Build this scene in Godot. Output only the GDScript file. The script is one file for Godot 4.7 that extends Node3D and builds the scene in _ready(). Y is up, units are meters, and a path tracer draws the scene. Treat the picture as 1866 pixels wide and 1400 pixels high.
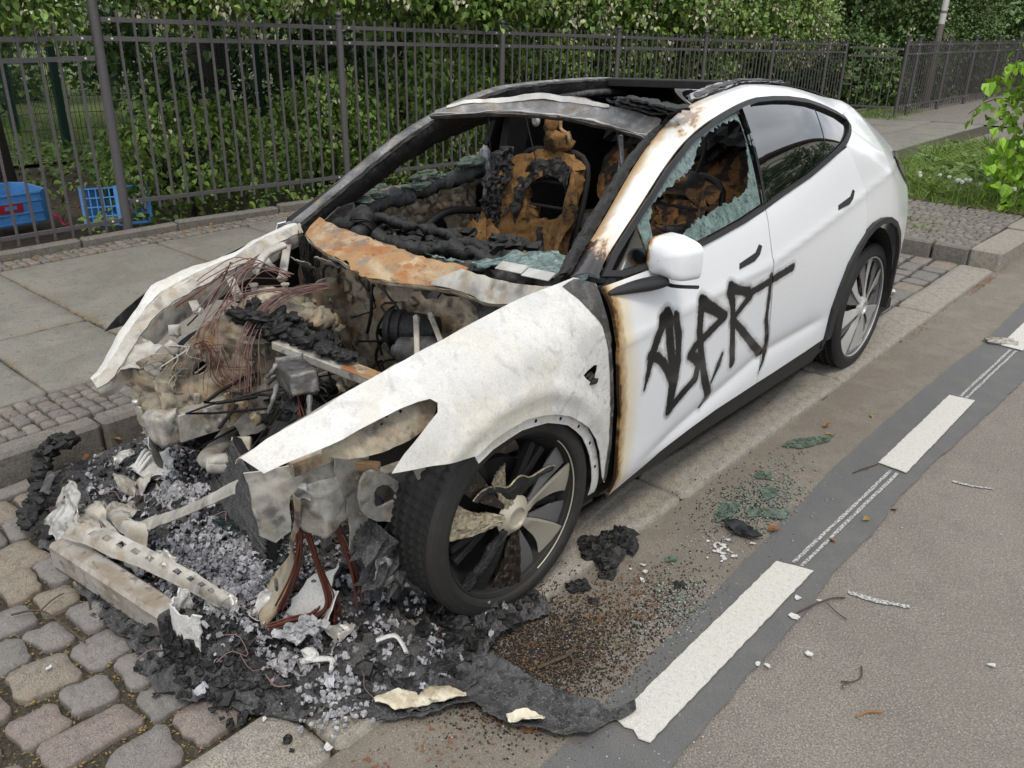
extends Node3D

var M := {}
var used := {}
var tex_seed := 11
const FQ := 1.7   # noise frequencies are written for textures of twice the size
var rng := RandomNumberGenerator.new()

# ---------------------------------------------------------------- bookkeeping
func numbered(called: String) -> String:
	if not used.has(called):
		used[called] = 0
		return called
	used[called] += 1
	return "%s_%03d" % [called, used[called]]

func meta(o: Node, label := "", category := "", group := "", kind := "") -> Node:
	if label != "": o.set_meta("label", label)
	if category != "": o.set_meta("category", category)
	if group != "": o.set_meta("group", group)
	if kind != "": o.set_meta("kind", kind)
	return o

func thing(called: String, label: String, category: String, at := Vector3.ZERO, group := "") -> Node3D:
	var o := Node3D.new()
	o.name = numbered(called)
	o.position = at
	add_child(o)
	meta(o, label, category, group)
	return o

func struct(called: String) -> Node3D:
	var o := Node3D.new()
	o.name = numbered(called)
	add_child(o)
	o.set_meta("kind", "structure")
	return o

func nst() -> SurfaceTool:
	var st := SurfaceTool.new()
	st.begin(Mesh.PRIMITIVE_TRIANGLES)
	return st

func obj(called: String, st, mat: Material, parent: Node = null, kind := "") -> MeshInstance3D:
	var o := MeshInstance3D.new()
	o.mesh = st.commit() if st is SurfaceTool else st
	o.material_override = mat
	if parent == null:
		o.name = numbered(called)
		add_child(o)
	else:
		o.name = called
		parent.add_child(o, true)
	if kind != "": o.set_meta("kind", kind)
	return o

func loose(called: String, st, mat: Material, label: String, category: String, group := "") -> MeshInstance3D:
	var o := obj(called, st, mat)
	meta(o, label, category, group)
	return o

func place(o: Node3D, at: Vector3) -> Node3D:
	# a mesh built in world space gets its origin at its base
	o.position = at
	return o

# ---------------------------------------------------------------- mesh helpers
func tri(st: SurfaceTool, a: Vector3, b: Vector3, c: Vector3, na: Vector3, nb: Vector3, nc: Vector3, ua := Vector2.ZERO, ub := Vector2.ZERO, uc := Vector2.ZERO) -> void:
	if (b - a).cross(c - a).dot(na + nb + nc) > 0.0:
		var t := b; b = c; c = t
		t = nb; nb = nc; nc = t
		var u := ub; ub = uc; uc = u
	st.set_normal(na); st.set_uv(ua); st.add_vertex(a)
	st.set_normal(nb); st.set_uv(ub); st.add_vertex(b)
	st.set_normal(nc); st.set_uv(uc); st.add_vertex(c)

func ftri(st: SurfaceTool, a: Vector3, b: Vector3, c: Vector3, out: Vector3) -> void:
	var n := (b - a).cross(c - a).normalized()
	if n.dot(out) < 0.0: n = -n
	tri(st, a, b, c, n, n, n)

func fquad(st: SurfaceTool, a: Vector3, b: Vector3, c: Vector3, d: Vector3, out: Vector3) -> void:
	ftri(st, a, b, c, out)
	ftri(st, a, c, d, out)

# a box with chamfered edges; size is full size, bs its axes
func bx(st: SurfaceTool, c: Vector3, size: Vector3, bs := Basis.IDENTITY, bev := 0.006, taper := 1.0) -> void:
	var h := size * 0.5
	bev = minf(bev, minf(h.x, minf(h.y, h.z)) * 0.8)
	var P := func(s: Vector3, ax: int) -> Vector3:
		var q := Vector3(s.x * (h.x - bev), s.y * (h.y - bev), s.z * (h.z - bev))
		q[ax] = s[ax] * h[ax]
		if s.y > 0.0:
			q.x *= taper; q.z *= taper
		return c + bs * q
	for ax in 3:
		var a1 := (ax + 1) % 3
		var a2 := (ax + 2) % 3
		for s in [-1.0, 1.0]:
			var k: Array = []
			for q in [[-1.0, -1.0], [1.0, -1.0], [1.0, 1.0], [-1.0, 1.0]]:
				var w := Vector3.ZERO
				w[ax] = s; w[a1] = q[0]; w[a2] = q[1]
				k.append(P.call(w, ax))
			var o := Vector3.ZERO
			o[ax] = s
			fquad(st, k[0], k[1], k[2], k[3], bs * o)
	for ax in 3:
		var a1 := (ax + 1) % 3
		var a2 := (ax + 2) % 3
		for s1 in [-1.0, 1.0]:
			for s2 in [-1.0, 1.0]:
				var w0 := Vector3.ZERO
				var w1 := Vector3.ZERO
				w0[ax] = -1.0; w1[ax] = 1.0
				w0[a1] = s1; w1[a1] = s1
				w0[a2] = s2; w1[a2] = s2
				var o := Vector3.ZERO
				o[a1] = s1; o[a2] = s2
				fquad(st, P.call(w0, a1), P.call(w1, a1), P.call(w1, a2), P.call(w0, a2), bs * o)
	for sx in [-1.0, 1.0]:
		for sy in [-1.0, 1.0]:
			for sz in [-1.0, 1.0]:
				var w := Vector3(sx, sy, sz)
				ftri(st, P.call(w, 0), P.call(w, 1), P.call(w, 2), bs * w)

# box beam between two points: w across (horizontal), h upright
func beam(st: SurfaceTool, a: Vector3, b: Vector3, w: float, h: float, up := Vector3.UP, bev := 0.004) -> void:
	var d := (b - a)
	var L := d.length()
	d /= L
	var sx := up.cross(d).normalized()
	if sx.length() < 0.5: sx = Vector3.RIGHT
	var sy := d.cross(sx).normalized()
	bx(st, (a + b) * 0.5, Vector3(w, h, L), Basis(sx, sy, d), bev)

func tube(st: SurfaceTool, pts, r, sides := 8, flat := 1.0) -> void:
	var n: int = pts.size()
	var prev := Vector3.ZERO
	var rings: Array = []
	var norms: Array = []
	for i in n:
		var d: Vector3 = (pts[mini(i + 1, n - 1)] - pts[maxi(i - 1, 0)]).normalized()
		if prev == Vector3.ZERO:
			prev = d.cross(Vector3.UP if absf(d.y) < 0.9 else Vector3.RIGHT).normalized()
		prev = (prev - d * prev.dot(d)).normalized()
		var q := d.cross(prev)
		var ring := PackedVector3Array()
		var nr := PackedVector3Array()
		var rr: float = r[i] if r is Array else r
		for k in sides:
			var a := TAU * k / sides
			var o := prev * cos(a) + q * sin(a) * flat
			ring.append(pts[i] + o * rr)
			nr.append((prev * cos(a) * flat + q * sin(a)).normalized())
		rings.append(ring)
		norms.append(nr)
	for i in n - 1:
		for k in sides:
			var k2 := (k + 1) % sides
			tri(st, rings[i][k], rings[i + 1][k], rings[i + 1][k2], norms[i][k], norms[i + 1][k], norms[i + 1][k2])
			tri(st, rings[i][k], rings[i + 1][k2], rings[i][k2], norms[i][k], norms[i + 1][k2], norms[i][k2])
	for e in [0, n - 1]:
		var o: Vector3 = pts[0] - pts[1] if e == 0 else pts[n - 1] - pts[n - 2]
		for k in sides:
			ftri(st, pts[e], rings[e][k], rings[e][(k + 1) % sides], o)

# body of revolution about the local x axis: prof = [(x, r)...]
func lathe(st: SurfaceTool, at: Vector3, bs: Basis, prof: Array, sides: int, rmod = null) -> void:
	var n := prof.size()
	var pos: Array = []
	for i in n:
		var ring := PackedVector3Array()
		for k in sides:
			var a := TAU * k / sides
			var rr: float = prof[i].y
			var xx: float = prof[i].x
			if rmod != null:
				rr += rmod.call(i, k)
			ring.append(at + bs * Vector3(xx, rr * cos(a), rr * sin(a)))
		pos.append(ring)
	for i in n - 1:
		var t: Vector2 = (prof[i + 1] - prof[i]).normalized()
		var n2 := Vector2(-t.y, t.x)
		for k in sides:
			var k2 := (k + 1) % sides
			var a0 := TAU * k / sides
			var a1 := TAU * (k + 1) / sides
			var nA := bs * Vector3(n2.x, n2.y * cos(a0), n2.y * sin(a0))
			var nB := bs * Vector3(n2.x, n2.y * cos(a1), n2.y * sin(a1))
			tri(st, pos[i][k], pos[i + 1][k], pos[i + 1][k2], nA, nA, nB)
			tri(st, pos[i][k], pos[i + 1][k2], pos[i][k2], nA, nB, nB)

# polygon region (poly minus holes) of a parameter plane, cut on a grid, mapped by f, with thickness th behind it
func sheet(st: SurfaceTool, poly: PackedVector2Array, holes: Array, f: Callable, cell: float, th: float, uv0 := Vector2.ZERO, uvs := Vector2.ONE, flip := false) -> void:
	var r := Rect2(poly[0], Vector2.ZERO)
	for q in poly: r = r.expand(q)
	var nx := int(ceil(r.size.x / cell))
	var ny := int(ceil(r.size.y / cell))
	var cs := Vector2(r.size.x / nx, r.size.y / ny)
	var e := cell * 0.2
	var cache := {}
	var look := func(q: Vector2) -> Array:
		var key := Vector2i(roundi(q.x * 20000.0), roundi(q.y * 20000.0))
		if cache.has(key): return cache[key]
		var p: Vector3 = f.call(q)
		var pu: Vector3 = f.call(q + Vector2(e, 0)) - f.call(q - Vector2(e, 0))
		var pv: Vector3 = f.call(q + Vector2(0, e)) - f.call(q - Vector2(0, e))
		var n := pu.cross(pv).normalized()
		if flip: n = -n
		var res := [p, n]
		cache[key] = res
		return res
	var emit := func(a: Vector2, b: Vector2, c: Vector2) -> void:
		var A: Array = look.call(a)
		var B: Array = look.call(b)
		var C: Array = look.call(c)
		var ua := (a - uv0) * uvs
		var ub := (b - uv0) * uvs
		var uc := (c - uv0) * uvs
		tri(st, A[0], B[0], C[0], A[1], B[1], C[1], ua, ub, uc)
		if th > 0.0:
			tri(st, A[0] - A[1] * th, B[0] - B[1] * th, C[0] - C[1] * th, -A[1], -B[1], -C[1], ua, ub, uc)
	var stack: Array = []
	for iy in ny:
		for ix in nx:
			stack.append(Rect2(r.position + Vector2(ix, iy) * cs, cs))
	while stack.size() > 0:
		var c: Rect2 = stack.pop_back()
		var cp := PackedVector2Array([c.position, c.position + Vector2(c.size.x, 0), c.end, c.position + Vector2(0, c.size.y)])
		var pieces := Geometry2D.intersect_polygons(cp, poly)
		var bad := false
		for hp in holes:
			var nxt: Array[PackedVector2Array] = []
			for q in pieces:
				for w in Geometry2D.clip_polygons(q, hp):
					if Geometry2D.is_polygon_clockwise(w) != Geometry2D.is_polygon_clockwise(q): bad = true
					nxt.append(w)
			pieces = nxt
		if bad and c.size.x > 0.001:
			for k in 4:
				stack.append(Rect2(c.position + Vector2(k % 2, k / 2) * c.size * 0.5, c.size * 0.5))
			continue
		for q in pieces:
			if q.size() == 4 and absf((q[2] - q[0]).x) > c.size.x * 0.98 and absf((q[2] - q[0]).y) > c.size.y * 0.98:
				emit.call(q[0], q[1], q[2])
				emit.call(q[0], q[2], q[3])
			else:
				var t := Geometry2D.triangulate_polygon(q)
				for k in range(0, t.size(), 3):
					emit.call(q[t[k]], q[t[k + 1]], q[t[k + 2]])
	if th > 0.0:
		var rims: Array = [poly]
		rims.append_array(holes)
		for ri in rims.size():
			var pg: PackedVector2Array = rims[ri]
			for i in pg.size():
				var a: Vector2 = pg[i]
				var b: Vector2 = pg[(i + 1) % pg.size()]
				var m := maxi(1, int(ceil(a.distance_to(b) / cell)))
				for k in m:
					var p: Vector2 = a.lerp(b, float(k) / m)
					var q: Vector2 = a.lerp(b, float(k + 1) / m)
					if p.distance_to(q) < 1e-5: continue
					var A: Array = look.call(p)
					var B: Array = look.call(q)
					var mid: Vector2 = (p + q) * 0.5
					var d2 := (q - p).orthogonal().normalized()
					var inside := Geometry2D.is_point_in_polygon(mid + d2 * 0.0006, poly)
					if ri > 0: inside = not Geometry2D.is_point_in_polygon(mid + d2 * 0.0006, pg)
					if inside: d2 = -d2
					var oo: Vector3 = (f.call(mid + d2 * e) - f.call(mid - d2 * e)).normalized()
					var up := (p - uv0) * uvs
					var uq := (q - uv0) * uvs
					tri(st, A[0], B[0], B[0] - B[1] * th, oo, oo, oo, up, uq, uq)
					tri(st, A[0], B[0] - B[1] * th, A[0] - A[1] * th, oo, oo, oo, up, uq, up)

func poly(a: Array) -> PackedVector2Array:
	var o := PackedVector2Array()
	for i in range(0, a.size(), 2): o.append(Vector2(a[i], a[i + 1]))
	return o

func smooth_poly(p: PackedVector2Array, n := 1) -> PackedVector2Array:
	for k in n:
		var o := PackedVector2Array()
		for i in p.size():
			var a: Vector2 = p[i]
			var b: Vector2 = p[(i + 1) % p.size()]
			o.append(a.lerp(b, 0.25)); o.append(a.lerp(b, 0.75))
		p = o
	return p

# roughens an outline: points every step, pushed by noise
func ragged(p: PackedVector2Array, step: float, amp: float, sd: int) -> PackedVector2Array:
	var r := RandomNumberGenerator.new()
	r.seed = sd
	var o := PackedVector2Array()
	for i in p.size():
		var a: Vector2 = p[i]
		var b: Vector2 = p[(i + 1) % p.size()]
		var m := maxi(1, int(a.distance_to(b) / step))
		for k in m:
			o.append(a.lerp(b, float(k) / m) + Vector2(r.randf_range(-amp, amp), r.randf_range(-amp, amp)))
	return o

func ellipse(c: Vector2, rx: float, ry: float, n := 12, rot := 0.0) -> PackedVector2Array:
	var o := PackedVector2Array()
	for i in n:
		o.append(c + Vector2(rx * cos(TAU * i / n), ry * sin(TAU * i / n)).rotated(rot))
	return o

func cv(pts, t: float) -> Vector3:
	var n: int = pts.size()
	var x := clampf(t, 0.0, 1.0) * (n - 1)
	var i := mini(int(x), n - 2)
	var w := x - i
	return (pts[i] as Vector3).cubic_interpolate(pts[i + 1], pts[maxi(i - 1, 0)], pts[mini(i + 2, n - 1)], w)

func cvs(pts, n: int) -> Array:
	var o: Array = []
	for i in n: o.append(cv(pts, float(i) / (n - 1)))
	return o

var nz := FastNoiseLite.new()
func noise3(p: Vector3, fr: float, sd := 0) -> float:
	nz.seed = sd
	return nz.get_noise_3d(p.x * fr, p.y * fr, p.z * fr)

# a rough lump (charred chunk, stone): icosphere-like lat-long with noise, flat or smooth shaded
func lump(st: SurfaceTool, c: Vector3, rad: Vector3, sd: int, amp := 0.35, fr := 2.2, seg := 10, bs := Basis.IDENTITY, smooth := false) -> void:
	var t := nst()
	t.set_smooth_group(0 if smooth else -1)
	var rings := maxi(4, seg / 2 + 1)
	var g: Array = []
	for i in rings + 1:
		var row := PackedVector3Array()
		var th := PI * i / rings
		for k in seg:
			var ph := TAU * k / seg
			var d := Vector3(sin(th) * cos(ph), cos(th), sin(th) * sin(ph))
			var q := d * (1.0 + amp * 2.0 * noise3(d + Vector3(sd * 1.7, 0, 0), fr, 5))
			row.append(c + bs * (q * rad))
		g.append(row)
	for i in rings:
		for k in seg:
			var k2 := (k + 1) % seg
			var a: Vector3 = g[i][k]
			var b: Vector3 = g[i][k2]
			var cc: Vector3 = g[i + 1][k2]
			var d: Vector3 = g[i + 1][k]
			if i > 0:
				t.set_uv(Vector2.ZERO); t.add_vertex(a); t.add_vertex(cc); t.add_vertex(b)
			if i < rings - 1:
				t.set_uv(Vector2.ZERO); t.add_vertex(a); t.add_vertex(d); t.add_vertex(cc)
	# orientation: clockwise from outside
	t.generate_normals()
	st.append_from(t.commit(), 0, Transform3D.IDENTITY)

# a knobbly melted chunk
func clinker(st: SurfaceTool, c: Vector3, rad: Vector3, sd: int, bs := Basis.IDENTITY) -> void:
	lump(st, c, rad, sd, 0.42, 3.6, 14, bs, sd % 3 != 0)

# a box with dented, uneven faces
func rbox(st: SurfaceTool, c: Vector3, size: Vector3, bs: Basis, sd: int, amp := 0.006, n := 7, fr := 14.0) -> void:
	var t := nst()
	t.set_smooth_group(0)
	var h := size * 0.5
	var rad := minf(h.x, minf(h.y, h.z)) * 0.22
	for ax in 3:
		var a1 := (ax + 1) % 3
		var a2 := (ax + 2) % 3
		for s in [-1.0, 1.0]:
			var g: Array = []
			for i in n + 1:
				var row := PackedVector3Array()
				for j in n + 1:
					var q := Vector3.ZERO
					q[ax] = s * h[ax]
					q[a1] = h[a1] * (2.0 * i / n - 1.0)
					q[a2] = h[a2] * (2.0 * j / n - 1.0)
					var core := Vector3(clampf(q.x, -h.x + rad, h.x - rad), clampf(q.y, -h.y + rad, h.y - rad), clampf(q.z, -h.z + rad, h.z - rad))
					if q != core: q = core + (q - core).normalized() * rad
					var o := Vector3(noise3(q + Vector3(sd, 0, 0), fr, 11), noise3(q + Vector3(0, sd, 0), fr, 12), noise3(q + Vector3(0, 0, sd), fr, 13)) * amp * 2.0
					row.append(c + bs * (q + o))
				g.append(row)
			var out := Vector3.ZERO
			out[ax] = s
			for i in n:
				for j in n:
					gtri(t, g[i][j], g[i + 1][j], g[i + 1][j + 1], bs * out)
					gtri(t, g[i][j], g[i + 1][j + 1], g[i][j + 1], bs * out)
	t.generate_normals()
	st.append_from(t.commit(), 0, Transform3D.IDENTITY)

# ---------------------------------------------------------------- textures
func noise_bytes(kind: int, size: int, fr: float, oct: int) -> PackedByteArray:
	tex_seed += 1
	if kind == 3:
		var r := RandomNumberGenerator.new()
		r.seed = tex_seed
		var b := PackedByteArray()
		b.resize(size * size)
		for i in b.size(): b[i] = r.randi() & 255
		return b
	var n := FastNoiseLite.new()
	n.seed = tex_seed
	n.frequency = fr
	n.noise_type = FastNoiseLite.TYPE_SIMPLEX_SMOOTH
	n.fractal_octaves = oct
	if kind == 1:
		n.noise_type = FastNoiseLite.TYPE_CELLULAR
		n.cellular_return_type = FastNoiseLite.RETURN_DISTANCE2_SUB
		n.fractal_type = FastNoiseLite.FRACTAL_NONE
	if kind == 2:
		n.domain_warp_enabled = true
		n.domain_warp_amplitude = 0.35 / fr
		n.domain_warp_frequency = fr * 1.3
		n.domain_warp_fractal_octaves = 3
	if kind == 4:
		n.fractal_type = FastNoiseLite.FRACTAL_RIDGED
	var im := n.get_seamless_image(size, size, false, false, 0.12, true)
	im.convert(Image.FORMAT_L8)
	return im.get_data()

# layers: [kind, frequency, octaves, from, to, colour, strength, height]
func tex(size: int, base: Color, layers: Array, bump := 0.0) -> Array:
	var R := PackedFloat32Array(); var G := PackedFloat32Array(); var B := PackedFloat32Array(); var H := PackedFloat32Array()
	var nn := size * size
	R.resize(nn); G.resize(nn); B.resize(nn); H.resize(nn)
	R.fill(base.r); G.fill(base.g); B.fill(base.b); H.fill(0.5)
	for l in layers:
		var nb := noise_bytes(l[0], size, minf(l[1] * FQ, 0.45), l[2])
		var lut := PackedFloat32Array()
		lut.resize(256)
		for i in 256: lut[i] = smoothstep(l[3], l[4], i / 255.0) * l[6] if l[3] < l[4] else (1.0 - smoothstep(l[4], l[3], i / 255.0)) * l[6]
		var c: Color = l[5]
		var hh: float = l[7] if l.size() > 7 else 0.0
		var cr := c.r; var cg := c.g; var cb := c.b
		for i in nn:
			var a := lut[nb[i]]
			if a > 0.003:
				R[i] += (cr - R[i]) * a
				G[i] += (cg - G[i]) * a
				B[i] += (cb - B[i]) * a
				H[i] += hh * a
	var d := PackedByteArray()
	d.resize(nn * 3)
	for i in nn:
		d[i * 3] = int(clampf(R[i], 0.0, 1.0) * 255.0)
		d[i * 3 + 1] = int(clampf(G[i], 0.0, 1.0) * 255.0)
		d[i * 3 + 2] = int(clampf(B[i], 0.0, 1.0) * 255.0)
	var alb := ImageTexture.create_from_image(Image.create_from_data(size, size, false, Image.FORMAT_RGB8, d))
	var nrm: ImageTexture = null
	if bump > 0.0:
		var hb := PackedByteArray()
		hb.resize(nn * 4)
		for i in nn:
			var v := int(clampf(H[i], 0.0, 1.0) * 255.0)
			hb[i * 4] = v; hb[i * 4 + 1] = v; hb[i * 4 + 2] = v; hb[i * 4 + 3] = 255
		var im := Image.create_from_data(size, size, false, Image.FORMAT_RGBA8, hb)
		im.bump_map_to_normal_map(bump)
		nrm = ImageTexture.create_from_image(im)
	return [alb, nrm]

func plain(c: Color, rough := 0.6, metal := 0.0) -> StandardMaterial3D:
	var m := StandardMaterial3D.new()
	m.albedo_color = c
	m.roughness = rough
	m.metallic = metal
	return m

func surf(t: Array, per_metre: float, rough := 0.8, metal := 0.0, local := false) -> StandardMaterial3D:
	var m := StandardMaterial3D.new()
	m.albedo_texture = t[0]
	if t[1] != null:
		m.normal_enabled = true
		m.normal_texture = t[1]
	m.roughness = rough
	m.metallic = metal
	m.uv1_triplanar = true
	m.uv1_world_triplanar = not local
	m.uv1_scale = Vector3.ONE * per_metre
	return m

func tint(m: StandardMaterial3D, c: Color) -> StandardMaterial3D:
	var k: StandardMaterial3D = m.duplicate()
	k.albedo_color = c
	return k

# ---------------------------------------------------------------- camera, sky, sun, exposure
func _ready() -> void:
	rng.seed = 4711
	nz.noise_type = FastNoiseLite.TYPE_SIMPLEX_SMOOTH
	nz.frequency = 1.0
	nz.fractal_octaves = 3
	var cam := Camera3D.new()
	cam.name = "camera"
	cam.basis = Basis(Vector3.UP, 0.7135) * Basis(Vector3.RIGHT, -0.4147) * Basis(Vector3.BACK, 0.0209)
	cam.position = Vector3(2.4059, 1.8414, 1.7891)
	cam.fov = 47.96
	cam.near = 0.05
	cam.far = 400.0
	add_child(cam)
	cam.current = true

	var we := WorldEnvironment.new()
	we.name = "world_environment"
	var env := Environment.new()
	env.background_mode = Environment.BG_SKY
	env.tonemap_mode = Environment.TONE_MAPPER_LINEAR
	env.tonemap_exposure = 1.42
	env.sdfgi_enabled = true
	env.ssao_enabled = true
	env.ssil_enabled = true
	var sky := Sky.new()
	sky.sky_material = make_sky()
	env.sky = sky
	we.environment = env
	add_child(we)

	var sun := DirectionalLight3D.new()
	sun.name = "sun"
	sun.light_energy = 0.45
	sun.light_angular_distance = 14.0
	sun.light_color = Color(1.0, 0.96, 0.9)
	sun.shadow_enabled = true
	sun.look_at_from_position(Vector3(3.5, 9.0, 3.0), Vector3.ZERO)
	add_child(sun)

	make_materials()
	build_ground()
	build_paving()
	build_fences()
	build_garden()
	build_street_side()
	build_car()
	build_wreckage()
	build_litter()

# a bright overcast: white cloud deck with grey-blue bellies, air and clouds only
func make_sky() -> Material:
	var w := 512
	var h := 256
	var a := FastNoiseLite.new()
	a.seed = 3
	a.frequency = 1.0
	a.fractal_octaves = 5
	a.noise_type = FastNoiseLite.TYPE_SIMPLEX_SMOOTH
	var im := Image.create(w, h, false, Image.FORMAT_RGBF)
	for y in h:
		var el := PI * (0.5 - (y + 0.5) / h)
		for x in w:
			var az := TAU * (x + 0.5) / w
			var d := Vector3(cos(el) * cos(az), sin(el), cos(el) * sin(az))
			var c := Color(0.30, 0.29, 0.27)
			if el > 0.0:
				var q := d / (d.y + 0.22)
				var n := a.get_noise_3d(q.x * 0.9, 0.0, q.z * 0.9) * 0.5 + 0.5
				var m := a.get_noise_3d(q.x * 2.3 + 40.0, 5.0, q.z * 2.3) * 0.5 + 0.5
				var t := smoothstep(0.34, 0.66, n * 0.7 + m * 0.3)
				c = Color(0.62, 0.68, 0.77).lerp(Color(1.22, 1.23, 1.24), t)
			im.set_pixel(x, y, c)
	var p := PanoramaSkyMaterial.new()
	p.panorama = ImageTexture.create_from_image(im)
	p.energy_multiplier = 1.0
	return p

# ---------------------------------------------------------------- materials
func make_materials() -> void:
	var K := Color(0.05, 0.05, 0.055)
	# road and stone
	M.asphalt = surf(tex(512, Color(0.435, 0.415, 0.39), [[0, 0.003, 5, 0.3, 0.8, Color(0.475, 0.45, 0.42), 0.7, 0.0], [0, 0.008, 5, 0.5, 0.85, Color(0.40, 0.385, 0.37), 0.6, 0.0], [0, 0.25, 3, 0.5, 0.72, Color(0.36, 0.335, 0.315), 0.75, -0.22], [0, 0.34, 2, 0.62, 0.8, Color(0.64, 0.605, 0.565), 0.7, 0.25], [1, 0.07, 1, 0.06, 0.0, Color(0.33, 0.31, 0.30), 0.35, -0.2], [3, 0, 1, 0.985, 1.0, Color(0.72, 0.70, 0.66), 0.55, 0.1]], 3.0), 0.62, 0.9)
	M.asphalt_dirty = surf(tex(512, Color(0.425, 0.40, 0.365), [[0, 0.004, 5, 0.35, 0.8, Color(0.475, 0.45, 0.41), 0.7, 0.0], [0, 0.012, 5, 0.45, 0.85, Color(0.40, 0.37, 0.335), 0.6, -0.05], [4, 0.01, 4, 0.72, 0.95, Color(0.36, 0.335, 0.30), 0.5, -0.1], [0, 0.18, 3, 0.5, 0.75, Color(0.36, 0.335, 0.30), 0.6, -0.18], [0, 0.3, 2, 0.65, 0.85, Color(0.58, 0.55, 0.50), 0.6, 0.2], [3, 0, 1, 0.97, 1.0, Color(0.70, 0.68, 0.63), 0.6, 0.1]], 2.5), 0.8, 0.92)
	M.bitumen = surf(tex(512, Color(0.36, 0.36, 0.36), [[0, 0.004, 5, 0.35, 0.9, Color(0.395, 0.392, 0.385), 0.8, 0.0], [4, 0.012, 4, 0.8, 0.98, Color(0.44, 0.435, 0.42), 0.35, 0.0], [3, 0, 1, 0.90, 1.0, Color(0.29, 0.29, 0.29), 0.5, -0.1], [0, 0.3, 2, 0.45, 0.75, Color(0.24, 0.24, 0.245), 0.7, -0.15], [3, 0, 1, 0.96, 1.0, Color(0.5, 0.5, 0.49), 0.5, 0.1]], 2.0), 1.2, 0.75)
	M.road_paint = surf(tex(512, Color(0.86, 0.855, 0.83), [[0, 0.03, 4, 0.55, 0.8, Color(0.74, 0.73, 0.70), 0.7, -0.05], [0, 0.22, 3, 0.66, 0.78, Color(0.42, 0.41, 0.39), 0.8, -0.2], [1, 0.06, 1, 0.0, 0.05, Color(0.6, 0.59, 0.57), 0.5, -0.1], [3, 0, 1, 0.95, 1.0, Color(0.5, 0.49, 0.47), 0.6, -0.1]], 2.0), 1.9, 0.7)
	M.paint_trace = surf(tex(256, Color(0.70, 0.70, 0.69), [[0, 0.08, 4, 0.4, 0.6, Color(0.38, 0.38, 0.38), 0.9, -0.1], [3, 0, 1, 0.7, 1.0, Color(0.42, 0.42, 0.42), 0.7, 0.0]], 1.0), 2.2, 0.8)
	M.soil = surf(tex(256, Color(0.27, 0.225, 0.18), [[0, 0.02, 5, 0.4, 0.7, Color(0.19, 0.155, 0.125), 0.8, -0.2], [0, 0.12, 4, 0.55, 0.75, Color(0.36, 0.30, 0.23), 0.8, 0.25], [3, 0, 1, 0.93, 1.0, Color(0.50, 0.42, 0.30), 0.7, 0.1]], 4.0), 1.1, 0.95)
	M.joint = surf(tex(256, Color(0.20, 0.185, 0.16), [[0, 0.05, 5, 0.4, 0.7, Color(0.14, 0.13, 0.115), 0.8, -0.2], [0, 0.15, 3, 0.6, 0.8, Color(0.36, 0.30, 0.18), 0.7, 0.25], [0, 0.06, 3, 0.62, 0.8, Color(0.26, 0.27, 0.14), 0.6, 0.1], [3, 0, 1, 0.94, 1.0, Color(0.58, 0.47, 0.27), 0.8, 0.1]], 4.0), 1.6, 0.95)
	var granite := func(base: Color, spot: Color, s: float) -> StandardMaterial3D:
		return surf(tex(256, base, [[0, 0.008, 4, 0.35, 0.7, base.lerp(spot, 0.35), 0.8, 0.0], [0, 0.03, 5, 0.5, 0.78, base.darkened(0.2), 0.7, -0.1], [0, 0.2, 3, 0.52, 0.75, base.darkened(0.32), 0.7, -0.2], [0, 0.26, 2, 0.6, 0.8, base.lightened(0.28), 0.75, 0.2], [3, 0, 1, 0.9, 1.0, base.lightened(0.35), 0.45, 0.1], [3, 0, 1, 0.9, 1.0, base.darkened(0.5), 0.45, -0.1]], 2.5), s, 0.85)
	M.kerb = granite.call(Color(0.53, 0.51, 0.475), Color(0.60, 0.54, 0.45), 1.3)
	M.cobble = [granite.call(Color(0.43, 0.415, 0.405), Color(0.49, 0.44, 0.40), 1.9), granite.call(Color(0.455, 0.415, 0.395), Color(0.52, 0.45, 0.38), 1.7), granite.call(Color(0.41, 0.40, 0.39), Color(0.46, 0.45, 0.40), 2.1), granite.call(Color(0.47, 0.435, 0.39), Color(0.53, 0.46, 0.37), 1.6)]
	M.slab = surf(tex(512, Color(0.455, 0.445, 0.415), [[0, 0.003, 5, 0.35, 0.75, Color(0.40, 0.39, 0.36), 0.8, 0.0], [0, 0.008, 5, 0.5, 0.85, Color(0.49, 0.475, 0.44), 0.6, 0.0], [4, 0.006, 5, 0.74, 0.96, Color(0.33, 0.315, 0.29), 0.5, -0.05], [0, 0.03, 4, 0.7, 0.85, Color(0.36, 0.33, 0.27), 0.6, 0.0], [0, 0.2, 3, 0.52, 0.75, Color(0.33, 0.32, 0.30), 0.6, -0.2], [0, 0.26, 2, 0.6, 0.8, Color(0.56, 0.55, 0.52), 0.6, 0.2]], 2.5), 0.55, 0.85)
	M.mosaic = [granite.call(Color(0.41, 0.39, 0.37), Color(0.45, 0.42, 0.37), 2.4), granite.call(Color(0.46, 0.44, 0.41), Color(0.5, 0.45, 0.4), 2.0)]
	M.curb = granite.call(Color(0.41, 0.395, 0.37), Color(0.44, 0.41, 0.36), 1.2)
	M.mosaic_far = surf(tex(256, Color(0.45, 0.43, 0.40), [[1, 0.05, 1, 0.10, 0.0, Color(0.24, 0.22, 0.2), 0.9, -0.4], [0, 0.02, 4, 0.4, 0.7, Color(0.38, 0.36, 0.34), 0.7, 0.0], [0, 0.2, 3, 0.5, 0.8, Color(0.54, 0.52, 0.49), 0.5, 0.1]], 3.0), 0.75, 0.9)
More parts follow.
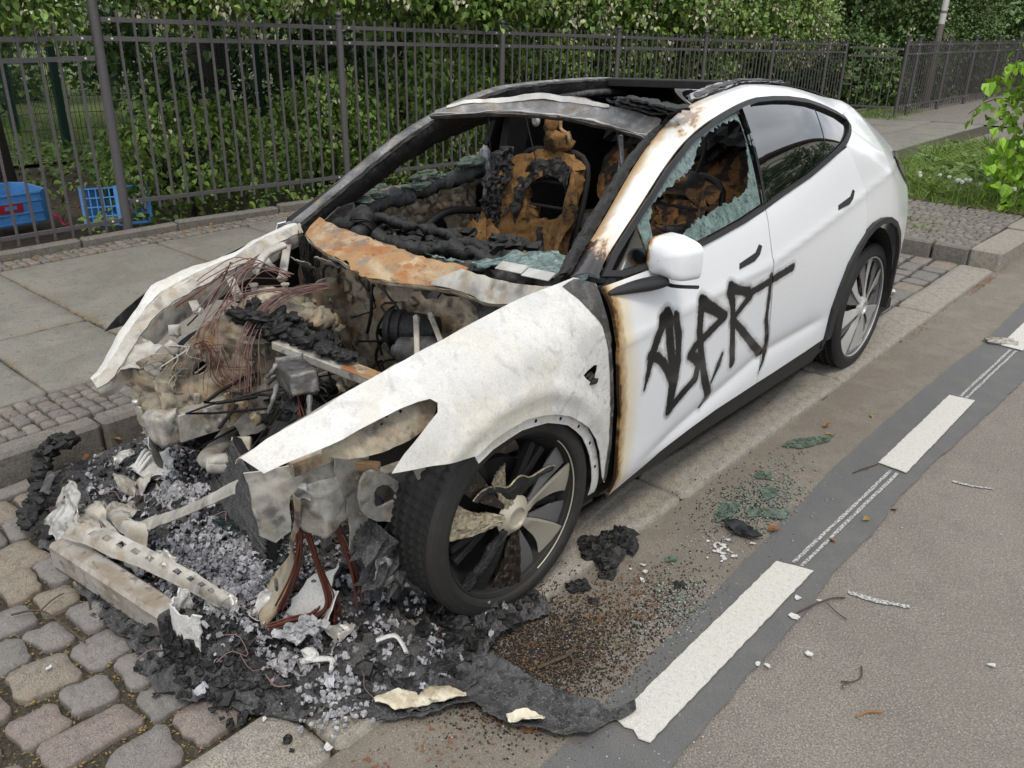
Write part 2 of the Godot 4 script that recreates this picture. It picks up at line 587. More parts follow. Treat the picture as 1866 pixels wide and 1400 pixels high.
	# iron and plastic
	M.iron = surf(tex(256, Color(0.30, 0.29, 0.295), [[0, 0.03, 4, 0.5, 0.75, Color(0.34, 0.325, 0.33), 0.7, 0.0], [0, 0.2, 3, 0.6, 0.85, Color(0.24, 0.23, 0.235), 0.6, -0.05]], 0.6), 2.0, 0.5)
	M.green_metal = surf(tex(256, Color(0.03, 0.17, 0.14), [[0, 0.03, 4, 0.5, 0.75, Color(0.05, 0.22, 0.17), 0.7, 0.0]], 0.0), 2.0, 0.5)
	M.crate = surf(tex(256, Color(0.30, 0.54, 0.78), [[0, 0.02, 4, 0.4, 0.75, Color(0.36, 0.60, 0.83), 0.7, 0.0], [0, 0.1, 4, 0.66, 0.85, Color(0.30, 0.40, 0.48), 0.5, 0.0]], 0.0), 2.0, 0.45)
	M.pink = plain(Color(0.80, 0.23, 0.36), 0.6)
	M.red_print = plain(Color(0.62, 0.10, 0.14), 0.6)
	# car paint and its burnt remains
	M.paint = plain(Color(0.835, 0.842, 0.852), 0.22)
	M.paint.clearcoat_enabled = true
	M.paint.clearcoat = 0.5
	M.paint.clearcoat_roughness = 0.06
	M.ash_white = surf(tex(512, Color(0.78, 0.778, 0.765), [[2, 0.0035, 5, 0.30, 0.55, Color(0.70, 0.70, 0.695), 0.6, -0.02], [2, 0.0045, 4, 0.52, 0.58, Color(0.84, 0.84, 0.83), 0.8, 0.03], [2, 0.0045, 4, 0.58, 0.63, Color(0.74, 0.74, 0.735), 0.7, 0.0], [4, 0.004, 4, 0.74, 0.92, Color(0.55, 0.55, 0.555), 0.6, -0.03], [2, 0.003, 3, 0.64, 0.84, Color(0.74, 0.72, 0.64), 0.6, 0.0], [0, 0.03, 5, 0.62, 0.85, Color(0.60, 0.60, 0.595), 0.5, -0.03], [0, 0.12, 4, 0.55, 0.78, Color(0.62, 0.615, 0.60), 0.55, -0.06], [0, 0.2, 3, 0.62, 0.8, Color(0.88, 0.88, 0.86), 0.6, 0.08], [0, 0.012, 4, 0.72, 0.9, Color(0.66, 0.70, 0.76), 0.35, 0.0]], 1.2), 1.15, 0.6)
	M.scale_metal = surf(tex(512, Color(0.56, 0.535, 0.48), [[0, 0.005, 5, 0.32, 0.72, Color(0.68, 0.645, 0.56), 0.8, 0.04], [2, 0.005, 5, 0.48, 0.86, Color(0.50, 0.37, 0.24), 0.75, -0.02], [2, 0.008, 4, 0.62, 0.95, Color(0.60, 0.36, 0.17), 0.7, 0.0], [0, 0.014, 5, 0.56, 0.90, Color(0.30, 0.28, 0.26), 0.8, -0.06], [0, 0.006, 5, 0.62, 0.86, Color(0.13, 0.12, 0.115), 0.85, -0.04], [4, 0.02, 4, 0.72, 0.98, Color(0.76, 0.74, 0.68), 0.5, 0.06], [0, 0.15, 3, 0.6, 0.86, Color(0.74, 0.72, 0.66), 0.4, 0.1], [0, 0.12, 3, 0.62, 0.85, Color(0.36, 0.33, 0.30), 0.45, -0.1]], 1.8), 1.5, 0.75, 0.15)
	M.scale_pale = surf(tex(256, Color(0.60, 0.59, 0.565), [[0, 0.008, 5, 0.42, 0.65, Color(0.70, 0.69, 0.66), 0.85, 0.05], [2, 0.012, 4, 0.6, 0.78, Color(0.52, 0.44, 0.33), 0.5, 0.0], [0, 0.012, 5, 0.52, 0.85, Color(0.42, 0.41, 0.395), 0.8, -0.05], [0, 0.15, 3, 0.6, 0.82, Color(0.78, 0.77, 0.74), 0.5, 0.1], [0, 0.012, 5, 0.64, 0.95, Color(0.24, 0.23, 0.225), 0.7, 0.0]], 1.6), 1.6, 0.6, 0.2)
	M.rust = surf(tex(512, Color(0.60, 0.47, 0.32), [[2, 0.006, 5, 0.40, 0.66, Color(0.68, 0.62, 0.52), 0.9, 0.03], [2, 0.007, 5, 0.56, 0.74, Color(0.58, 0.34, 0.16), 0.85, 0.0], [0, 0.008, 5, 0.56, 0.76, Color(0.44, 0.42, 0.40), 0.85, -0.04], [0, 0.02, 5, 0.66, 0.85, Color(0.26, 0.19, 0.14), 0.7, -0.05], [0, 0.15, 3, 0.6, 0.8, Color(0.34, 0.22, 0.14), 0.5, -0.1]], 1.4), 2.0, 0.75, 0.1)
	M.header = surf(tex(256, Color(0.42, 0.42, 0.425), [[4, 0.008, 4, 0.55, 0.9, Color(0.68, 0.68, 0.68), 0.75, 0.04], [0, 0.010, 5, 0.5, 0.8, Color(0.22, 0.22, 0.225), 0.75, -0.04], [2, 0.012, 4, 0.62, 0.85, Color(0.46, 0.36, 0.27), 0.6, 0.0], [0, 0.15, 3, 0.6, 0.8, Color(0.72, 0.72, 0.71), 0.4, 0.1]], 1.0), 2.0, 0.5, 0.3)
	M.header.uv1_scale = Vector3(1.0, 3.0, 2.0)
	M.foam_dark = surf(tex(512, Color(0.07, 0.062, 0.055), [[0, 0.01, 5, 0.5, 0.75, Color(0.12, 0.11, 0.105), 0.8, 0.05], [2, 0.006, 5, 0.58, 0.64, Color(0.46, 0.32, 0.16), 0.95, 0.15], [0, 0.05, 5, 0.60, 0.76, Color(0.20, 0.12, 0.07), 0.6, -0.1]], 3.0), 1.7, 0.95)
	M.char = surf(tex(256, Color(0.075, 0.075, 0.078), [[0, 0.02, 5, 0.45, 0.7, Color(0.04, 0.04, 0.042), 0.85, -0.2], [0, 0.06, 5, 0.58, 0.80, Color(0.155, 0.155, 0.158), 0.75, 0.25], [1, 0.06, 1, 0.0, 0.1, Color(0.03, 0.03, 0.03), 0.7, -0.3], [3, 0, 1, 0.96, 1.0, Color(0.36, 0.36, 0.36), 0.6, 0.1]], 4.0), 2.6, 0.62)
	M.char_ash = surf(tex(512, Color(0.185, 0.185, 0.19), [[0, 0.006, 5, 0.42, 0.62, Color(0.28, 0.28, 0.285), 0.8, 0.05], [0, 0.014, 5, 0.55, 0.72, Color(0.085, 0.085, 0.088), 0.85, -0.2], [0, 0.05, 5, 0.58, 0.74, Color(0.37, 0.37, 0.375), 0.7, 0.25], [0, 0.12, 4, 0.66, 0.8, Color(0.56, 0.56, 0.56), 0.6, 0.2], [0, 0.09, 4, 0.3, 0.16, Color(0.04, 0.04, 0.04), 0.8, -0.3], [3, 0, 1, 0.975, 1.0, Color(0.66, 0.65, 0.62), 0.6, 0.1]], 4.0), 1.5, 0.85)
	M.soot = surf(tex(256, Color(0.045, 0.045, 0.05), [[0, 0.012, 5, 0.5, 0.75, Color(0.085, 0.083, 0.085), 0.8, 0.06], [0, 0.12, 4, 0.62, 0.82, Color(0.14, 0.14, 0.14), 0.5, 0.1]], 1.2), 1.8, 0.8)
	M.soot_grey = surf(tex(256, Color(0.24, 0.24, 0.245), [[4, 0.008, 4, 0.55, 0.85, Color(0.44, 0.44, 0.44), 0.7, 0.04], [0, 0.012, 5, 0.5, 0.7, Color(0.10, 0.10, 0.102), 0.8, -0.06], [2, 0.02, 4, 0.66, 0.8, Color(0.36, 0.25, 0.16), 0.45, 0.0], [0, 0.15, 3, 0.6, 0.8, Color(0.58, 0.58, 0.57), 0.4, 0.1]], 1.6), 2.0, 0.65, 0.15)
	M.char_ash_pale = surf(tex(256, Color(0.50, 0.50, 0.515), [[0, 0.015, 5, 0.45, 0.66, Color(0.68, 0.68, 0.69), 0.85, 0.1], [0, 0.03, 5, 0.58, 0.72, Color(0.20, 0.20, 0.205), 0.85, -0.2], [0, 0.14, 3, 0.55, 0.78, Color(0.78, 0.78, 0.78), 0.6, 0.15]], 3.0), 2.4, 0.85)
	M.foam = surf(tex(512, Color(0.44, 0.32, 0.175), [[0, 0.006, 5, 0.4, 0.66, Color(0.52, 0.40, 0.235), 0.8, 0.03], [2, 0.004, 5, 0.60, 0.66, Color(0.075, 0.06, 0.05), 0.97, -0.12], [0, 0.03, 5, 0.64, 0.76, Color(0.20, 0.12, 0.065), 0.8, -0.15], [0, 0.18, 4, 0.55, 0.78, Color(0.58, 0.43, 0.24), 0.5, 0.12]], 3.0), 1.7, 0.95)
	M.alu = surf(tex(256, Color(0.68, 0.675, 0.66), [[0, 0.008, 4, 0.45, 0.7, Color(0.76, 0.755, 0.745), 0.8, 0.02], [2, 0.006, 4, 0.55, 0.9, Color(0.55, 0.48, 0.40), 0.6, 0.0], [0, 0.012, 5, 0.70, 0.95, Color(0.38, 0.37, 0.37), 0.5, -0.03], [0, 0.2, 3, 0.6, 0.8, Color(0.52, 0.515, 0.505), 0.5, -0.06]], 1.0), 2.2, 0.45, 0.45)
	M.alu_brown = surf(tex(256, Color(0.62, 0.605, 0.58), [[0, 0.006, 5, 0.35, 0.75, Color(0.50, 0.45, 0.39), 0.85, 0.02], [0, 0.012, 5, 0.6, 0.9, Color(0.72, 0.715, 0.70), 0.7, 0.0], [0, 0.02, 5, 0.62, 0.9, Color(0.27, 0.25, 0.235), 0.6, -0.03], [0, 0.2, 3, 0.6, 0.8, Color(0.42, 0.39, 0.36), 0.5, -0.06]], 1.0), 1.8, 0.6, 0.2)
	M.glass_green = surf(tex(256, Color(0.33, 0.40, 0.39), [[0, 0.01, 4, 0.45, 0.7, Color(0.46, 0.54, 0.53), 0.75, 0.0], [1, 0.05, 1, 0.10, 0.0, Color(0.60, 0.69, 0.68), 0.8, 0.2], [0, 0.02, 4, 0.6, 0.75, Color(0.16, 0.20, 0.2), 0.7, 0.0], [1, 0.11, 1, 0.08, 0.0, Color(0.62, 0.72, 0.71), 0.5, 0.2]], 2.0), 3.0, 0.25)
	M.glass_green.transparency = BaseMaterial3D.TRANSPARENCY_ALPHA
	M.glass_green.albedo_color = Color(1, 1, 1, 0.86)
	M.glass_shard = M.glass_green.duplicate()
	M.glass_shard.albedo_color = Color(0.92, 0.90, 0.82, 0.62)
	M.tint_glass = plain(Color(0.035, 0.042, 0.045), 0.03)
	M.tint_glass.metallic_specular = 0.75
	M.tint_glass.clearcoat_enabled = true
	M.tint_glass.clearcoat = 1.0
	M.tint_glass.clearcoat_roughness = 0.02
	M.trim = plain(Color(0.075, 0.075, 0.08), 0.5)
	M.clad = surf(tex(256, Color(0.12, 0.12, 0.125), [[0, 0.2, 3, 0.5, 0.8, Color(0.155, 0.155, 0.16), 0.7, 0.1], [0, 0.01, 4, 0.5, 0.75, Color(0.17, 0.165, 0.16), 0.6, 0.0]], 0.8), 4.0, 0.65)
	M.rust.uv1_scale = Vector3(0.8, 2.6, 2.0)
	M.rubber = surf(tex(256, Color(0.085, 0.088, 0.098), [[0, 0.02, 4, 0.5, 0.75, Color(0.11, 0.112, 0.12), 0.7, 0.0], [0, 0.25, 3, 0.6, 0.8, Color(0.13, 0.13, 0.135), 0.5, 0.05]], 0.6), 3.0, 0.6)
	M.rubber_dull = surf(tex(256, Color(0.105, 0.103, 0.10), [[0, 0.015, 4, 0.5, 0.75, Color(0.15, 0.145, 0.14), 0.7, 0.0], [0, 0.25, 3, 0.6, 0.8, Color(0.16, 0.155, 0.15), 0.5, 0.05]], 0.6), 3.0, 0.7)
	M.silver = plain(Color(0.70, 0.70, 0.695), 0.38, 0.3)
	M.silver_dark = plain(Color(0.37, 0.37, 0.375), 0.45, 0.1)
	M.silver_burnt = surf(tex(256, Color(0.56, 0.53, 0.46), [[2, 0.02, 4, 0.55, 0.75, Color(0.42, 0.29, 0.15), 0.8, 0.0], [0, 0.03, 4, 0.6, 0.75, Color(0.10, 0.08, 0.06), 0.8, -0.1], [0, 0.02, 4, 0.3, 0.5, Color(0.66, 0.63, 0.55), 0.6, 0.0]], 1.5), 4.0, 0.4, 0.5)
	M.silver_warm = plain(Color(0.66, 0.64, 0.585), 0.4, 0.3)
	M.silver_char = surf(tex(256, Color(0.14, 0.12, 0.105), [[2, 0.02, 4, 0.5, 0.75, Color(0.32, 0.24, 0.17), 0.8, 0.0], [0, 0.04, 4, 0.55, 0.75, Color(0.06, 0.055, 0.05), 0.8, -0.1], [0, 0.015, 4, 0.66, 0.8, Color(0.42, 0.40, 0.36), 0.7, 0.0]], 1.5), 4.0, 0.45, 0.3)
	M.copper = plain(Color(0.33, 0.17, 0.12), 0.6, 0.25)
	M.copper_pale = plain(Color(0.47, 0.37, 0.35), 0.65, 0.2)
	M.black_gap = plain(Color(0.02, 0.02, 0.02), 0.9)
	M.tail_red = plain(Color(0.24, 0.02, 0.025), 0.12)
	M.tail_clear = plain(Color(0.07, 0.065, 0.07), 0.1)
	# plants
	M.leaf = leaf_mat(Color(0.38, 0.485, 0.215))
	M.leaf_dark = leaf_mat(Color(0.27, 0.37, 0.165))
	M.leaf_lime = leaf_mat(Color(0.45, 0.60, 0.13))
	M.bract = plain(Color(0.73, 0.72, 0.60), 0.8)
	M.grass = leaf_mat(Color(0.37, 0.47, 0.175))
	M.lawn = surf(tex(256, Color(0.28, 0.33, 0.15), [[0, 0.02, 5, 0.4, 0.75, Color(0.36, 0.40, 0.19), 0.8, 0.1], [0, 0.01, 4, 0.55, 0.8, Color(0.34, 0.29, 0.2), 0.6, 0.0], [0, 0.2, 3, 0.5, 0.8, Color(0.18, 0.23, 0.09), 0.7, -0.2]], 3.0), 0.6, 0.95)
	M.dry_leaf = plain(Color(0.52, 0.36, 0.19), 0.85)
	M.twig = surf(tex(256, Color(0.30, 0.25, 0.20), [[0, 0.05, 4, 0.4, 0.7, Color(0.20, 0.165, 0.13), 0.8, -0.1]], 1.0), 4.0, 0.9)
	M.bark = surf(tex(256, Color(0.20, 0.18, 0.155), [[4, 0.02, 4, 0.45, 0.8, Color(0.11, 0.10, 0.085), 0.85, -0.4], [0, 0.06, 4, 0.55, 0.75, Color(0.27, 0.25, 0.2), 0.7, 0.2]], 4.0), 1.6, 0.95)
	M.flake = plain(Color(0.62, 0.62, 0.64), 0.9)
	M.flake.vertex_color_use_as_albedo = true
	M.grit = plain(Color(0.10, 0.095, 0.09), 0.8)
	M.husk = plain(Color(0.36, 0.27, 0.17), 0.9)
	M.husk.vertex_color_use_as_albedo = true
	M.orange_leaf = plain(Color(0.45, 0.28, 0.15), 0.85)
	M.bud = plain(Color(0.50, 0.41, 0.23), 0.9)
	M.glass_crumb = plain(Color(0.42, 0.46, 0.42), 0.3)
	M.cream = surf(tex(256, Color(0.78, 0.755, 0.68), [[2, 0.006, 4, 0.5, 0.8, Color(0.60, 0.53, 0.42), 0.6, 0.0], [0, 0.008, 4, 0.72, 0.9, Color(0.22, 0.2, 0.18), 0.8, 0.0]], 0.4), 3.0, 0.5)
	M.melt_green = surf(tex(256, Color(0.05, 0.085, 0.085), [[0, 0.03, 5, 0.5, 0.72, Color(0.10, 0.15, 0.145), 0.8, 0.2], [0, 0.1, 4, 0.62, 0.8, Color(0.22, 0.26, 0.25), 0.6, 0.2], [3, 0, 1, 0.96, 1.0, Color(0.45, 0.46, 0.45), 0.6, 0.1]], 4.0), 3.0, 0.55)
	M.house = plain(Color(0.88, 0.86, 0.80), 0.9)
	M.house_roof = plain(Color(0.30, 0.22, 0.2), 0.9)
	M.house_window = plain(Color(0.08, 0.09, 0.10), 0.2)
	M.seed_head = plain(Color(0.66, 0.66, 0.63), 0.95)
	M.white_chip = surf(tex(256, Color(0.74, 0.74, 0.73), [[0, 0.05, 4, 0.55, 0.75, Color(0.55, 0.55, 0.54), 0.7, -0.05]], 0.8), 5.0, 0.6)

func leaf_mat(c: Color) -> StandardMaterial3D:
	var m := plain(c, 0.55)
	m.vertex_color_use_as_albedo = true
	m.backlight_enabled = true
	m.backlight = Color(c.r * 0.6, c.g * 0.6, c.b * 0.3)
	m.cull_mode = BaseMaterial3D.CULL_DISABLED
	return m

# ---------------------------------------------------------------- ground levels
func g_road(z: float) -> float:
	return 0.004 * clampf(z + 5.7, -24.0, 0.0)

func g_side(z: float) -> float:
	return 0.007 * clampf(z + 1.3, -24.0, 0.0)

func gl(x: float, z: float) -> float:
	return lerpf(g_road(z), g_side(z), smoothstep(-1.25, -3.9, x))

# a grid sheet following the ground level plus lift
func ground_sheet(st: SurfaceTool, x0: float, x1: float, z0: float, z1: float, nx: int, nz_: int, lift: float, rough := 0.0, fr := 2.0) -> void:
	var g: Array = []
	for j in nz_ + 1:
		var row := PackedVector3Array()
		for i in nx + 1:
			var x := lerpf(x0, x1, float(i) / nx)
			var z := lerpf(z0, z1, float(j) / nz_)
			var y := gl(x, z) + lift
			if rough > 0.0: y += rough * noise3(Vector3(x, 0, z), fr, 9)
			row.append(Vector3(x, y, z))
		g.append(row)
	var nrm := func(i: int, j: int) -> Vector3:
		var a: Vector3 = g[j][mini(i + 1, nx)] - g[j][maxi(i - 1, 0)]
		var b: Vector3 = g[mini(j + 1, nz_)][i] - g[maxi(j - 1, 0)][i]
		return b.cross(a).normalized()
	for j in nz_:
		for i in nx:
			var a: Vector3 = nrm.call(i, j)
			var b: Vector3 = nrm.call(i + 1, j)
			var c: Vector3 = nrm.call(i + 1, j + 1)
			var d: Vector3 = nrm.call(i, j + 1)
			tri(st, g[j][i], g[j][i + 1], g[j + 1][i + 1], a, b, c)
			tri(st, g[j][i], g[j + 1][i + 1], g[j + 1][i], a, c, d)

# a paving stone: outline in x/z, domed worn top, chamfer, sides
func stone(st: SurfaceTool, o: PackedVector2Array, top: float, h: float, bev: float, dome: float, sd: int, fine := true) -> void:
	var c := Vector2.ZERO
	for q in o: c += q
	c /= o.size()
	var t := nst()
	t.set_smooth_group(0)
	var rings: Array = []
	var fr: Array = [[1.0, -h], [1.0, -bev * 1.4], [1.0 - bev * 4.0, -bev * 0.3], [0.62, 0.0], [0.3, 0.0]] if fine else [[1.0, -h], [1.0, -bev], [0.86, 0.0]]
	for k in fr.size():
		var row := PackedVector3Array()
		for q in o:
			var p: Vector2 = c + (q - c) * fr[k][0]
			var y: float = top + fr[k][1] + gl(p.x, p.y)
			if k > 0:
				y += dome * (1.0 - fr[k][0]) + (bev * 0.6 + dome * 0.3) * noise3(Vector3(p.x, sd, p.y), 11.0, 21) * (1.0 if fine else 0.6) + (bev * 0.5 * noise3(Vector3(p.x, sd, p.y), 34.0, 22) if fine else 0.0)
			row.append(Vector3(p.x, y, p.y))
		rings.append(row)
	var n := o.size()
	for k in rings.size() - 1:
		for i in n:
			var j := (i + 1) % n
			var A: Vector3 = rings[k][i]
			var B: Vector3 = rings[k][j]
			var C: Vector3 = rings[k + 1][j]
			var D: Vector3 = rings[k + 1][i]
			var m := Vector3(c.x, A.y - 0.05 - 0.6 * k, c.y)
			gtri(t, A, B, C, (A + C) * 0.5 - m)
			gtri(t, A, C, D, (A + C) * 0.5 - m)
	var cc := Vector3(c.x, top + dome + gl(c.x, c.y), c.y)
	var last: PackedVector3Array = rings[rings.size() - 1]
	for i in n: gtri(t, last[i], last[(i + 1) % n], cc, Vector3.UP)
	t.generate_normals()
	st.append_from(t.commit(), 0, Transform3D.IDENTITY)

func gtri(t: SurfaceTool, a: Vector3, b: Vector3, c: Vector3, out: Vector3) -> void:
	if (b - a).cross(c - a).dot(out) > 0.0:
		var x := b; b = c; c = x
	for v in [a, b, c]:
		t.set_uv(Vector2.ZERO)
		t.add_vertex(v)

# quad outline with subdivided, jittered sides and rounded corners
func outline(x0: float, x1: float, z0: float, z1: float, j: float, r: RandomNumberGenerator, per := 3) -> PackedVector2Array:
	var k := [Vector2(x0, z0), Vector2(x1, z0), Vector2(x1, z1), Vector2(x0, z1)]
	for i in 4: k[i] += Vector2(r.randf_range(-j, j), r.randf_range(-j, j))
	var o := PackedVector2Array()
	for i in 4:
		var a: Vector2 = k[i]
		var b: Vector2 = k[(i + 1) % 4]
		var pv: Vector2 = k[(i + 3) % 4]
		var cut := minf(minf(a.distance_to(b), a.distance_to(pv)) * 0.13, 0.022)
		o.append(a + (pv - a).normalized() * cut)
		o.append(a + (b - a).normalized() * cut)
		for m in range(1, per):
			o.append(a.lerp(b, float(m) / per) + Vector2(r.randf_range(-j, j), r.randf_range(-j, j)) * 0.45)
	return o

func build_ground() -> void:
	var st := nst()
	ground_sheet(st, -90, 90, -120, 40, 90, 80, -0.09)
	obj("ground", st, M.soil).set_meta("kind", "structure")
	st = nst()
	ground_sheet(st, 0.93, 60, -110, 30, 30, 140, -0.022)
	var road := obj("road", st, M.asphalt)
	road.set_meta("kind", "structure")
	# dusty gutter strip between kerb and the tarred lane edge
	var flat := func(y: float) -> Callable:
		return func(q: Vector2) -> Vector3: return Vector3(q.x, y + gl(q.x, q.y), q.y)
	var left := [1.40, 1.3, 1.39, 0.9, 1.375, 0.5, 1.36, 0.15, 1.345, -0.35, 1.335, -0.61, 1.31, -1.2, 1.285, -1.73, 1.285, -2.54, 1.30, -3.38, 1.33, -3.9, 1.30, -5.2, 1.32, -7.0, 1.30, -12.0, 1.32, -25.0]
	var right := [1.66, -25.0, 1.64, -12.0, 1.66, -7.0, 1.63, -5.2, 1.66, -3.39, 1.63, -2.61, 1.60, -2.04, 1.59, -1.64, 1.61, -1.33, 1.60, -0.93, 1.62, -0.69, 1.62, -0.26, 1.63, 0.23, 1.62, 0.9, 1.65, 1.3]
	var band := ragged(poly(left + right), 0.05, 0.004, 5)
	st = nst()
	sheet(st, band, [], flat.call(-0.014), 0.6, 0.0)
	obj("tar_strip", st, M.bitumen, road)
	var gut: Array = [0.935, 1.3, 0.935, -25.0]
	var lr: Array = []
	for i in range(left.size() - 2, -1, -2):
		lr.append(left[i] + 0.03); lr.append(left[i + 1])
	st = nst()
	sheet(st, poly(gut + lr), [], flat.call(-0.018), 0.6, 0.0)
	obj("gutter_strip", st, M.asphalt_dirty, road)
	# broken lane line
	var zs := [[-0.86, 0.19], [-2.88, -1.87], [-4.9, -3.9], [-6.92, -5.92], [-8.94, -7.94], [-10.95, -9.95], [-13.0, -12.0]]
	for i in zs.size():
		var o := PackedVector2Array([Vector2(1.42, zs[i][1]), Vector2(1.545, zs[i][1] + 0.01), Vector2(1.545, zs[i][0] - 0.02), Vector2(1.422, zs[i][0])])
		if i == 0: o = PackedVector2Array([Vector2(1.425, 0.175), Vector2(1.46, 0.185), Vector2(1.485, 0.178), Vector2(1.515, 0.195), Vector2(1.545, 0.185), Vector2(1.545, -0.885), Vector2(1.42, -0.85)])
		st = nst()
		sheet(st, ragged(o, 0.02, 0.0018, 70 + i), [], flat.call(-0.009), 0.3, 0.0035)
		var d := obj("lane_dash", st, M.road_paint, road)
	# residue of the removed line in the gaps, and two stray paint streaks
	for i in zs.size() - 1:
		for dx in [1.462, 1.492]:
			var a: float = zs[i][0] - 0.03
			var b: float = zs[i + 1][1] + 0.03
			var o := PackedVector2Array()
			var n := 14
			for k in n + 1: o.append(Vector2(dx + 0.02 * float(k) / n * 0.8 + rng.randf_range(-0.002, 0.002), lerpf(a, b, float(k) / n)))
			for k in n + 1: o.append(Vector2(dx + 0.014 + 0.016 * (1.0 - float(k) / n) + rng.randf_range(-0.002, 0.002), lerpf(b, a, float(k) / n)))
			st = nst()
			sheet(st, o, [], flat.call(-0.0105), 0.4, 0.0)
			obj("paint_residue", st, M.paint_trace, road)
	for s in [[1.68, -0.865, 1.87, -0.925, 0.012], [1.71, -1.945, 1.865, -1.995, 0.008]]:
		st = nst()
		var a := Vector2(s[0], s[1])
		var b := Vector2(s[2], s[3])
		var nn: Vector2 = (b - a).orthogonal().normalized() * s[4]
		sheet(st, ragged(PackedVector2Array([a + nn * 0.6, a.lerp(b, 0.5) + nn * 1.2 + Vector2(0, 0.012), b + nn, b - nn * 0.6, a.lerp(b, 0.5) - nn + Vector2(0, 0.012), a - nn]), 0.015, 0.003, 33), [], flat.call(-0.017), 0.2, 0.0)
		obj("paint_streak", st, M.paint_trace, road)

func build_paving() -> void:
	var r := RandomNumberGenerator.new()
	r.seed = 99
	# parking bay: earth joints and big setts laid in rows along the street
	var st := nst()
	ground_sheet(st, -1.18, 0.95, -5.72, 2.4, 24, 90, -0.022, 0.012, 9.0)
	var bay := obj("parking_bay", st, M.joint)
	bay.set_meta("kind", "structure")
	var x := 0.685
	var row := 0
	while x > -1.14:
		var w := r.randf_range(0.15, 0.195)
		if x - w < -1.10: w = x + 1.145
		var z := 1.8 - r.randf_range(0.0, 0.2)
		while z > -5.66:
			var big := z > -0.6
			var L := (r.randf_range(0.14, 0.21) if r.randf() < 0.84 else r.randf_range(0.24, 0.32)) if big else r.randf_range(0.15, 0.27)
			if z - L < -5.60: L = z + 5.68
			var gap := r.randf_range(0.008, 0.015)
			var hidden := z < -0.25 and z > -3.7 and x < 0.36
			if not hidden and L > 0.08:
				var t := nst()
				var o := outline(x - w + gap, x - gap, z - L + gap, z - gap, 0.016 if big else 0.012, r, 4 if big else 2)
				stone(t, o, 0.0 + r.randf_range(-0.004, 0.005), 0.05, 0.007, 0.004, r.randi() % 999)
				var m: StandardMaterial3D = M.cobble[[0, 0, 1, 1, 2, 2, 3][r.randi() % 7]]
				obj("cobblestone", t, m, bay)
			z -= L
		x -= w
		row += 1
	# flush granite kerb between bay and road
	var kerb := struct("kerb")
	var js := [2.2, 0.78, -1.0, -2.66, -4.2, -5.66]
	for i in js.size() - 1:
		st = nst()
		var o := outline(0.692, 0.94, js[i + 1] + 0.008, js[i] - 0.008, 0.004, r, 9)
		stone(st, o, 0.010, 0.12, 0.009, 0.002, i + 50)
		obj("kerb_stone", st, M.kerb, kerb)
	# raised kerb along the footway
	var curb := struct("raised_kerb")
	var z := 2.4
	while z > -5.6:
		st = nst()
		bx(st, Vector3(-1.235, 0.02, z - 0.5), Vector3(0.12, 0.205, 0.99), Basis(Vector3.FORWARD, r.randf_range(-0.01, 0.01)), 0.018)
		obj("kerb_stone", st, M.curb, curb)
		z -= 1.0
	# footway: mosaic, slabs, mosaic
	st = nst()
	ground_sheet(st, -4.2, -1.28, -30, 6, 20, 150, 0.098, 0.004, 7.0)
	var foot := obj("footway", st, M.joint)
	foot.set_meta("kind", "structure")
	mosaic(foot, -1.655, -1.30, -0.75, 1.3, 0.068, r, true)
	mosaic(foot, -1.655, -1.30, -9.5, -5.6, 0.075, r, false)
	mosaic(foot, -4.13, -3.93, -4.6, 1.3, 0.062, r, false)
	mosaic(foot, -4.13, -3.93, -14.0, -4.6, 0.08, r, false)
	# slabs
	var zj := [3.6, 2.05, 0.42, -0.16, -1.30, -2.10, -3.2, -4.3, -5.4, -6.5, -7.6, -8.7, -9.8, -10.9, -12.0, -13.1, -14.2, -15.3]
	for i in zj.size() - 1:
		var xm := -2.55 + r.randf_range(-0.1, 0.1)
		var cuts := [-3.92, xm, -1.67]
		for k in 2:
			st = nst()
			var o := outline(cuts[k] + 0.005, cuts[k + 1] - 0.005, zj[i + 1] + 0.008, zj[i] - 0.008, 0.006, r, 7)
			stone(st, o, 0.12 + r.randf_range(-0.003, 0.003), 0.04, 0.005, 0.001, i * 3 + k)
			obj("slab", st, M.slab, foot)
	st = nst()
	ground_sheet(st, -4.15, -1.28, -60, -15.3, 8, 60, 0.12)
	obj("far_paving", st, M.mosaic_far, foot)
	# stone edging of the planting bed
	var edge := struct("bed_edging")
	z = 2.6
	while z > -16.0:
		var L := r.randf_range(0.7, 1.0)
		var zc := z - L * 0.5
		st = nst()
		bx(st, Vector3(-4.19 + r.randf_range(-0.008, 0.008), 0.115 + g_side(zc), zc), Vector3(0.085, 0.12, L - 0.012), Basis(Vector3.UP, r.randf_range(-0.012, 0.012)) * Basis(Vector3.RIGHT, -0.03 if zc < -1.3 else 0.0), 0.014)
		obj("edging_stone", st, M.curb, edge)
		z -= L
	# end of the bay: cross kerb, corner, mosaic and the kerb going on
	var ek := struct("cross_kerb")
	for s in [[-1.17, -0.35], [-0.34, 0.43], [0.44, 0.72]]:
		st = nst()
		bx(st, Vector3((s[0] + s[1]) * 0.5, 0.04, -5.755), Vector3(s[1] - s[0] - 0.008, 0.17, 0.11), Basis.IDENTITY, 0.014)
		obj("kerb_stone", st, M.curb, ek)
	z = -5.70
	while z > -30.0:
		st = nst()
		var L := 1.1
		var lf := 0.0 if z > -5.8 else 0.0
		bx(st, Vector3(0.84, 0.035 + g_road(z - L * 0.5), z - L * 0.5), Vector3(0.24, 0.18, L - 0.008), Basis(Vector3.RIGHT, -0.03), 0.02)
		obj("kerb_stone", st, M.kerb, ek)
		z -= L
	st = nst()
	ground_sheet(st, -1.28, 0.74, -30, -5.8, 12, 60, 0.10, 0.004, 6.0)
	var side := obj("verge_paving", st, M.joint)
	side.set_meta("kind", "structure")
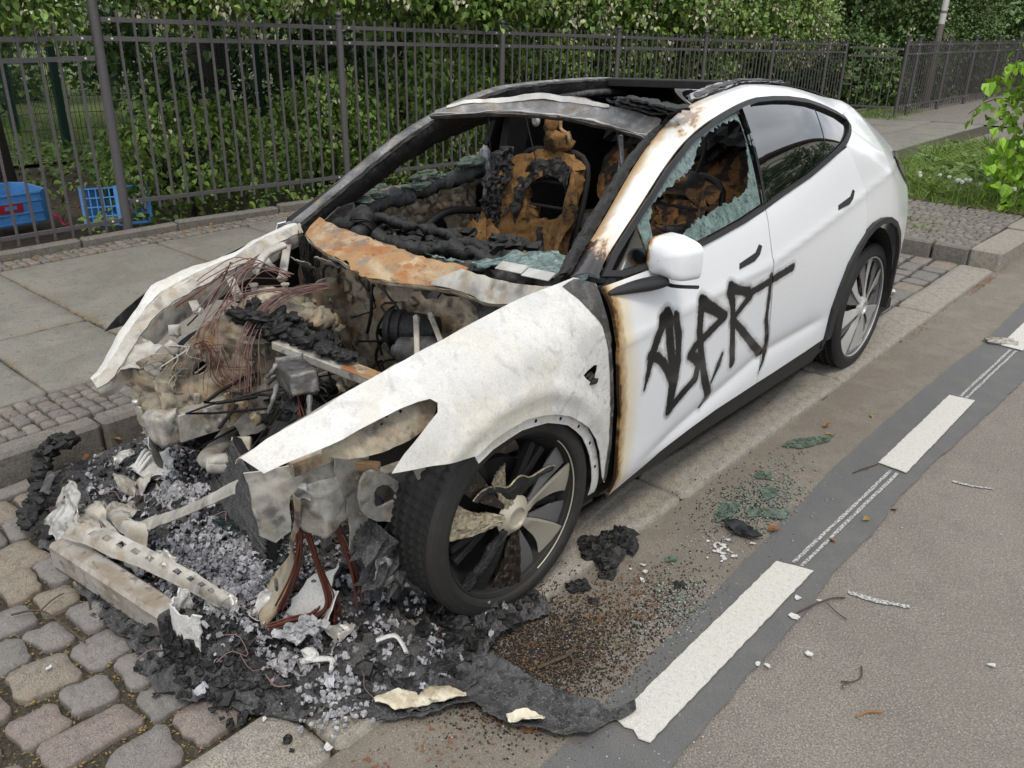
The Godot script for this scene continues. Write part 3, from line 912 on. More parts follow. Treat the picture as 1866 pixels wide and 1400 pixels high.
	mosaic(side, -1.25, 0.715, -7.45, -5.82, 0.068, r, false)
	st = nst()
	ground_sheet(st, -1.26, 0.72, -60, -12.2, 8, 60, 0.122)
	obj("far_paving", st, M.mosaic_far, side)

func mosaic(parent: Node, x0: float, x1: float, z0: float, z1: float, s: float, r: RandomNumberGenerator, single: bool) -> void:
	var sts := [nst(), nst()]
	var z := z1
	var j := 0
	while z > z0:
		var zz := s * r.randf_range(0.85, 1.2)
		var x := x0
		while x < x1 - s * 0.4:
			var w := s * r.randf_range(0.8, 1.25)
			if x + w > x1 - s * 0.4: w = x1 - x
			var k := 0 if r.randf() < 0.6 else 1
			var o := outline(x + 0.004, x + w - 0.004, z - zz + 0.004, z - 0.004, 0.007, r, 1)
			if single:
				var t := nst()
				stone(t, o, 0.12 + r.randf_range(-0.004, 0.004), 0.03, 0.006, 0.003, j, false)
				obj("mosaic_stone", t, M.mosaic[k], parent)
			else:
				stone(sts[k], o, 0.12 + r.randf_range(-0.004, 0.004), 0.03, 0.006, 0.003, j, false)
			x += w
			j += 1
		z -= zz
	if not single:
		for k in 2: obj("mosaic_paving", sts[k], M.mosaic[k], parent, "stuff")

# ---------------------------------------------------------------- fences
func bar_box(st: SurfaceTool, x: float, y0: float, y1: float, z: float, w: float, yaw := 0.0) -> void:
	bx(st, Vector3(x, (y0 + y1) * 0.5, z), Vector3(w, y1 - y0, w), Basis(Vector3.UP, yaw), 0.0015)

func fence_post(parent: Node, p: Vector3, h: float, r: float, ball := true) -> void:
	var st := nst()
	tube(st, [p, p + Vector3(0, h, 0)], r, 12)
	if ball:
		lathe(st, p + Vector3(0, h, 0), Basis(Vector3.UP, Vector3.LEFT, Vector3.BACK), [Vector2(0.0, 0.001), Vector2(0.0, r * 1.35), Vector2(0.012, r * 1.35), Vector2(0.012, r * 0.6), Vector2(0.02, r * 0.6), Vector2(0.026, r * 0.95), Vector2(0.04, r * 1.15), Vector2(0.054, r * 0.95), Vector2(0.064, r * 0.5), Vector2(0.066, 0.001)], 12)
	obj("post", st, M.iron, parent)

# bars between two points; heights above the local base
func fence_run(parent: Node, a: Vector3, b: Vector3, rails: Array, low: float, high: float, step: float, w := 0.017) -> void:
	var L := Vector2(b.x - a.x, b.z - a.z).length()
	var n := int(round(L / step))
	var yaw := atan2(b.x - a.x, b.z - a.z)
	for i in range(1, n):
		var p := a.lerp(b, float(i) / n)
		var st := nst()
		var tilt := rng.randf_range(-0.004, 0.004)
		bar_box(st, p.x + tilt, p.y + low, p.y + high, p.z, w, yaw)
		obj("bar", st, M.iron, parent)
	for r in rails:
		var st := nst()
		beam(st, a + Vector3(0, r, 0), b + Vector3(0, r, 0), 0.012, 0.034, Vector3.UP, 0.002)
		obj("rail", st, M.iron, parent)
		for q in [a.lerp(b, 0.03), a.lerp(b, 0.97)]:
			st = nst()
			lump(st, q + Vector3(0.009, r, 0), Vector3(0.008, 0.01, 0.01), 2, 0.05, 1.0, 6)
			obj("bolt", st, M.white_chip, parent)

func build_fences() -> void:
	var X := -4.31
	var sl := func(z: float) -> float: return 0.03 * (z + 1.36)
	# lower panel in front of the first post
	var low := thing("iron_fence", "lower grey iron bar fence panel in front of the two blue crates", "fence", Vector3.ZERO)
	fence_run(low, Vector3(X, 0, 1.2), Vector3(X, 0, -1.25), [0.23, 1.42, 1.555], 0.16, 1.66, 0.129)
	fence_post(low, Vector3(X, 0.05, 1.24), 1.85, 0.034)
	var fence := thing("iron_fence", "long grey iron bar fence with ball-topped posts running behind the burnt car", "fence", Vector3.ZERO)
	var zs := [-1.29, -3.49, -5.69, -7.88, -10.07, -12.26, -14.46, -15.3]
	for i in zs.size():
		fence_post(fence, Vector3(X, 0.05 + sl.call(zs[i]), zs[i]), 1.79 if i == 0 else 1.70, 0.036 if i == 0 else 0.031)
		if i < zs.size() - 1:
			fence_run(fence, Vector3(X, sl.call(zs[i]), zs[i] - 0.04), Vector3(X, sl.call(zs[i + 1]), zs[i + 1] + 0.04), [0.36, 1.55, 1.68], 0.29, 1.745, 0.122)
	var gate := thing("iron_gate", "grey iron gate with widely spaced bars between two ball-topped posts", "gate", Vector3.ZERO)
	var gy := -0.42
	fence_run(gate, Vector3(-4.27, gy, -15.33), Vector3(-3.34, gy, -15.55), [0.62, 1.50, 1.64], 0.50, 1.72, 0.13)
	for yy in [1.0, 1.14]:
		var st := nst()
		beam(st, Vector3(-4.27, gy + yy, -15.30), Vector3(-4.12, gy + yy, -15.34), 0.02, 0.03)
		obj("latch", st, M.iron, gate)
	var far := thing("iron_fence", "distant iron bar fence past the gate beside the rising pavement", "fence", Vector3.ZERO)
	var fz := [-15.57, -16.21, -18.04, -19.9, -21.77, -23.66, -25.5, -27.5, -29.5]
	for i in fz.size():
		fence_post(far, Vector3(-3.3, -0.42 + 0.012 * (fz[i] + 15.5), fz[i]), 1.83, 0.034)
		if i < fz.size() - 1:
			var y0: float = -0.42 + 0.012 * (fz[i] + 15.5)
			var y1: float = -0.42 + 0.012 * (fz[i + 1] + 15.5)
			fence_run(far, Vector3(-3.3, y0, fz[i] - 0.04), Vector3(-3.3, y1, fz[i + 1] + 0.04), [0.64, 1.56, 1.72], 0.52, 1.78, 0.122)
	# green welded mesh fence in the garden
	var mesh_pts := [Vector3(-9.75, -0.05, 2.2), Vector3(-9.67, -0.05, -0.45), Vector3(-9.59, -0.05, -3.09), Vector3(-9.1, -0.1, -5.73), Vector3(-8.7, -0.15, -8.3), Vector3(-8.4, -0.2, -10.9), Vector3(-8.1, -0.3, -13.5)]
	var gf := thing("mesh_fence", "dark green welded wire mesh fence with square posts deep in the garden", "fence", Vector3.ZERO)
	for i in mesh_pts.size():
		var p: Vector3 = mesh_pts[i]
		var st := nst()
		bx(st, p + Vector3(0, 0.98, 0), Vector3(0.06, 2.0, 0.09), Basis.IDENTITY, 0.004)
		obj("post", st, M.green_metal, gf)
		if i < mesh_pts.size() - 1: mesh_panel(gf, p, mesh_pts[i + 1])
	var g2 := thing("mesh_fence", "short green wire mesh fence turning away behind the soil bed", "fence", Vector3.ZERO)
	var st2 := nst()
	bx(st2, Vector3(-11.4, 0.93, -3.15), Vector3(0.06, 2.0, 0.09), Basis.IDENTITY, 0.004)
	obj("post", st2, M.green_metal, g2)
	mesh_panel(g2, Vector3(-9.62, -0.05, -3.12), Vector3(-11.4, -0.05, -3.15))
	mesh_panel(g2, Vector3(-11.4, -0.05, -3.15), Vector3(-13.9, -0.05, -3.2))

func mesh_panel(parent: Node, a: Vector3, b: Vector3) -> void:
	var st := nst()
	var L := a.distance_to(b)
	var n := int(L / 0.052)
	for i in range(1, n):
		var p := a.lerp(b, float(i) / n)
		tube(st, [p + Vector3(0, 0.08, 0), p + Vector3(0, 1.9, 0)], 0.0032, 4)
	for k in 10:
		var y := 0.1 + 0.2 * k
		tube(st, [a + Vector3(0, y, 0), b + Vector3(0, y, 0)], 0.004, 4)
	obj("wire_mesh", st, M.green_metal, parent, "stuff")

# ---------------------------------------------------------------- plants
func leaf_mesh(L: float, w: float, heart := false) -> ArrayMesh:
	var st := nst()
	var o: Array = [Vector2(0, 0), Vector2(0.5, 0.22), Vector2(0.46, 0.55), Vector2(0.0, 1.0)] if not heart else [Vector2(0, 0.06), Vector2(0.44, 0.08), Vector2(0.5, 0.45), Vector2(0.26, 0.8), Vector2(0.0, 1.0)]
	for s in [-1.0, 1.0]:
		var pts: Array = []
		for q in o: pts.append(Vector3(q.x * s * w, absf(q.x) * w * 0.28 - q.y * q.y * L * 0.22, q.y * L))
		for i in range(1, pts.size() - 1): ftri(st, pts[0], pts[i], pts[i + 1], Vector3.UP)
		ftri(st, pts[0], pts[pts.size() - 1], Vector3(0, -L * 0.05, L * 0.45), Vector3.UP)
		ftri(st, pts[pts.size() - 2], pts[pts.size() - 1], Vector3(0, -L * 0.05, L * 0.45), Vector3.UP)
	return st.commit()

func leaves(parent: Node, called: String, mesh: ArrayMesh, mat: Material, xf: Array, cols: Array) -> MultiMeshInstance3D:
	var mm := MultiMesh.new()
	mm.transform_format = MultiMesh.TRANSFORM_3D
	mm.use_colors = true
	mm.mesh = mesh
	mm.instance_count = xf.size()
	for i in xf.size():
		mm.set_instance_transform(i, xf[i])
		mm.set_instance_color(i, cols[i])
	var o := MultiMeshInstance3D.new()
	o.multimesh = mm
	o.material_override = mat
	if parent == null:
		o.name = numbered(called)
		add_child(o)
	else:
		o.name = called
		parent.add_child(o, true)
	o.set_meta("kind", "stuff")
	return o

func leaf_xf(p: Vector3, r: RandomNumberGenerator, droop := 0.5, s0 := 0.7, s1 := 1.25) -> Transform3D:
	var b := Basis(Vector3.UP, r.randf() * TAU) * Basis(Vector3.RIGHT, droop + r.randf_range(-0.7, 0.7)) * Basis(Vector3.BACK, r.randf_range(-0.6, 0.6))
	return Transform3D(b.scaled(Vector3.ONE * r.randf_range(s0, s1)), p)

func leaf_col(r: RandomNumberGenerator, v := 0.25) -> Color:
	var k := 1.0 + r.randf_range(-v, v)
	var y := r.randf_range(-0.12, 0.18)
	return Color(k * (1.0 + y), k, k * (1.0 - y))

# crown of clumps round twig ends inside an ellipsoid
func crown(parent: Node, c: Vector3, rad: Vector3, clumps: int, per: int, spread: float, mesh: ArrayMesh, mat: Material, sd: int, limb_from: Vector3, bracts := 0) -> void:
	var r := RandomNumberGenerator.new()
	r.seed = sd
	var xf: Array = []
	var cols: Array = []
	var bx_: Array = []
	var bc: Array = []
	var st := nst()
	for k in clumps:
		var d := Vector3(r.randf_range(-1, 1), r.randf_range(-1, 1), r.randf_range(-1, 1))
		while d.length() > 1.0: d = Vector3(r.randf_range(-1, 1), r.randf_range(-1, 1), r.randf_range(-1, 1))
		d = d.normalized() * pow(d.length(), 0.6)
		var p := c + d * rad
		if k % 3 == 0:
			var mid := limb_from.lerp(p, 0.55) + Vector3(r.randf_range(-0.1, 0.1), 0.12 * rad.y, r.randf_range(-0.1, 0.1))
			tube(st, [limb_from, mid, p], [0.022, 0.012, 0.004], 5)
		var tone := r.randf_range(-0.18, 0.18)
		var n := int(per * r.randf_range(0.5, 1.4))
		for i in n:
			var q := Vector3(r.randfn(0, 1), r.randfn(0, 0.75), r.randfn(0, 1)) * spread
			xf.append(leaf_xf(p + q, r, 0.55))
			var lc := leaf_col(r)
			cols.append(lc * (1.0 + tone))
		if k < bracts:
			for i in 34:
				var q := Vector3(r.randfn(0.8, 0.5), r.randf_range(-1.7, 0.4), r.randfn(0, 0.6)) * spread
				bx_.append(leaf_xf(p + q, r, 1.1, 0.4, 0.8))
				bc.append(Color.WHITE)
	if clumps > 2: obj("limb", st, M.bark, parent, "stuff")
	leaves(parent, "crown", mesh, mat, xf, cols)
	if bx_.size() > 0: leaves(parent, "blossom", mesh, M.bract, bx_, bc)

func trunk(parent: Node, pts: Array, r0: float, r1: float, mat: Material) -> void:
	var st := nst()
	var p := cvs(pts, 14)
	var rr: Array = []
	for i in p.size():
		var t := float(i) / (p.size() - 1)
		rr.append(lerpf(r0, r1, t) * (1.0 + 0.35 * exp(-t * 9.0)))
	tube(st, p, rr, 14)
	obj("trunk", st, mat, parent)

func build_garden() -> void:
	var small := leaf_mesh(0.062, 0.044)
	var mid := leaf_mesh(0.078, 0.06, true)
	var wide := leaf_mesh(0.15, 0.115, true)
	# shrubs and young trees behind the fence: [label, category, x, z, base y, crown centre y, radii, clumps, per clump, spread, material, bracts]
	var L := [
		["overhanging lime branch with pale drooping bracts in the upper left corner", "tree", -4.75, -0.55, 1.95, Vector3(0.55, 0.42, 0.9), 46, 60, 0.11, 0, 22],
		["leafy branch hanging over the fence just past the tallest post", "tree", -4.7, -2.5, 2.0, Vector3(0.5, 0.36, 0.9), 36, 55, 0.11, 0, 30],
		["low shrub with thin stems just behind the second fence panel", "shrub", -5.15, -2.3, 0.50, Vector3(0.5, 0.5, 0.75), 34, 42, 0.11, 0, 6],
		["bushy light green shrub behind the second fence post", "shrub", -5.2, -3.9, 0.58, Vector3(0.5, 0.6, 0.7), 38, 44, 0.11, 0, 3],
		["dense shrub leaning on the fence behind the burnt windscreen", "shrub", -5.1, -5.6, 0.78, Vector3(0.55, 0.8, 0.9), 52, 46, 0.12, 0, 4],
		["tall leafy bush above the car roof between third and fourth fence posts", "shrub", -5.3, -7.3, 1.0, Vector3(0.65, 1.0, 1.0), 72, 50, 0.12, 0, 8],
		["broad bush with pale flower heads behind the fourth fence post", "shrub", -5.4, -9.3, 0.95, Vector3(0.75, 1.05, 1.1), 100, 55, 0.12, 0, 26],
		["pale blossoming bush behind the fifth fence post", "shrub", -5.5, -11.5, 0.95, Vector3(0.75, 1.1, 1.2), 100, 55, 0.13, 0, 80],
		["dark leafy bush behind the end of the long fence", "shrub", -5.7, -13.8, 0.85, Vector3(0.8, 1.2, 1.2), 90, 55, 0.13, 1, 8],
		["dark rounded bush behind the iron gate", "shrub", -5.2, -17.2, 0.7, Vector3(1.1, 1.1, 1.2), 100, 60, 0.14, 1, 4],
		["dark tall bush behind the far fence", "shrub", -4.9, -20.0, 0.9, Vector3(1.0, 1.8, 1.7), 120, 60, 0.16, 1, 10],
		["dark bush at the end of the far fence", "shrub", -4.9, -24.0, 0.9, Vector3(1.0, 1.9, 2.4), 130, 60, 0.18, 1, 10],
		["hedge-like bush far down the pavement", "shrub", -4.6, -29.0, 0.9, Vector3(1.6, 2.0, 2.6), 120, 60, 0.2, 1, 6],
		["leafy canopy spreading over the fence above the car roof", "tree", -5.0, -5.3, 2.15, Vector3(0.8, 0.5, 1.8), 90, 60, 0.13, 0, 50],
		["leafy canopy spreading over the fence above the rear window", "tree", -5.2, -9.4, 1.95, Vector3(0.9, 0.6, 2.1), 100, 60, 0.14, 0, 110],
		["canopy with clustered pale blossom over the far end of the fence", "tree", -5.4, -13.9, 1.75, Vector3(1.0, 0.75, 2.3), 110, 60, 0.15, 0, 130],
		["background bush behind the wire mesh on the far left", "shrub", -11.2, -6.5, 1.0, Vector3(1.4, 1.2, 2.2), 70, 60, 0.2, 1, 0],
		["background thicket behind the wire mesh in the middle", "shrub", -10.6, -11.0, 1.2, Vector3(1.6, 1.6, 3.0), 100, 60, 0.22, 1, 0],
		["background thicket at the far end of the garden", "shrub", -9.6, -18.0, 1.2, Vector3(2.2, 2.2, 4.0), 120, 60, 0.28, 1, 0],
		["background thicket closing the street on the left", "shrub", -8.6, -28.0, 1.5, Vector3(2.6, 2.6, 5.0), 120, 60, 0.32, 1, 0],
		["background thicket far behind the mesh fence on the left", "shrub", -17.0, -6.0, 1.6, Vector3(2.0, 1.9, 3.6), 90, 60, 0.3, 0, 0],
		["background thicket far behind the mesh fence in the middle", "shrub", -15.5, -13.5, 1.6, Vector3(2.2, 2.0, 4.0), 90, 60, 0.3, 0, 0],
		["background thicket far back at the left edge of the photo", "shrub", -18.5, 1.5, 1.6, Vector3(2.0, 1.9, 3.6), 90, 60, 0.3, 0, 0],
		["background thicket left of the green mesh fence", "shrub", -13.5, -1.0, 1.2, Vector3(1.5, 1.5, 3.0), 90, 60, 0.24, 1, 0],
	]
	for i in L.size():
		var d: Array = L[i]
		var gy := gl(d[2], d[3])
		var low: bool = d[4] < 1.3
		var t := thing("shrub" if d[1] == "shrub" else "tree_branch", d[0], d[1], Vector3(d[2], gy, d[3]))
		var fork := Vector3(-0.3, d[4] * 0.5, 0.0)
		if low:
			for k in 4:
				var st := nst()
				var e := Vector3(rng.randf_range(-0.8, 0.8) * d[5].x, d[4] + rng.randf_range(-0.2, 0.5) * d[5].y, rng.randf_range(-0.8, 0.8) * d[5].z)
				tube(st, cvs([Vector3(rng.randf_range(-0.1, 0.1), -0.05, rng.randf_range(-0.1, 0.1)), e * 0.5 + Vector3(rng.randf_range(-0.1, 0.1), 0.1, 0), e], 8), [0.022, 0.02, 0.018, 0.016, 0.013, 0.011, 0.008, 0.005], 6)
				obj("stem", st, M.bark, t)
		else:
			var st := nst()
			tube(st, cvs([Vector3(-2.2, d[4] + 0.6, 0.3), Vector3(-1.1, d[4] + 0.35, 0.1), Vector3(-0.2, d[4] + 0.1, 0.0), Vector3(0.25, d[4] - 0.1, -0.2)], 10), [0.05, 0.045, 0.04, 0.034, 0.03, 0.025, 0.02, 0.015, 0.01, 0.006], 7)
			obj("bough", st, M.bark, t)
			fork = Vector3(-0.3, d[4] + 0.15, 0.0)
		crown(t, Vector3(0, d[4], 0), d[5], int(d[6] * (1.25 if d[8] < 0.19 else 1.0)), int(d[7] * (1.9 if d[8] < 0.19 else 1.0)), d[8], wide if d[8] >= 0.19 else (mid if d[8] > 0.125 else small), [M.leaf, M.leaf_dark][d[9]], 500 + i * 7, fork, d[10])
	# park trees: trunks seen between the bars, tall crowns that shade the garden
	var T := [
		["stout dark park tree trunk behind the mesh fence near the tallest post", -10.2, -5.6, 0.30, Vector3(2.8, 1.7, 2.8)],
		["slim dark trunk behind the fence panel left of the car roof", -6.6, -6.2, 0.10, Vector3(2.0, 1.4, 2.2)],
		["grey weathered trunk cut by the left edge of the photo", -7.25, -1.38, 0.17, Vector3(2.4, 1.5, 2.4)],
		["tall park tree behind the bushes over the car's rear window", -7.6, -11.5, 0.16, Vector3(2.6, 1.8, 3.0)],
		["tall park tree shading the far fence", -6.6, -19.5, 0.2, Vector3(2.6, 2.0, 3.6)],
	]
	for i in T.size():
		var d: Array = T[i]
		var t := thing("park_tree", d[0], "tree", Vector3(d[1], gl(d[1], d[2]), d[2]))
		trunk(t, [Vector3(0, -0.1, 0), Vector3(0.03, 1.2, 0.02), Vector3(-0.05, 2.6, 0.08), Vector3(0, 4.6, 0)], d[3], d[3] * 0.55, M.bark)
		crown(t, Vector3(0.2, 4.4, 0), d[4], 110, 36, 0.34, leaf_mesh(0.19, 0.15, true), M.leaf_dark, 900 + i, Vector3(0, 3.0, 0))
	# ground plants: ivy-like cover, grass
	var r := RandomNumberGenerator.new()
	r.seed = 77
	var xf: Array = []
	var cols: Array = []
	for i in 24000:
		var z := r.randf_range(-16.0, -1.0)
		var x := r.randf_range(-9.0, -4.45)
		var dens := 0.5 + 0.8 * noise3(Vector3(x, 0, z), 0.9, 3)
		if z > -2.2: dens -= 0.45 * smoothstep(-2.2, -1.0, z)
		if r.randf() > dens: continue
		var hgt := r.randf_range(0.02, 0.34) * (0.4 + dens)
		xf.append(leaf_xf(Vector3(x, gl(x, z) + 0.0 + hgt, z), r, 0.25, 0.7, 1.5))
		cols.append(leaf_col(r, 0.3))
	for i in 1500:
		var z := r.randf_range(-16.0, 0.9)
		var x := -4.5 + r.randf_range(-0.3, 0.22)
		if noise3(Vector3(x, 7, z), 1.6, 3) < 0.02: continue
		xf.append(leaf_xf(Vector3(x, gl(x, z) + 0.06 + r.randf_range(0.0, 0.16), z), r, 0.3, 0.4, 0.9))
		cols.append(leaf_col(r, 0.3))
	var uc := leaves(null, "undergrowth", small, M.leaf, xf, cols)
	meta(uc, "low leafy ground cover under the shrubs behind the iron fence", "undergrowth")
	var lw := nst()
	ground_sheet(lw, -60.0, -9.0, -60.0, 12.0, 30, 40, -0.05, 0.05, 0.7)
	obj("lawn", lw, M.lawn).set_meta("kind", "structure")
	grass_patch("garden_grass", "green grass in the garden between the iron fence and the mesh fence", -13.0, -5.0, -14.0, -2.4, 26000, 0.22, r, 0.0)
	grass_patch("gate_grass", "unmown grass behind and below the iron gate", -5.4, -3.1, -17.5, -14.9, 5000, 0.2, r, 0.05)
	# dry litter on the soil
	xf = []; cols = []
	for i in 900:
		var z := r.randf_range(-6.0, 1.2)
		var x := r.randf_range(-7.5, -4.24) if r.randf() < 0.6 else r.randf_range(-4.6, -4.0)
		xf.append(leaf_xf(Vector3(x, gl(x, z) + (0.01 if x < -4.15 else 0.125), z), r, 0.1, 0.25, 0.6))
		cols.append(Color(1, 1, 1) * r.randf_range(0.5, 1.2))
	var dl := leaves(null, "dry_leaves", small, M.dry_leaf, xf, cols)
	meta(dl, "brown dry leaves scattered on the soil along the fence foot", "leaves")
	build_crates()

func grass_patch(called: String, label: String, x0: float, x1: float, z0: float, z1: float, n: int, h: float, r: RandomNumberGenerator, lift: float) -> void:
	var st := nst()
	ftri(st, Vector3(-0.004, 0, 0), Vector3(0.004, 0, 0), Vector3(0.003, 0.55, 0.08), Vector3.BACK)
	ftri(st, Vector3(-0.004, 0, 0), Vector3(0.003, 0.55, 0.08), Vector3(-0.003, 0.55, 0.08), Vector3.BACK)
	ftri(st, Vector3(-0.003, 0.55, 0.08), Vector3(0.003, 0.55, 0.08), Vector3(0, 0.95, 0.28), Vector3.BACK)
	var blade := st.commit()
	var xf: Array = []
	var cols: Array = []
	for i in n:
		var x := r.randf_range(x0, x1)
		var z := r.randf_range(z0, z1)
		var edge := minf(minf(x - x0, x1 - x), minf(z - z0, z1 - z))
		if edge < 0.25 and r.randf() > edge / 0.25 + 0.2: continue
		var k := h * r.randf_range(0.5, 1.35) * (0.75 + 0.7 * noise3(Vector3(x, 0, z), 1.4, 8))
		var b := Basis(Vector3.UP, r.randf() * TAU) * Basis(Vector3.RIGHT, r.randf_range(-0.25, 0.45))
		xf.append(Transform3D(b.scaled(Vector3(1.0 + h * 2.0, k, k)), Vector3(x, gl(x, z) + lift, z)))
		cols.append(leaf_col(r, 0.3))
	meta(leaves(null, called, blade, M.grass, xf, cols), label, "grass")

func build_crates() -> void:
	# an upright stacking crate with a printed panel
	var c := thing("plastic_crate", "upright blue plastic crate with a red printed panel on the soil", "crate", Vector3(-5.86, 0.02, -0.93))
	c.rotation.y = 1.62
	crate_body(c, 0.40, 0.27, 0.58)
	var st := nst()
	bx(st, Vector3(-0.06, 0.155, 0.297), Vector3(0.22, 0.075, 0.006), Basis.IDENTITY, 0.001)
	obj("print_panel", st, M.red_print, c)
	st = nst()
	bx(st, Vector3(-0.05, 0.158, 0.301), Vector3(0.10, 0.03, 0.004), Basis.IDENTITY, 0.001)
	obj("print_mark", st, M.crate, c)
	var d := thing("plastic_crate", "blue plastic crate tipped on its side beside the tallest fence post", "crate", Vector3(-4.95, 0.03, -1.52))
	d.rotation = Vector3(-0.15, 0.5, 0.12)
	crate_grid(d)
	st = nst()
	var ob := smooth_poly(poly([0, 0.02, 0.05, 0.0, 0.1, 0.03, 0.16, 0.02, 0.14, 0.05, 0.08, 0.06, 0.07, 0.1, 0.03, 0.07]))
	sheet(st, ob, [], func(q: Vector2) -> Vector3: return Vector3(q.x - 5.36, 0.06 + 0.04 * sin(q.x * 40.0) + q.y * 0.5, -1.16 - q.x * 0.4 + q.y * 0.6), 0.02, 0.004)
	loose("plastic_scrap", st, M.pink, "crumpled pink plastic scrap lying beside the upright crate", "plastic scrap")

func crate_body(c: Node3D, w: float, h: float, l: float) -> void:
	# open box: l along x, w along z
	var st: SurfaceTool
	for s in [-1.0, 1.0]:
		st = nst()
		bx(st, Vector3(0, h * 0.5, s * (w * 0.5 + 0.08)), Vector3(l - 0.16, h, 0.012), Basis.IDENTITY, 0.003)
		obj("wall", st, M.crate, c)
		st = nst()
		bx(st, Vector3(s * (l * 0.5), h * 0.5, 0), Vector3(0.012, h, w), Basis.IDENTITY, 0.003)
		obj("wall", st, M.crate, c)
		for k in [-1.0, 1.0]:
			st = nst()
			bx(st, Vector3(s * (l * 0.5 - 0.04), h * 0.5, k * (w * 0.5 + 0.04)), Vector3(0.116, h - 0.004, 0.011), Basis(Vector3.UP, s * k * PI * 0.25), 0.003)
			obj("wall", st, M.crate, c)
	st = nst()
	bx(st, Vector3(0, 0.01, 0), Vector3(l - 0.06, 0.016, w + 0.06), Basis.IDENTITY, 0.004)
	obj("bottom", st, M.crate, c)
	for y in [h - 0.012, h * 0.72, h * 0.36, 0.02]:
		for s in [-1.0, 1.0]:
			st = nst()
			bx(st, Vector3(0, y, s * (w * 0.5 + 0.09)), Vector3(l - 0.14, 0.014, 0.02), Basis.IDENTITY, 0.003)
			obj("rib", st, M.crate, c)
			st = nst()
			bx(st, Vector3(s * (l * 0.5 + 0.008), y, 0), Vector3(0.02, 0.014, w + 0.02), Basis.IDENTITY, 0.003)
			obj("rib", st, M.crate, c)

func crate_grid(c: Node3D) -> void:
	# lying on its side: open mouth towards the street, lattice walls
	for side in 4:
		var a := side * PI * 0.5
		var b := Basis(Vector3.RIGHT, a)
		var w := 0.40 if side % 2 == 0 else 0.30
		var off := 0.15 if side % 2 == 0 else 0.20
		var st := nst()
		for k in 6:
			var t := -0.5 + k / 5.0
			bx(st, Vector3(0, 0.17, 0) + b * Vector3(t * 0.32, off, 0), Vector3(0.012, 0.008, w), b, 0.002)
		for k in 5:
			var t := -0.5 + k / 4.0
			bx(st, Vector3(0, 0.17, 0) + b * Vector3(0, off + 0.001, t * w), Vector3(0.33, 0.008, 0.012), b, 0.002)
		obj("lattice", st, M.crate, c, "stuff")
		for s in [-1.0, 1.0]:
			st = nst()
			bx(st, Vector3(0, 0.17, 0) + b * Vector3(s * 0.165, off + 0.004, 0), Vector3(0.04, 0.02, w + 0.03), b, 0.004)
			obj("rim", st, M.crate, c)
	var st := nst()
	bx(st, Vector3(-0.17, 0.17, 0), Vector3(0.01, 0.3, 0.4), Basis.IDENTITY, 0.003)
	obj("bottom", st, M.crate, c)

# ---------------------------------------------------------------- the car's side surface: x over (z, y)
const ST := [
	[0.95, [.20, .35, .5, .6, .68, .74, .79, .95, 1.1], [.62, .66, .68, .68, .66, .64, .61, .5, .3]],
	[0.80, [.20, .35, .5, .62, .70, .76, .815, .95, 1.1], [.74, .78, .79, .78, .755, .725, .675, .5, .3]],
	[0.6, [.20, .32, .5, .66, .76, .82, .87, 1.0, 1.15], [.86, .90, .905, .89, .85, .80, .72, .6, .4]],
	[0.3, [.20, .32, .5, .70, .80, .88, .945, 1.05, 1.2], [.90, .93, .945, .945, .925, .87, .75, .6, .4]],
	[0.0, [.20, .32, .5, .72, .84, .93, 1.0, 1.1, 1.3], [.91, .94, .955, .955, .94, .89, .77, .65, .5]],
	[-.35, [.22, .3, .45, .74, .86, .96, 1.04, 1.15, 1.3], [.895, .925, .935, .95, .945, .92, .86, .76, .62]],
	[-.8, [.22, .3, .42, .70, .86, .97, 1.055, 1.25, 1.42], [.885, .92, .93, .945, .945, .92, .885, .765, .655]],
	[-1.5, [.22, .3, .42, .70, .88, 1.0, 1.11, 1.33, 1.54], [.885, .92, .932, .947, .947, .925, .885, .75, .585]],
	[-2.2, [.22, .3, .42, .70, .90, 1.06, 1.24, 1.42, 1.54], [.885, .92, .935, .952, .945, .92, .86, .74, .60]],
	[-2.9, [.22, .3, .45, .72, .90, 1.05, 1.165, 1.31, 1.41], [.89, .93, .945, .955, .935, .90, .85, .72, .60]],
	[-3.4, [.25, .35, .5, .70, .86, .98, 1.07, 1.16, 1.245], [.82, .86, .872, .875, .855, .815, .76, .68, .58]],
	[-3.75, [.30, .4, .55, .70, .82, .93, 1.0, 1.065, 1.15], [.66, .71, .745, .755, .745, .71, .66, .60, .52]],
	[-3.95, [.32, .42, .55, .70, .82, .93, 1.0, 1.06, 1.12], [.47, .54, .58, .60, .59, .55, .50, .42, .32]],
]
var s_memo := {}

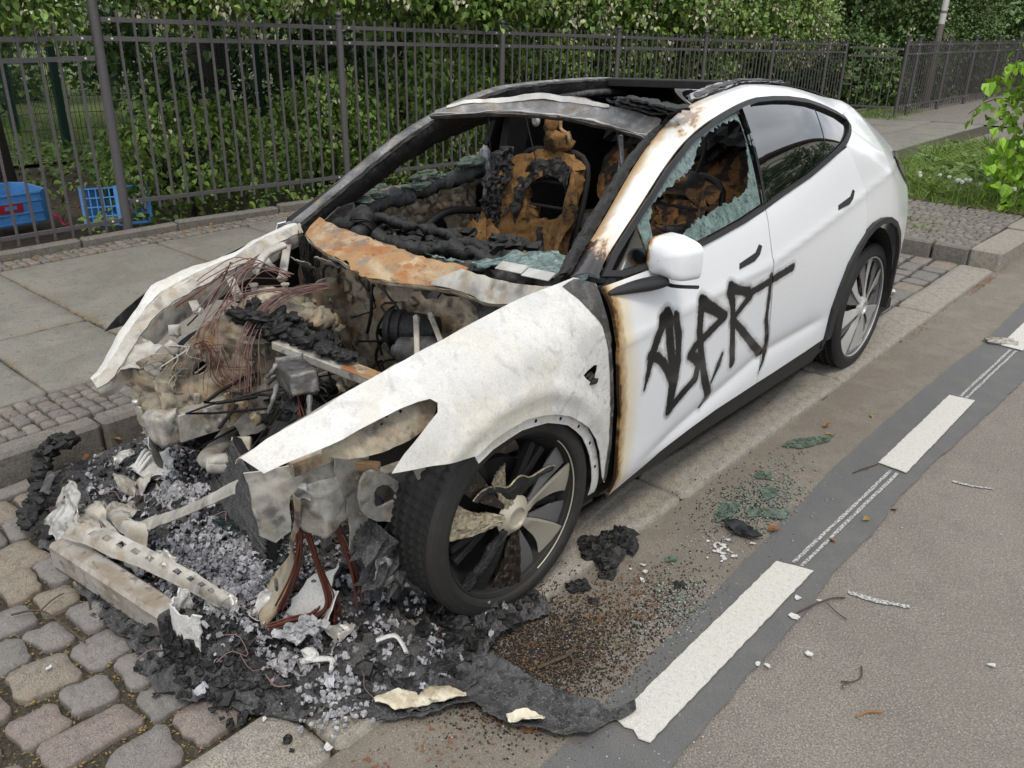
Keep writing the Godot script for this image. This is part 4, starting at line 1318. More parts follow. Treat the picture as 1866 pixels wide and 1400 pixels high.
func S(z: float, y: float) -> float:
	var key := roundi(z * 8000.0)
	var XY: Array
	if s_memo.has(key):
		XY = s_memo[key]
	else:
		var n := ST.size()
		var i := 0
		while i < n - 2 and z < ST[i + 1][0]: i += 1
		var t := clampf((z - ST[i][0]) / (ST[i + 1][0] - ST[i][0]), 0.0, 1.0)
		var a: Array = ST[maxi(i - 1, 0)]
		var b: Array = ST[i]
		var c: Array = ST[i + 1]
		var d: Array = ST[mini(i + 2, n - 1)]
		var Y := PackedFloat32Array()
		var X := PackedFloat32Array()
		for k in 9:
			Y.append(cubic_interpolate(b[1][k], c[1][k], a[1][k], d[1][k], t))
			X.append(cubic_interpolate(b[2][k], c[2][k], a[2][k], d[2][k], t))
		XY = [Y, X]
		s_memo[key] = XY
	var Y: PackedFloat32Array = XY[0]
	var X: PackedFloat32Array = XY[1]
	var k := 0
	while k < 7 and y > Y[k + 1]: k += 1
	var h := Y[k + 1] - Y[k]
	var s := (y - Y[k]) / h
	var m0 := (X[k + 1] - X[maxi(k - 1, 0)]) / (Y[k + 1] - Y[maxi(k - 1, 0)])
	var m1 := (X[mini(k + 2, 8)] - X[k]) / (Y[mini(k + 2, 8)] - Y[k])
	if s < 0.0: return X[0] + m0 * (y - Y[0])
	if s > 1.0: return X[8] + m1 * (y - Y[8])
	return (2.0 * s * s * s - 3.0 * s * s + 1.0) * X[k] + (s * s * s - 2.0 * s * s + s) * h * m0 + (-2.0 * s * s * s + 3.0 * s * s) * X[k + 1] + (s * s * s - s * s) * h * m1

# pressed body lines: the shoulder crease and the hollow above the sill
func pressed(z: float, y: float) -> float:
	var yc := 0.836
	if z < -0.37: yc = lerpf(0.836, 0.895, clampf((-0.37 - z) / 1.11, 0.0, 1.0))
	if z < -1.48: yc = lerpf(0.895, 1.06, clampf((-1.48 - z) / 1.12, 0.0, 1.0))
	if z < -2.6: yc = lerpf(1.06, 1.12, clampf((-2.6 - z) / 0.7, 0.0, 1.0))
	var yr := lerpf(0.29, 0.475, clampf((-0.6 - z) / 0.95, 0.0, 1.0))
	var v := 0.008 / (1.0 + pow((y - yc) / 0.022, 2.0)) * smoothstep(0.1, -0.3, z)
	v -= 0.016 / (1.0 + pow((y - yr) / 0.035, 2.0)) * smoothstep(-0.55, -0.9, z) * smoothstep(-2.3, -2.0, z)
	return v

func left(off := 0.0) -> Callable:
	return func(q: Vector2) -> Vector3: return Vector3(S(q.x, q.y) + pressed(q.x, q.y) + off, q.y, q.x)

# the car has sunk on its burnt right-hand tyre
func sink(x: float) -> float:
	return 0.045 * (0.8 - x)

func right(off := 0.0) -> Callable:
	return func(q: Vector2) -> Vector3:
		var x := -S(q.x, q.y) - off
		return Vector3(x, q.y - sink(x), q.x)

func patch(a: Vector3, b: Vector3, c: Vector3, d: Vector3, crumple := 0.0, fr := 6.0, sd := 0) -> Callable:
	# bilinear patch on the unit square, a(0,0) b(1,0) c(1,1) d(0,1)
	var nn := (b - a).cross(d - a).normalized()
	return func(q: Vector2) -> Vector3:
		var p := a.lerp(b, q.x).lerp(d.lerp(c, q.x), q.y)
		return p + nn * crumple * noise3(p, fr, sd) if crumple != 0.0 else p

func unit() -> PackedVector2Array:
	return poly([0, 0, 1, 0, 1, 1, 0, 1])

# strip between two curves, q.x along in metres, q.y across 0..w
func strip(c0: Array, c1: Array, L: float, w: float, bulge: Vector3, crumple := 0.0, fr := 8.0) -> Callable:
	return func(q: Vector2) -> Vector3:
		var t := q.x / L
		var s := q.y / w
		var p := cv(c0, t).lerp(cv(c1, t), s) + bulge * sin(PI * clampf(s, 0.0, 1.0))
		if crumple != 0.0: p += bulge.normalized() * crumple * noise3(p, fr, 4)
		return p

func rect(L: float, w: float) -> PackedVector2Array:
	return poly([0, 0, L, 0, L, w, 0, w])

# ---------------------------------------------------------------- paint with scorch and sprayed letters, laid over the doors in (z, y)
func door_texture() -> ImageTexture:
	var w := 1152
	var h := 512
	var z0 := -2.6
	var zs := 2.25
	var y1 := 1.2
	var im := Image.create(w, h, false, Image.FORMAT_RGB8)
	im.fill(Color(0.835, 0.842, 0.852))
	var n := FastNoiseLite.new()
	n.seed = 12
	n.frequency = 1.0
	n.fractal_octaves = 4
	# scorch along the front edge of the front door
	for py in h:
		var y := y1 - float(py) / h
		var edge := -0.385
		if y < 1.0: edge = lerpf(-0.395, -0.455, clampf((0.825 - y) / 0.26, 0.0, 1.0)) if y > 0.565 else lerpf(-0.455, -0.50, clampf((0.565 - y) / 0.35, 0.0, 1.0))
		for px in range(int((-0.72 - z0) / zs * w), w):
			var z := z0 + zs * px / w
			var d := (edge - z) + 0.018 * n.get_noise_2d(z * 9.0, y * 4.0) + 0.008 * n.get_noise_2d(z * 40.0, y * 30.0)
			var reach := 0.10 * (0.55 + 0.45 * sin(clampf((y - 0.25) / 0.75, 0.0, 1.0) * PI)) + 0.03 * smoothstep(0.86, 1.0, y)
			var c := im.get_pixel(px, py)
			var b := 1.0 - smoothstep(reach * 0.35, reach * 1.5, d)
			c = c.lerp(Color(0.80, 0.72, 0.55), b * 0.6)
			var b2 := 1.0 - smoothstep(reach * 0.05, reach * 0.6, d)
			c = c.lerp(Color(0.52, 0.38, 0.21), b2 * 0.8)
			var b3 := 1.0 - smoothstep(0.001, 0.013, d)
			c = c.lerp(Color(0.16, 0.12, 0.09), b3 * 0.8)
			im.set_pixel(px, py, c)
	# dust film specks low on the doors
	var r := RandomNumberGenerator.new()
	r.seed = 31
	for i in 2600:
		var px := r.randi_range(0, w - 1)
		var py := r.randi_range(0, h - 1)
		im.set_pixel(px, py, im.get_pixel(px, py).lerp(Color(0.55, 0.53, 0.5), r.randf_range(0.1, 0.35)))
	# sprayed strokes: [z, y, half width] ...
	var K := [
		[-.594, .62, .005, -.604, .67, .012, -.614, .735, .019, -.64, .80, .021, -.665, .858, .023, -.695, .868, .024, -.712, .82, .021, -.729, .765, .021, -.785, .62, .021, -.797, .47, .020],
		[-.604, .747, .016, -.655, .725, .016, -.706, .687, .016, -.775, .601, .015],
		[-.746, .853, .017, -.786, .77, .018, -.808, .66, .017, -.808, .59, .017, -.797, .47, .019, -.88, .51, .018, -.963, .545, .018, -.968, .61, .018, -.935, .64, .018, -.893, .666, .018, -.921, .69, .018, -1.02, .724, .018, -1.124, .759, .018, -1.02, .815, .020, -.924, .862, .024],
		[-.924, .862, .022, -.937, .752, .018, -.98, .64, .018, -1.045, .515, .020, -1.11, .425, .020, -1.067, .385, .008],
		[-1.155, .59, .010, -1.14, .55, .014, -1.107, .484, .006],
		[-1.135, .865, .024, -1.175, .80, .017, -1.20, .72, .017, -1.235, .60, .018, -1.263, .521, .019],
		[-1.135, .868, .022, -1.21, .845, .016, -1.292, .82, .018, -1.318, .795, .018, -1.25, .76, .014, -1.193, .73, .014, -1.31, .645, .016, -1.43, .555, .017, -1.535, .488, .018, -1.568, .482, .014],
		[-1.292, .81, .015, -1.40, .815, .014, -1.55, .828, .015, -1.692, .838, .016],
		[-1.485, .845, .012, -1.50, .74, .012, -1.511, .65, .013, -1.555, .56, .015, -1.598, .473, .015, -1.575, .43, .009, -1.548, .39, .003],
	]
	for s in K:
		var m: int = s.size() / 3
		for i in m - 1:
			var a := Vector2(s[i * 3], s[i * 3 + 1])
			var b := Vector2(s[i * 3 + 3], s[i * 3 + 4])
			var ra: float = s[i * 3 + 2] * 1.12
			var rb: float = s[i * 3 + 5] * 1.12
			var bb := Rect2(a, Vector2.ZERO).expand(b).grow(maxf(ra, rb) + 0.03)
			for px in range(maxi(0, int((bb.position.x - z0) / zs * w)), mini(w, int((bb.end.x - z0) / zs * w) + 1)):
				for py in range(maxi(0, int((y1 - bb.end.y) * h)), mini(h, int((y1 - bb.position.y) * h) + 1)):
					var q := Vector2(z0 + zs * px / w, y1 - float(py) / h)
					var u := clampf((q - a).dot(b - a) / (b - a).length_squared(), 0.0, 1.0)
					var d := q.distance_to(a.lerp(b, u)) - lerpf(ra, rb, u) + 0.003 * n.get_noise_2d(q.x * 60.0, q.y * 60.0)
					var k := 1.0 - smoothstep(-0.005, 0.006, d)
					k = maxf(k, 0.16 * (1.0 - smoothstep(0.0, 0.026, d)) * r.randf_range(0.5, 1.5))
					if k > 0.01: im.set_pixel(px, py, im.get_pixel(px, py).lerp(Color(0.06, 0.06, 0.063), clampf(k, 0.0, 1.0) * 0.985))
	return ImageTexture.create_from_image(im)

func pillar_texture() -> ImageTexture:
	var w := 640
	var h := 64
	var im := Image.create(w, h, false, Image.FORMAT_RGB8)
	var n := FastNoiseLite.new()
	n.seed = 5
	n.frequency = 1.0
	n.fractal_octaves = 4
	for px in w:
		var t := 4.0 * px / w
		for py in h:
			var s := float(py) / h
			var v := n.get_noise_2d(t * 6.0, s * 2.0)
			var v2 := n.get_noise_2d(t * 26.0 + 9.0, s * 7.0)
			var c := Color(0.83, 0.836, 0.845).lerp(Color(0.80, 0.79, 0.76), clampf(0.5 + v2, 0.0, 1.0) * (1.0 - smoothstep(1.5, 1.9, t)))
			# base of the pillar burnt through, inner edge yellowed, a brown patch over the B-pillar
			var burn := (1.0 - smoothstep(0.10, 0.50, t + v * 0.12 - 0.10 * s)) * 1.0
			var edge := smoothstep(0.52, 1.0, s + v * 0.25) * (1.0 - smoothstep(1.55, 1.95, t))
			var spot := (1.0 - smoothstep(0.0, 0.26, absf(t - 1.50 + v * 0.2))) * smoothstep(0.05, 0.5, s + v * 0.5)
			c = c.lerp(Color(0.68, 0.56, 0.40), clampf(maxf(edge * 0.85, maxf(spot * 0.95, burn)), 0.0, 1.0))
			c = c.lerp(Color(0.40, 0.29, 0.20), clampf(smoothstep(0.5, 0.95, spot + v2 * 0.4) * 0.75 + smoothstep(0.4, 0.9, burn + v2 * 0.2), 0.0, 1.0))
			c = c.lerp(Color(0.12, 0.105, 0.105), smoothstep(0.62, 0.98, burn + v2 * 0.2))
			im.set_pixel(px, py, c)
	return ImageTexture.create_from_image(im)

func uvmat(t: ImageTexture, base: StandardMaterial3D) -> StandardMaterial3D:
	var m: StandardMaterial3D = base.duplicate()
	m.albedo_color = Color.WHITE
	m.albedo_texture = t
	m.uv1_triplanar = false
	return m

# ---------------------------------------------------------------- the car
func build_car() -> void:
	var car := thing("burnt_car", "burnt-out white electric hatchback with missing bonnet and black lettering sprayed on its doors", "car")
	car_left_side(car)
	car_greenhouse(car)
	car_right_side(car)
	car_wheels(car)
	car_cabin(car)
	car_engine_bay(car)
	car_left_front(car)

func car_left_side(car: Node3D) -> void:
	var DT := uvmat(door_texture(), M.paint)
	DT.metallic_specular = 0.3
	DT.clearcoat = 0.2
	var u0 := Vector2(-2.6, 1.2)
	var us := Vector2(1.0 / 2.25, -1.0)
	# fender
	var fo := poly([-.378, 1.031, -.362, .968, -.374, .825, -.418, .592, -.432, .416, -.428, .305, -.405, .34, -.37, .45, -.336, .518, -.29, .575, -.24, .617, -.17, .665, -.1, .697, -.03, .718, .042, .729, .12, .728, .19, .716, .252, .690, .34, .705, .515, .722, .47, .76, .423, .79, .375, .82, .345, .838, .333, .857, .345, .868, .38, .866, .43, .858, .49, .844, .547, .830, .627, .809, .70, .79, .783, .768, .812, .804, .74, .832, .673, .852, .60, .872, .530, .892, .40, .923, .282, .949, .15, .973, .032, .994, -.06, 1.013, -.135, 1.028, -.238, 1.046, -.31, 1.058])
	var hole := smooth_poly(poly([-.303, .808, -.299, .772, -.277, .744, -.239, .772, -.227, .790]))
	var fl := func(q: Vector2) -> Vector3:
		var wv := 0.003 * noise3(Vector3(q.x, q.y, 0), 5.0, 31) + 0.0016 * noise3(Vector3(q.x, q.y, 0), 16.0, 32)
		# rolled lip along the wheel opening
		var d := absf(Vector2(q.x - 0.06, q.y - 0.33).length() - 0.475)
		wv += 0.012 * exp(-d * d / 0.0009) * smoothstep(0.35, 0.6, q.y)
		return Vector3(S(q.x, q.y) + wv, q.y, q.x)
	var st := nst()
	sheet(st, fo, [hole], fl, 0.022, 0.003)
	var fender := obj("front_fender", st, M.ash_white, car)
	fender.set_meta("label", "fire-bleached chalky front fender")
	st = nst()
	var inw := func(q: Vector2) -> Vector3: return Vector3(S(q.x, 0.72) - q.y, 0.0, 0.0)
	# flange inside the wheel opening with bolt holes
	var arc: Array = []
	for k in 15:
		var a := lerpf(-0.05, 2.0, k / 14.0)
		arc.append(Vector2(0.055 - 0.462 * cos(a) , 0.29 + 0.435 * sin(a)))
	var fla := PackedVector2Array()
	for q in arc: fla.append(q)
	for k in range(14, -1, -1): fla.append(Vector2(0.055, 0.30) + (arc[k] - Vector2(0.055, 0.30)) * 0.915 + Vector2(0, 0.003 * (k % 2)))
	st = nst()
	sheet(st, fla, [], left(-0.016), 0.03, 0.003)
	var flange := obj("arch_flange", st, M.ash_white, fender)
	for k in [2, 4, 6, 8, 10]:
		st = nst()
		var q: Vector2 = Vector2(0.055, 0.30) + (arc[k] - Vector2(0.055, 0.30)) * 0.955
		lump(st, Vector3(S(q.x, q.y) - 0.014, q.y, q.x), Vector3(0.004, 0.007, 0.007), 1, 0.0, 1.0, 8)
		obj("bolt_hole", st, M.black_gap, fender)
	st = nst()
	lump(st, Vector3(S(-.28, .765) - 0.015, .765, -.275), Vector3(0.02, 0.016, 0.02), 3, 0.4, 3.0, 10)
	lump(st, Vector3(S(-.28, .745) + 0.004, .748, -.285), Vector3(0.012, 0.01, 0.022), 4, 0.5, 3.0, 10)
	obj("melted_camera", st, M.char, fender, "stuff")
	st = nst()
	sheet(st, ragged(poly([-.374, 1.035, -.363, .968, -.374, .825, -.418, .592, -.431, .416, -.426, .315, -.413, .32, -.415, .416, -.402, .592, -.357, .83, -.335, .92, -.29, .985, -.255, 1.045, -.31, 1.058]), 0.02, 0.0025, 8), [], func(q: Vector2) -> Vector3: return (fl.call(q) as Vector3) + Vector3(.006, 0, 0), 0.015, 0.0)
	obj("scorched_edge", st, M.soot_grey, fender)
	# folded gutter under the bonnet edge
	var ge: Array = []
	var gi: Array = []
	for q in [[.812, .804], [.673, .852], [.530, .892], [.40, .923], [.282, .949], [.15, .973], [.032, .994], [-.135, 1.028], [-.238, 1.046]]:
		var p := Vector3(S(q[0], q[1]) - .002, q[1] - .002, q[0])
		ge.append(p)
		gi.append(p + Vector3(-.035, -.03, -.004))
	st = nst()
	sheet(st, ragged(rect(1.3, .05), .04, .003, 7), [], strip(ge, gi, 1.3, .05, Vector3(-.003, .004, 0), .004, 9.0), .025, .003)
	obj("bonnet_gutter", st, M.scale_pale, fender)
	# dark liner behind fender and wheel
	st = nst()
	sheet(st, poly([-.44, .3, -.44, 1.0, -.2, 1.0, .05, .96, .22, .90, .24, .72, .12, .72, -.05, .70, -.25, .60, -.36, .45]), [], left(-0.05), 0.04, 0.0)
	obj("liner", st, M.soot, fender)
	# doors
	var fd := poly([-.390, 1.018, -.390, .97, -.398, .825, -.43, .66, -.457, .565, -.470, .45, -.477, .34, -.50, .215, -.62, .245, -.80, .285, -1.0, .31, -1.2, .328, -1.545, .337, -1.560, .587, -1.52, .75, -1.478, .917, -1.472, 1.0, -1.478, 1.098, -1.30, 1.074, -1.10, 1.055, -.887, 1.036, -.65, 1.026])
	st = nst()
	sheet(st, fd, [], left(), 0.017, 0.012, u0, us)
	var door := obj("front_door", st, DT, car)
	var rd := poly([-1.486, 1.100, -1.480, 1.0, -1.486, .917, -1.528, .75, -1.568, .587, -1.553, .337, -1.7, .338, -2.05, .345, -2.245, .355, -2.245, .41, -2.242, .523, -2.27, .62, -2.324, .727, -2.41, .80, -2.505, .845, -2.502, .937, -2.475, 1.03, -2.446, 1.098, -2.40, 1.16, -2.35, 1.255, -2.2, 1.235, -2.069, 1.210, -1.9, 1.175, -1.7, 1.14])
	st = nst()
	sheet(st, rd, [], left(), 0.017, 0.012, u0, us)
	var door2 := obj("rear_door", st, DT, car)
	# handles: a slim black pull let into a shallow recess
	for hd in [[door, [-1.205, .922, -1.33, .930, -1.378, .948, -1.405, .980, -1.380, .992, -1.345, .966, -1.213, .948]], [door2, [-2.13, 1.008, -2.26, 1.016, -2.31, 1.034, -2.345, 1.068, -2.322, 1.08, -2.285, 1.054, -2.14, 1.034]]]:
		var pg := poly(hd[1])
		st = nst()
		sheet(st, pg, [], left(0.002), 0.03, 0.0)
		obj("handle_recess", st, M.black_gap, hd[0])
		st = nst()
		sheet(st, Geometry2D.offset_polygon(pg, -0.003)[0], [], left(0.010), 0.03, 0.006)
		obj("handle", st, M.clad, hd[0])
	# rear quarter
	var q4 := poly([-2.512, .853, -2.60, .878, -2.72, .885, -2.83, .872, -2.95, .828, -3.06, .75, -3.14, .64, -3.19, .52, -3.215, .40, -3.24, .30, -3.5, .30, -3.7, .34, -3.9, .42, -3.95, .6, -3.95, .85, -3.9, 1.02, -3.72, 1.092, -3.5, 1.178, -3.3, 1.25, -3.1, 1.318, -2.9, 1.375, -2.75, 1.388, -2.62, 1.384, -2.522, 1.362, -2.52, 1.33, -2.36, 1.27, -2.41, 1.165, -2.455, 1.098, -2.484, 1.03, -2.51, .937])
	st = nst()
	sheet(st, q4, [], left(), 0.02, 0.006)
	var quarter := obj("rear_quarter_panel", st, M.paint, car)
	# cladding: sill and rear arch
	st = nst()
	sheet(st, poly([-.50, .213, -.62, .243, -.80, .283, -1.0, .308, -1.2, .326, -1.7, .336, -2.05, .343, -2.245, .352, -2.33, .36, -2.31, .20, -2.0, .20, -1.2, .20, -.8, .18, -.53, .17]), [], left(-0.008), 0.03, 0.01)
	obj("sill", st, M.clad, car)
	st = nst()
	sheet(st, poly([-2.245, .35, -2.246, .41, -2.245, .523, -2.27, .62, -2.325, .727, -2.41, .80, -2.51, .853, -2.60, .878, -2.72, .885, -2.83, .872, -2.95, .828, -3.06, .75, -3.14, .64, -3.19, .52, -3.215, .40, -3.24, .30, -3.198, .30, -3.173, .40, -3.152, .50, -3.106, .622, -3.035, .72, -2.94, .798, -2.826, .843, -2.713, .855, -2.60, .848, -2.508, .818, -2.42, .76, -2.352, .665, -2.312, .558, -2.298, .45, -2.302, .35]), [], left(0.008), 0.025, 0.02)
	obj("arch_cladding", st, M.clad, quarter)
	st = nst()
	var tl := poly([-3.12, 1.125, -3.25, 1.135, -3.42, 1.11, -3.60, 1.06, -3.70, .97, -3.62, .90, -3.48, .93, -3.36, .97, -3.22, 1.05])
	sheet(st, tl, [], left(0.004), 0.03, 0.012)
	obj("tail_lamp", st, M.tail_clear, quarter)
	st = nst()
	sheet(st, poly([-3.24, 1.06, -3.40, 1.04, -3.60, .99, -3.62, .94, -3.45, .96, -3.33, .99]), [], left(0.008), 0.03, 0.008)
	obj("tail_lamp_lens", st, M.tail_red, quarter)
	# rear arch inner liner and dark gap backing behind door joints
	st = nst()
	sheet(st, poly([-2.22, .2, -2.22, .85, -2.6, .9, -3.0, .88, -3.3, .7, -3.3, .2]), [], left(-0.32), 0.1, 0.0)
	sheet(st, poly([-.42, .25, -.42, 1.0, -1.4, 1.0, -2.22, 1.05, -2.22, .30]), [], left(-0.035), 0.08, 0.0)
	obj("inner_shell", st, M.soot, car, "stuff")
	st = nst()
	for k in 18:
		var a0 := lerpf(-0.1, PI + 0.1, k / 18.0)
		var a1 := lerpf(-0.1, PI + 0.1, (k + 1) / 18.0)
		var c := Vector3(0, .34, -2.72)
		var p0 := c + Vector3(.93, .49 * sin(a0), .45 * cos(a0))
		var p1 := c + Vector3(.93, .49 * sin(a1), .45 * cos(a1))
		fquad(st, p0, p1, p1 - Vector3(.3, 0, 0), p0 - Vector3(.3, 0, 0), c - p0)
	obj("wheel_house", st, M.soot, car)

func car_greenhouse(car: Node3D) -> void:
	var outer := [-.404, 1.047, -.502, 1.103, -.738, 1.213, -.954, 1.313, -1.16, 1.386, -1.415, 1.443, -1.76, 1.494, -2.023, 1.485, -2.279, 1.440, -2.522, 1.362, -2.9, 1.375, -3.3, 1.25, -3.70, 1.10]
	var co: Array = []
	for i in range(0, outer.size(), 2): co.append(Vector3(S(outer[i], outer[i + 1]), outer[i + 1], outer[i]))
	var ci := [Vector3(.80, 1.05, -.34), Vector3(.75, 1.11, -.49), Vector3(.71, 1.17, -.63), Vector3(.62, 1.31, -.94), Vector3(.56, 1.41, -1.20), Vector3(.52, 1.48, -1.48), Vector3(.50, 1.52, -1.83), Vector3(.50, 1.53, -2.0), Vector3(.50, 1.503, -2.37), Vector3(.50, 1.445, -2.75), Vector3(.49, 1.402, -2.95), Vector3(.485, 1.285, -3.33), Vector3(.47, 1.13, -3.72)]
	var st := nst()
	var mt := uvmat(pillar_texture(), M.paint)
	mt.roughness = 0.35
	sheet(st, rect(4.0, 0.12), [], strip(co, ci, 4.0, 0.12, Vector3(.012, .018, 0)), 0.03, 0.01, Vector2.ZERO, Vector2(1.0 / 4.0, 1.0 / 0.12))
	obj("roof_rail", st, mt, car)
	# charred screen seal on the inside of the pillar
	var cs := [Vector3(.78, 1.055, -.29), Vector3(.735, 1.12, -.43), Vector3(.69, 1.19, -.58), Vector3(.60, 1.325, -.90), Vector3(.535, 1.40, -1.16)]
	var cm := [Vector3(.802, 1.056, -.335), Vector3(.752, 1.118, -.488), Vector3(.712, 1.18, -.628), Vector3(.622, 1.322, -.94), Vector3(.562, 1.425, -1.21)]
	st = nst()
	sheet(st, ragged(rect(1.3, .06), 0.02, 0.003, 61), [], strip(cm, cs, 1.3, .06, Vector3(.006, .012, .004), 0.010, 22.0), 0.018, 0.012)
	obj("screen_seal", st, M.char, car)
	# inner face of the pillar
	st = nst()
	var cd: Array = []
	for p in cs: cd.append(p + Vector3(-0.01, -0.075, -0.03))
	sheet(st, ragged(rect(1.3, .08), 0.03, 0.005, 62), [], strip(cs, cd, 1.3, .08, Vector3(-.01, 0, .01), 0.01, 14.0), 0.03, 0.02)
	obj("pillar_inner", st, M.soot, car)
	# edge of the burst glass roof left on the rail
	var ce: Array = []
	var cf: Array = []
	for p in [[.515, 1.487, -1.46], [.497, 1.527, -1.83], [.497, 1.537, -2.0], [.497, 1.517, -2.37]]:
		ce.append(Vector3(p[0], p[1], p[2]))
		cf.append(Vector3(p[0] - 0.085, p[1] + 0.004, p[2] + 0.02))
	for k in 3:
		st = nst()
		var lf := 0.006 * k
		sheet(st, ragged(poly([0.02 + .03 * k, 0, .98, 0, .96, .05 - .01 * k, .75, .075 - .012 * k, .5, .06 - .01 * k, .3, .085 - .02 * k, .12, .065 - .012 * k]), 0.03, 0.009, 80 + k), [], func(q: Vector2) -> Vector3: return cv(ce, q.x).lerp(cv(cf, q.x), q.y / .085) + Vector3(0, lf + 0.006 * noise3(Vector3(q.x * 3.0, q.y * 10.0, k), 3.0, 2), 0), 0.02, 0.003)
		obj("roof_glass_remnant", st, [M.soot_grey, M.char_ash_pale, M.soot_grey][k], car)
	# window surround
	var dl := poly([-.404, 1.045, -.502, 1.101, -.738, 1.211, -.954, 1.311, -1.16, 1.384, -1.415, 1.441, -1.60, 1.472, -1.76, 1.491, -1.90, 1.49, -2.023, 1.483, -2.16, 1.466, -2.279, 1.438, -2.42, 1.40, -2.515, 1.366, -2.519, 1.33, -2.45, 1.30, -2.35, 1.27, -2.2, 1.24, -2.069, 1.214, -1.9, 1.178, -1.7, 1.143, -1.486, 1.106, -1.3, 1.078, -1.1, 1.057, -.887, 1.039, -.65, 1.03, -.5, 1.03])
	var inn: PackedVector2Array = Geometry2D.offset_polygon(dl, -0.017)[0]
	st = nst()
	sheet(st, dl, [inn], left(0.005), 0.025, 0.014)
	var trim := obj("window_trim", st, M.trim, car)
	st = nst()
	sheet(st, poly([-.55, 1.047, -.9, 1.055, -1.3, 1.094, -1.7, 1.159, -2.07, 1.230, -2.35, 1.287, -2.35, 1.276, -2.07, 1.217, -1.7, 1.146, -1.3, 1.081, -.9, 1.042, -.55, 1.034]), [], left(0.013), 0.03, 0.008)
	obj("belt_strip", st, M.clad, trim)
	# panes and pillars between them
	st = nst()
	sheet(st, Geometry2D.intersect_polygons(inn, poly([-.3, .9, -.3, 1.6, -.70, 1.6, -.655, .9]))[0], [], left(-0.004), 0.03, 0.006)
	obj("sail_pane", st, M.tint_glass, car)
	var fg: PackedVector2Array = Geometry2D.intersect_polygons(inn, poly([-.672, .9, -.715, 1.6, -1.70, 1.6, -1.60, 1.45, -1.455, 1.05, -1.45, .9]))[0]
	var hole := ragged(poly([-.81, 1.205, -.88, 1.235, -.955, 1.25, -1.05, 1.27, -1.134, 1.30, -1.18, 1.335, -1.231, 1.355, -1.28, 1.385, -1.329, 1.392, -1.42, 1.412, -1.53, 1.425, -1.585, 1.415, -1.56, 1.345, -1.515, 1.28, -1.475, 1.23, -1.43, 1.185, -1.34, 1.165, -1.27, 1.156, -1.19, 1.155, -1.109, 1.135, -1.03, 1.128, -.958, 1.108, -.89, 1.10, -.829, 1.085, -.77, 1.08, -.735, 1.10, -.75, 1.15]), 0.013, 0.007, 44)
	st = nst()
	sheet(st, fg, [hole], left(-0.006), 0.025, 0.004)
	obj("broken_window", st, M.glass_green, car)
	st = nst()
	sheet(st, Geometry2D.intersect_polygons(inn, poly([-1.715, 1.6, -1.615, 1.45, -1.468, 1.05, -1.46, .9, -1.485, .9, -1.50, 1.05, -1.745, 1.6]))[0], [], left(0.001), 0.03, 0.02)
	obj("centre_pillar", st, M.tint_glass, car)
	st = nst()
	sheet(st, Geometry2D.intersect_polygons(inn, poly([-1.752, 1.6, -1.507, 1.05, -1.49, .9, -2.08, .9, -2.095, 1.2, -2.28, 1.6]))[0], [], left(-0.003), 0.03, 0.005)
	obj("rear_window", st, M.tint_glass, car)
	st = nst()
	sheet(st, Geometry2D.intersect_polygons(inn, poly([-2.105, 1.2, -2.29, 1.6, -2.7, 1.6, -2.7, 1.1, -2.09, 1.1]))[0], [], left(-0.003), 0.03, 0.005)
	obj("quarter_window", st, M.tint_glass, car)
	st = nst()
	sheet(st, Geometry2D.intersect_polygons(inn, poly([-2.083, 1.1, -2.097, 1.2, -2.285, 1.6, -2.292, 1.6, -2.104, 1.2, -2.09, 1.1]))[0], [], left(-0.001), 0.03, 0.004)
	obj("pane_divider", st, M.trim, car)
	# mirror on its foot
	var mir := Node3D.new()
	mir.name = "door_mirror"
	car.add_child(mir, true)
	st = nst()
	var arm := [Vector3(.905, 1.002, -.40), Vector3(.93, 1.003, -.52), Vector3(.945, 1.003, -.58), Vector3(.965, 1.006, -.64)]
	tube(st, cvs(arm, 8), [.012, .022, .03, .034, .036, .036, .034, .03], 10, 0.62)
	obj("mirror_foot", st, M.trim, mir)
	var mc := Vector3(.972, 1.078, -.66)
	var mb := Basis(Vector3.UP, -0.16)
	var shell := func(q: Vector2) -> Vector3:
		# q: angle round, 0..1 from the mirror glass edge to the front of the housing
		var a := q.x * TAU
		var d := sin(clampf(q.y, 0.0, 1.2) * PI * 0.5)
		var r := pow(maxf(0.0, 1.0 - pow(d, 5.0)), 0.42)
		var cx := signf(cos(a)) * pow(absf(cos(a)), 0.38)
		var cy := signf(sin(a)) * pow(absf(sin(a)), 0.38)
		# lower corners square, top falling away outwards, narrower towards the front
		var px := cx * .088 * r - .012 * d
		var py := cy * .072 * r
		if cy > 0.0: py *= 1.0 - .22 * maxf(0.0, cx) - .10 * d
		else: py *= .92
		return mc + mb * Vector3(px, py, -0.055 + 0.105 * d)
	st = nst()
	var mt2 := uvmat(mirror_texture(), M.paint)
	sheet(st, poly([0, 0, 1, 0, 1, .997, 0, .997]), [], shell, 0.025, 0.0, Vector2.ZERO, Vector2.ONE)
	obj("mirror_housing", st, mt2, mir)
	st = nst()
	var rim := PackedVector2Array()
	for k in 24:
		var p: Vector3 = mb.inverse() * (shell.call(Vector2(k / 24.0, 0.0)) - mc)
		rim.append(Vector2(p.x, p.y) * 0.97)
	sheet(st, rim, [], func(q: Vector2) -> Vector3: return mc + mb * Vector3(q.x, q.y, -0.05), 0.03, 0.004)
	obj("mirror_glass", st, M.char, mir)
	st = nst()
	tube(st, cvs([mc + mb * Vector3(-.10, -.078, -.03), mc + mb * Vector3(0.0, -.090, 0.0), mc + mb * Vector3(.10, -.078, -.03)], 8), 0.012, 8, 0.5)
	obj("mirror_base", st, M.trim, mir)
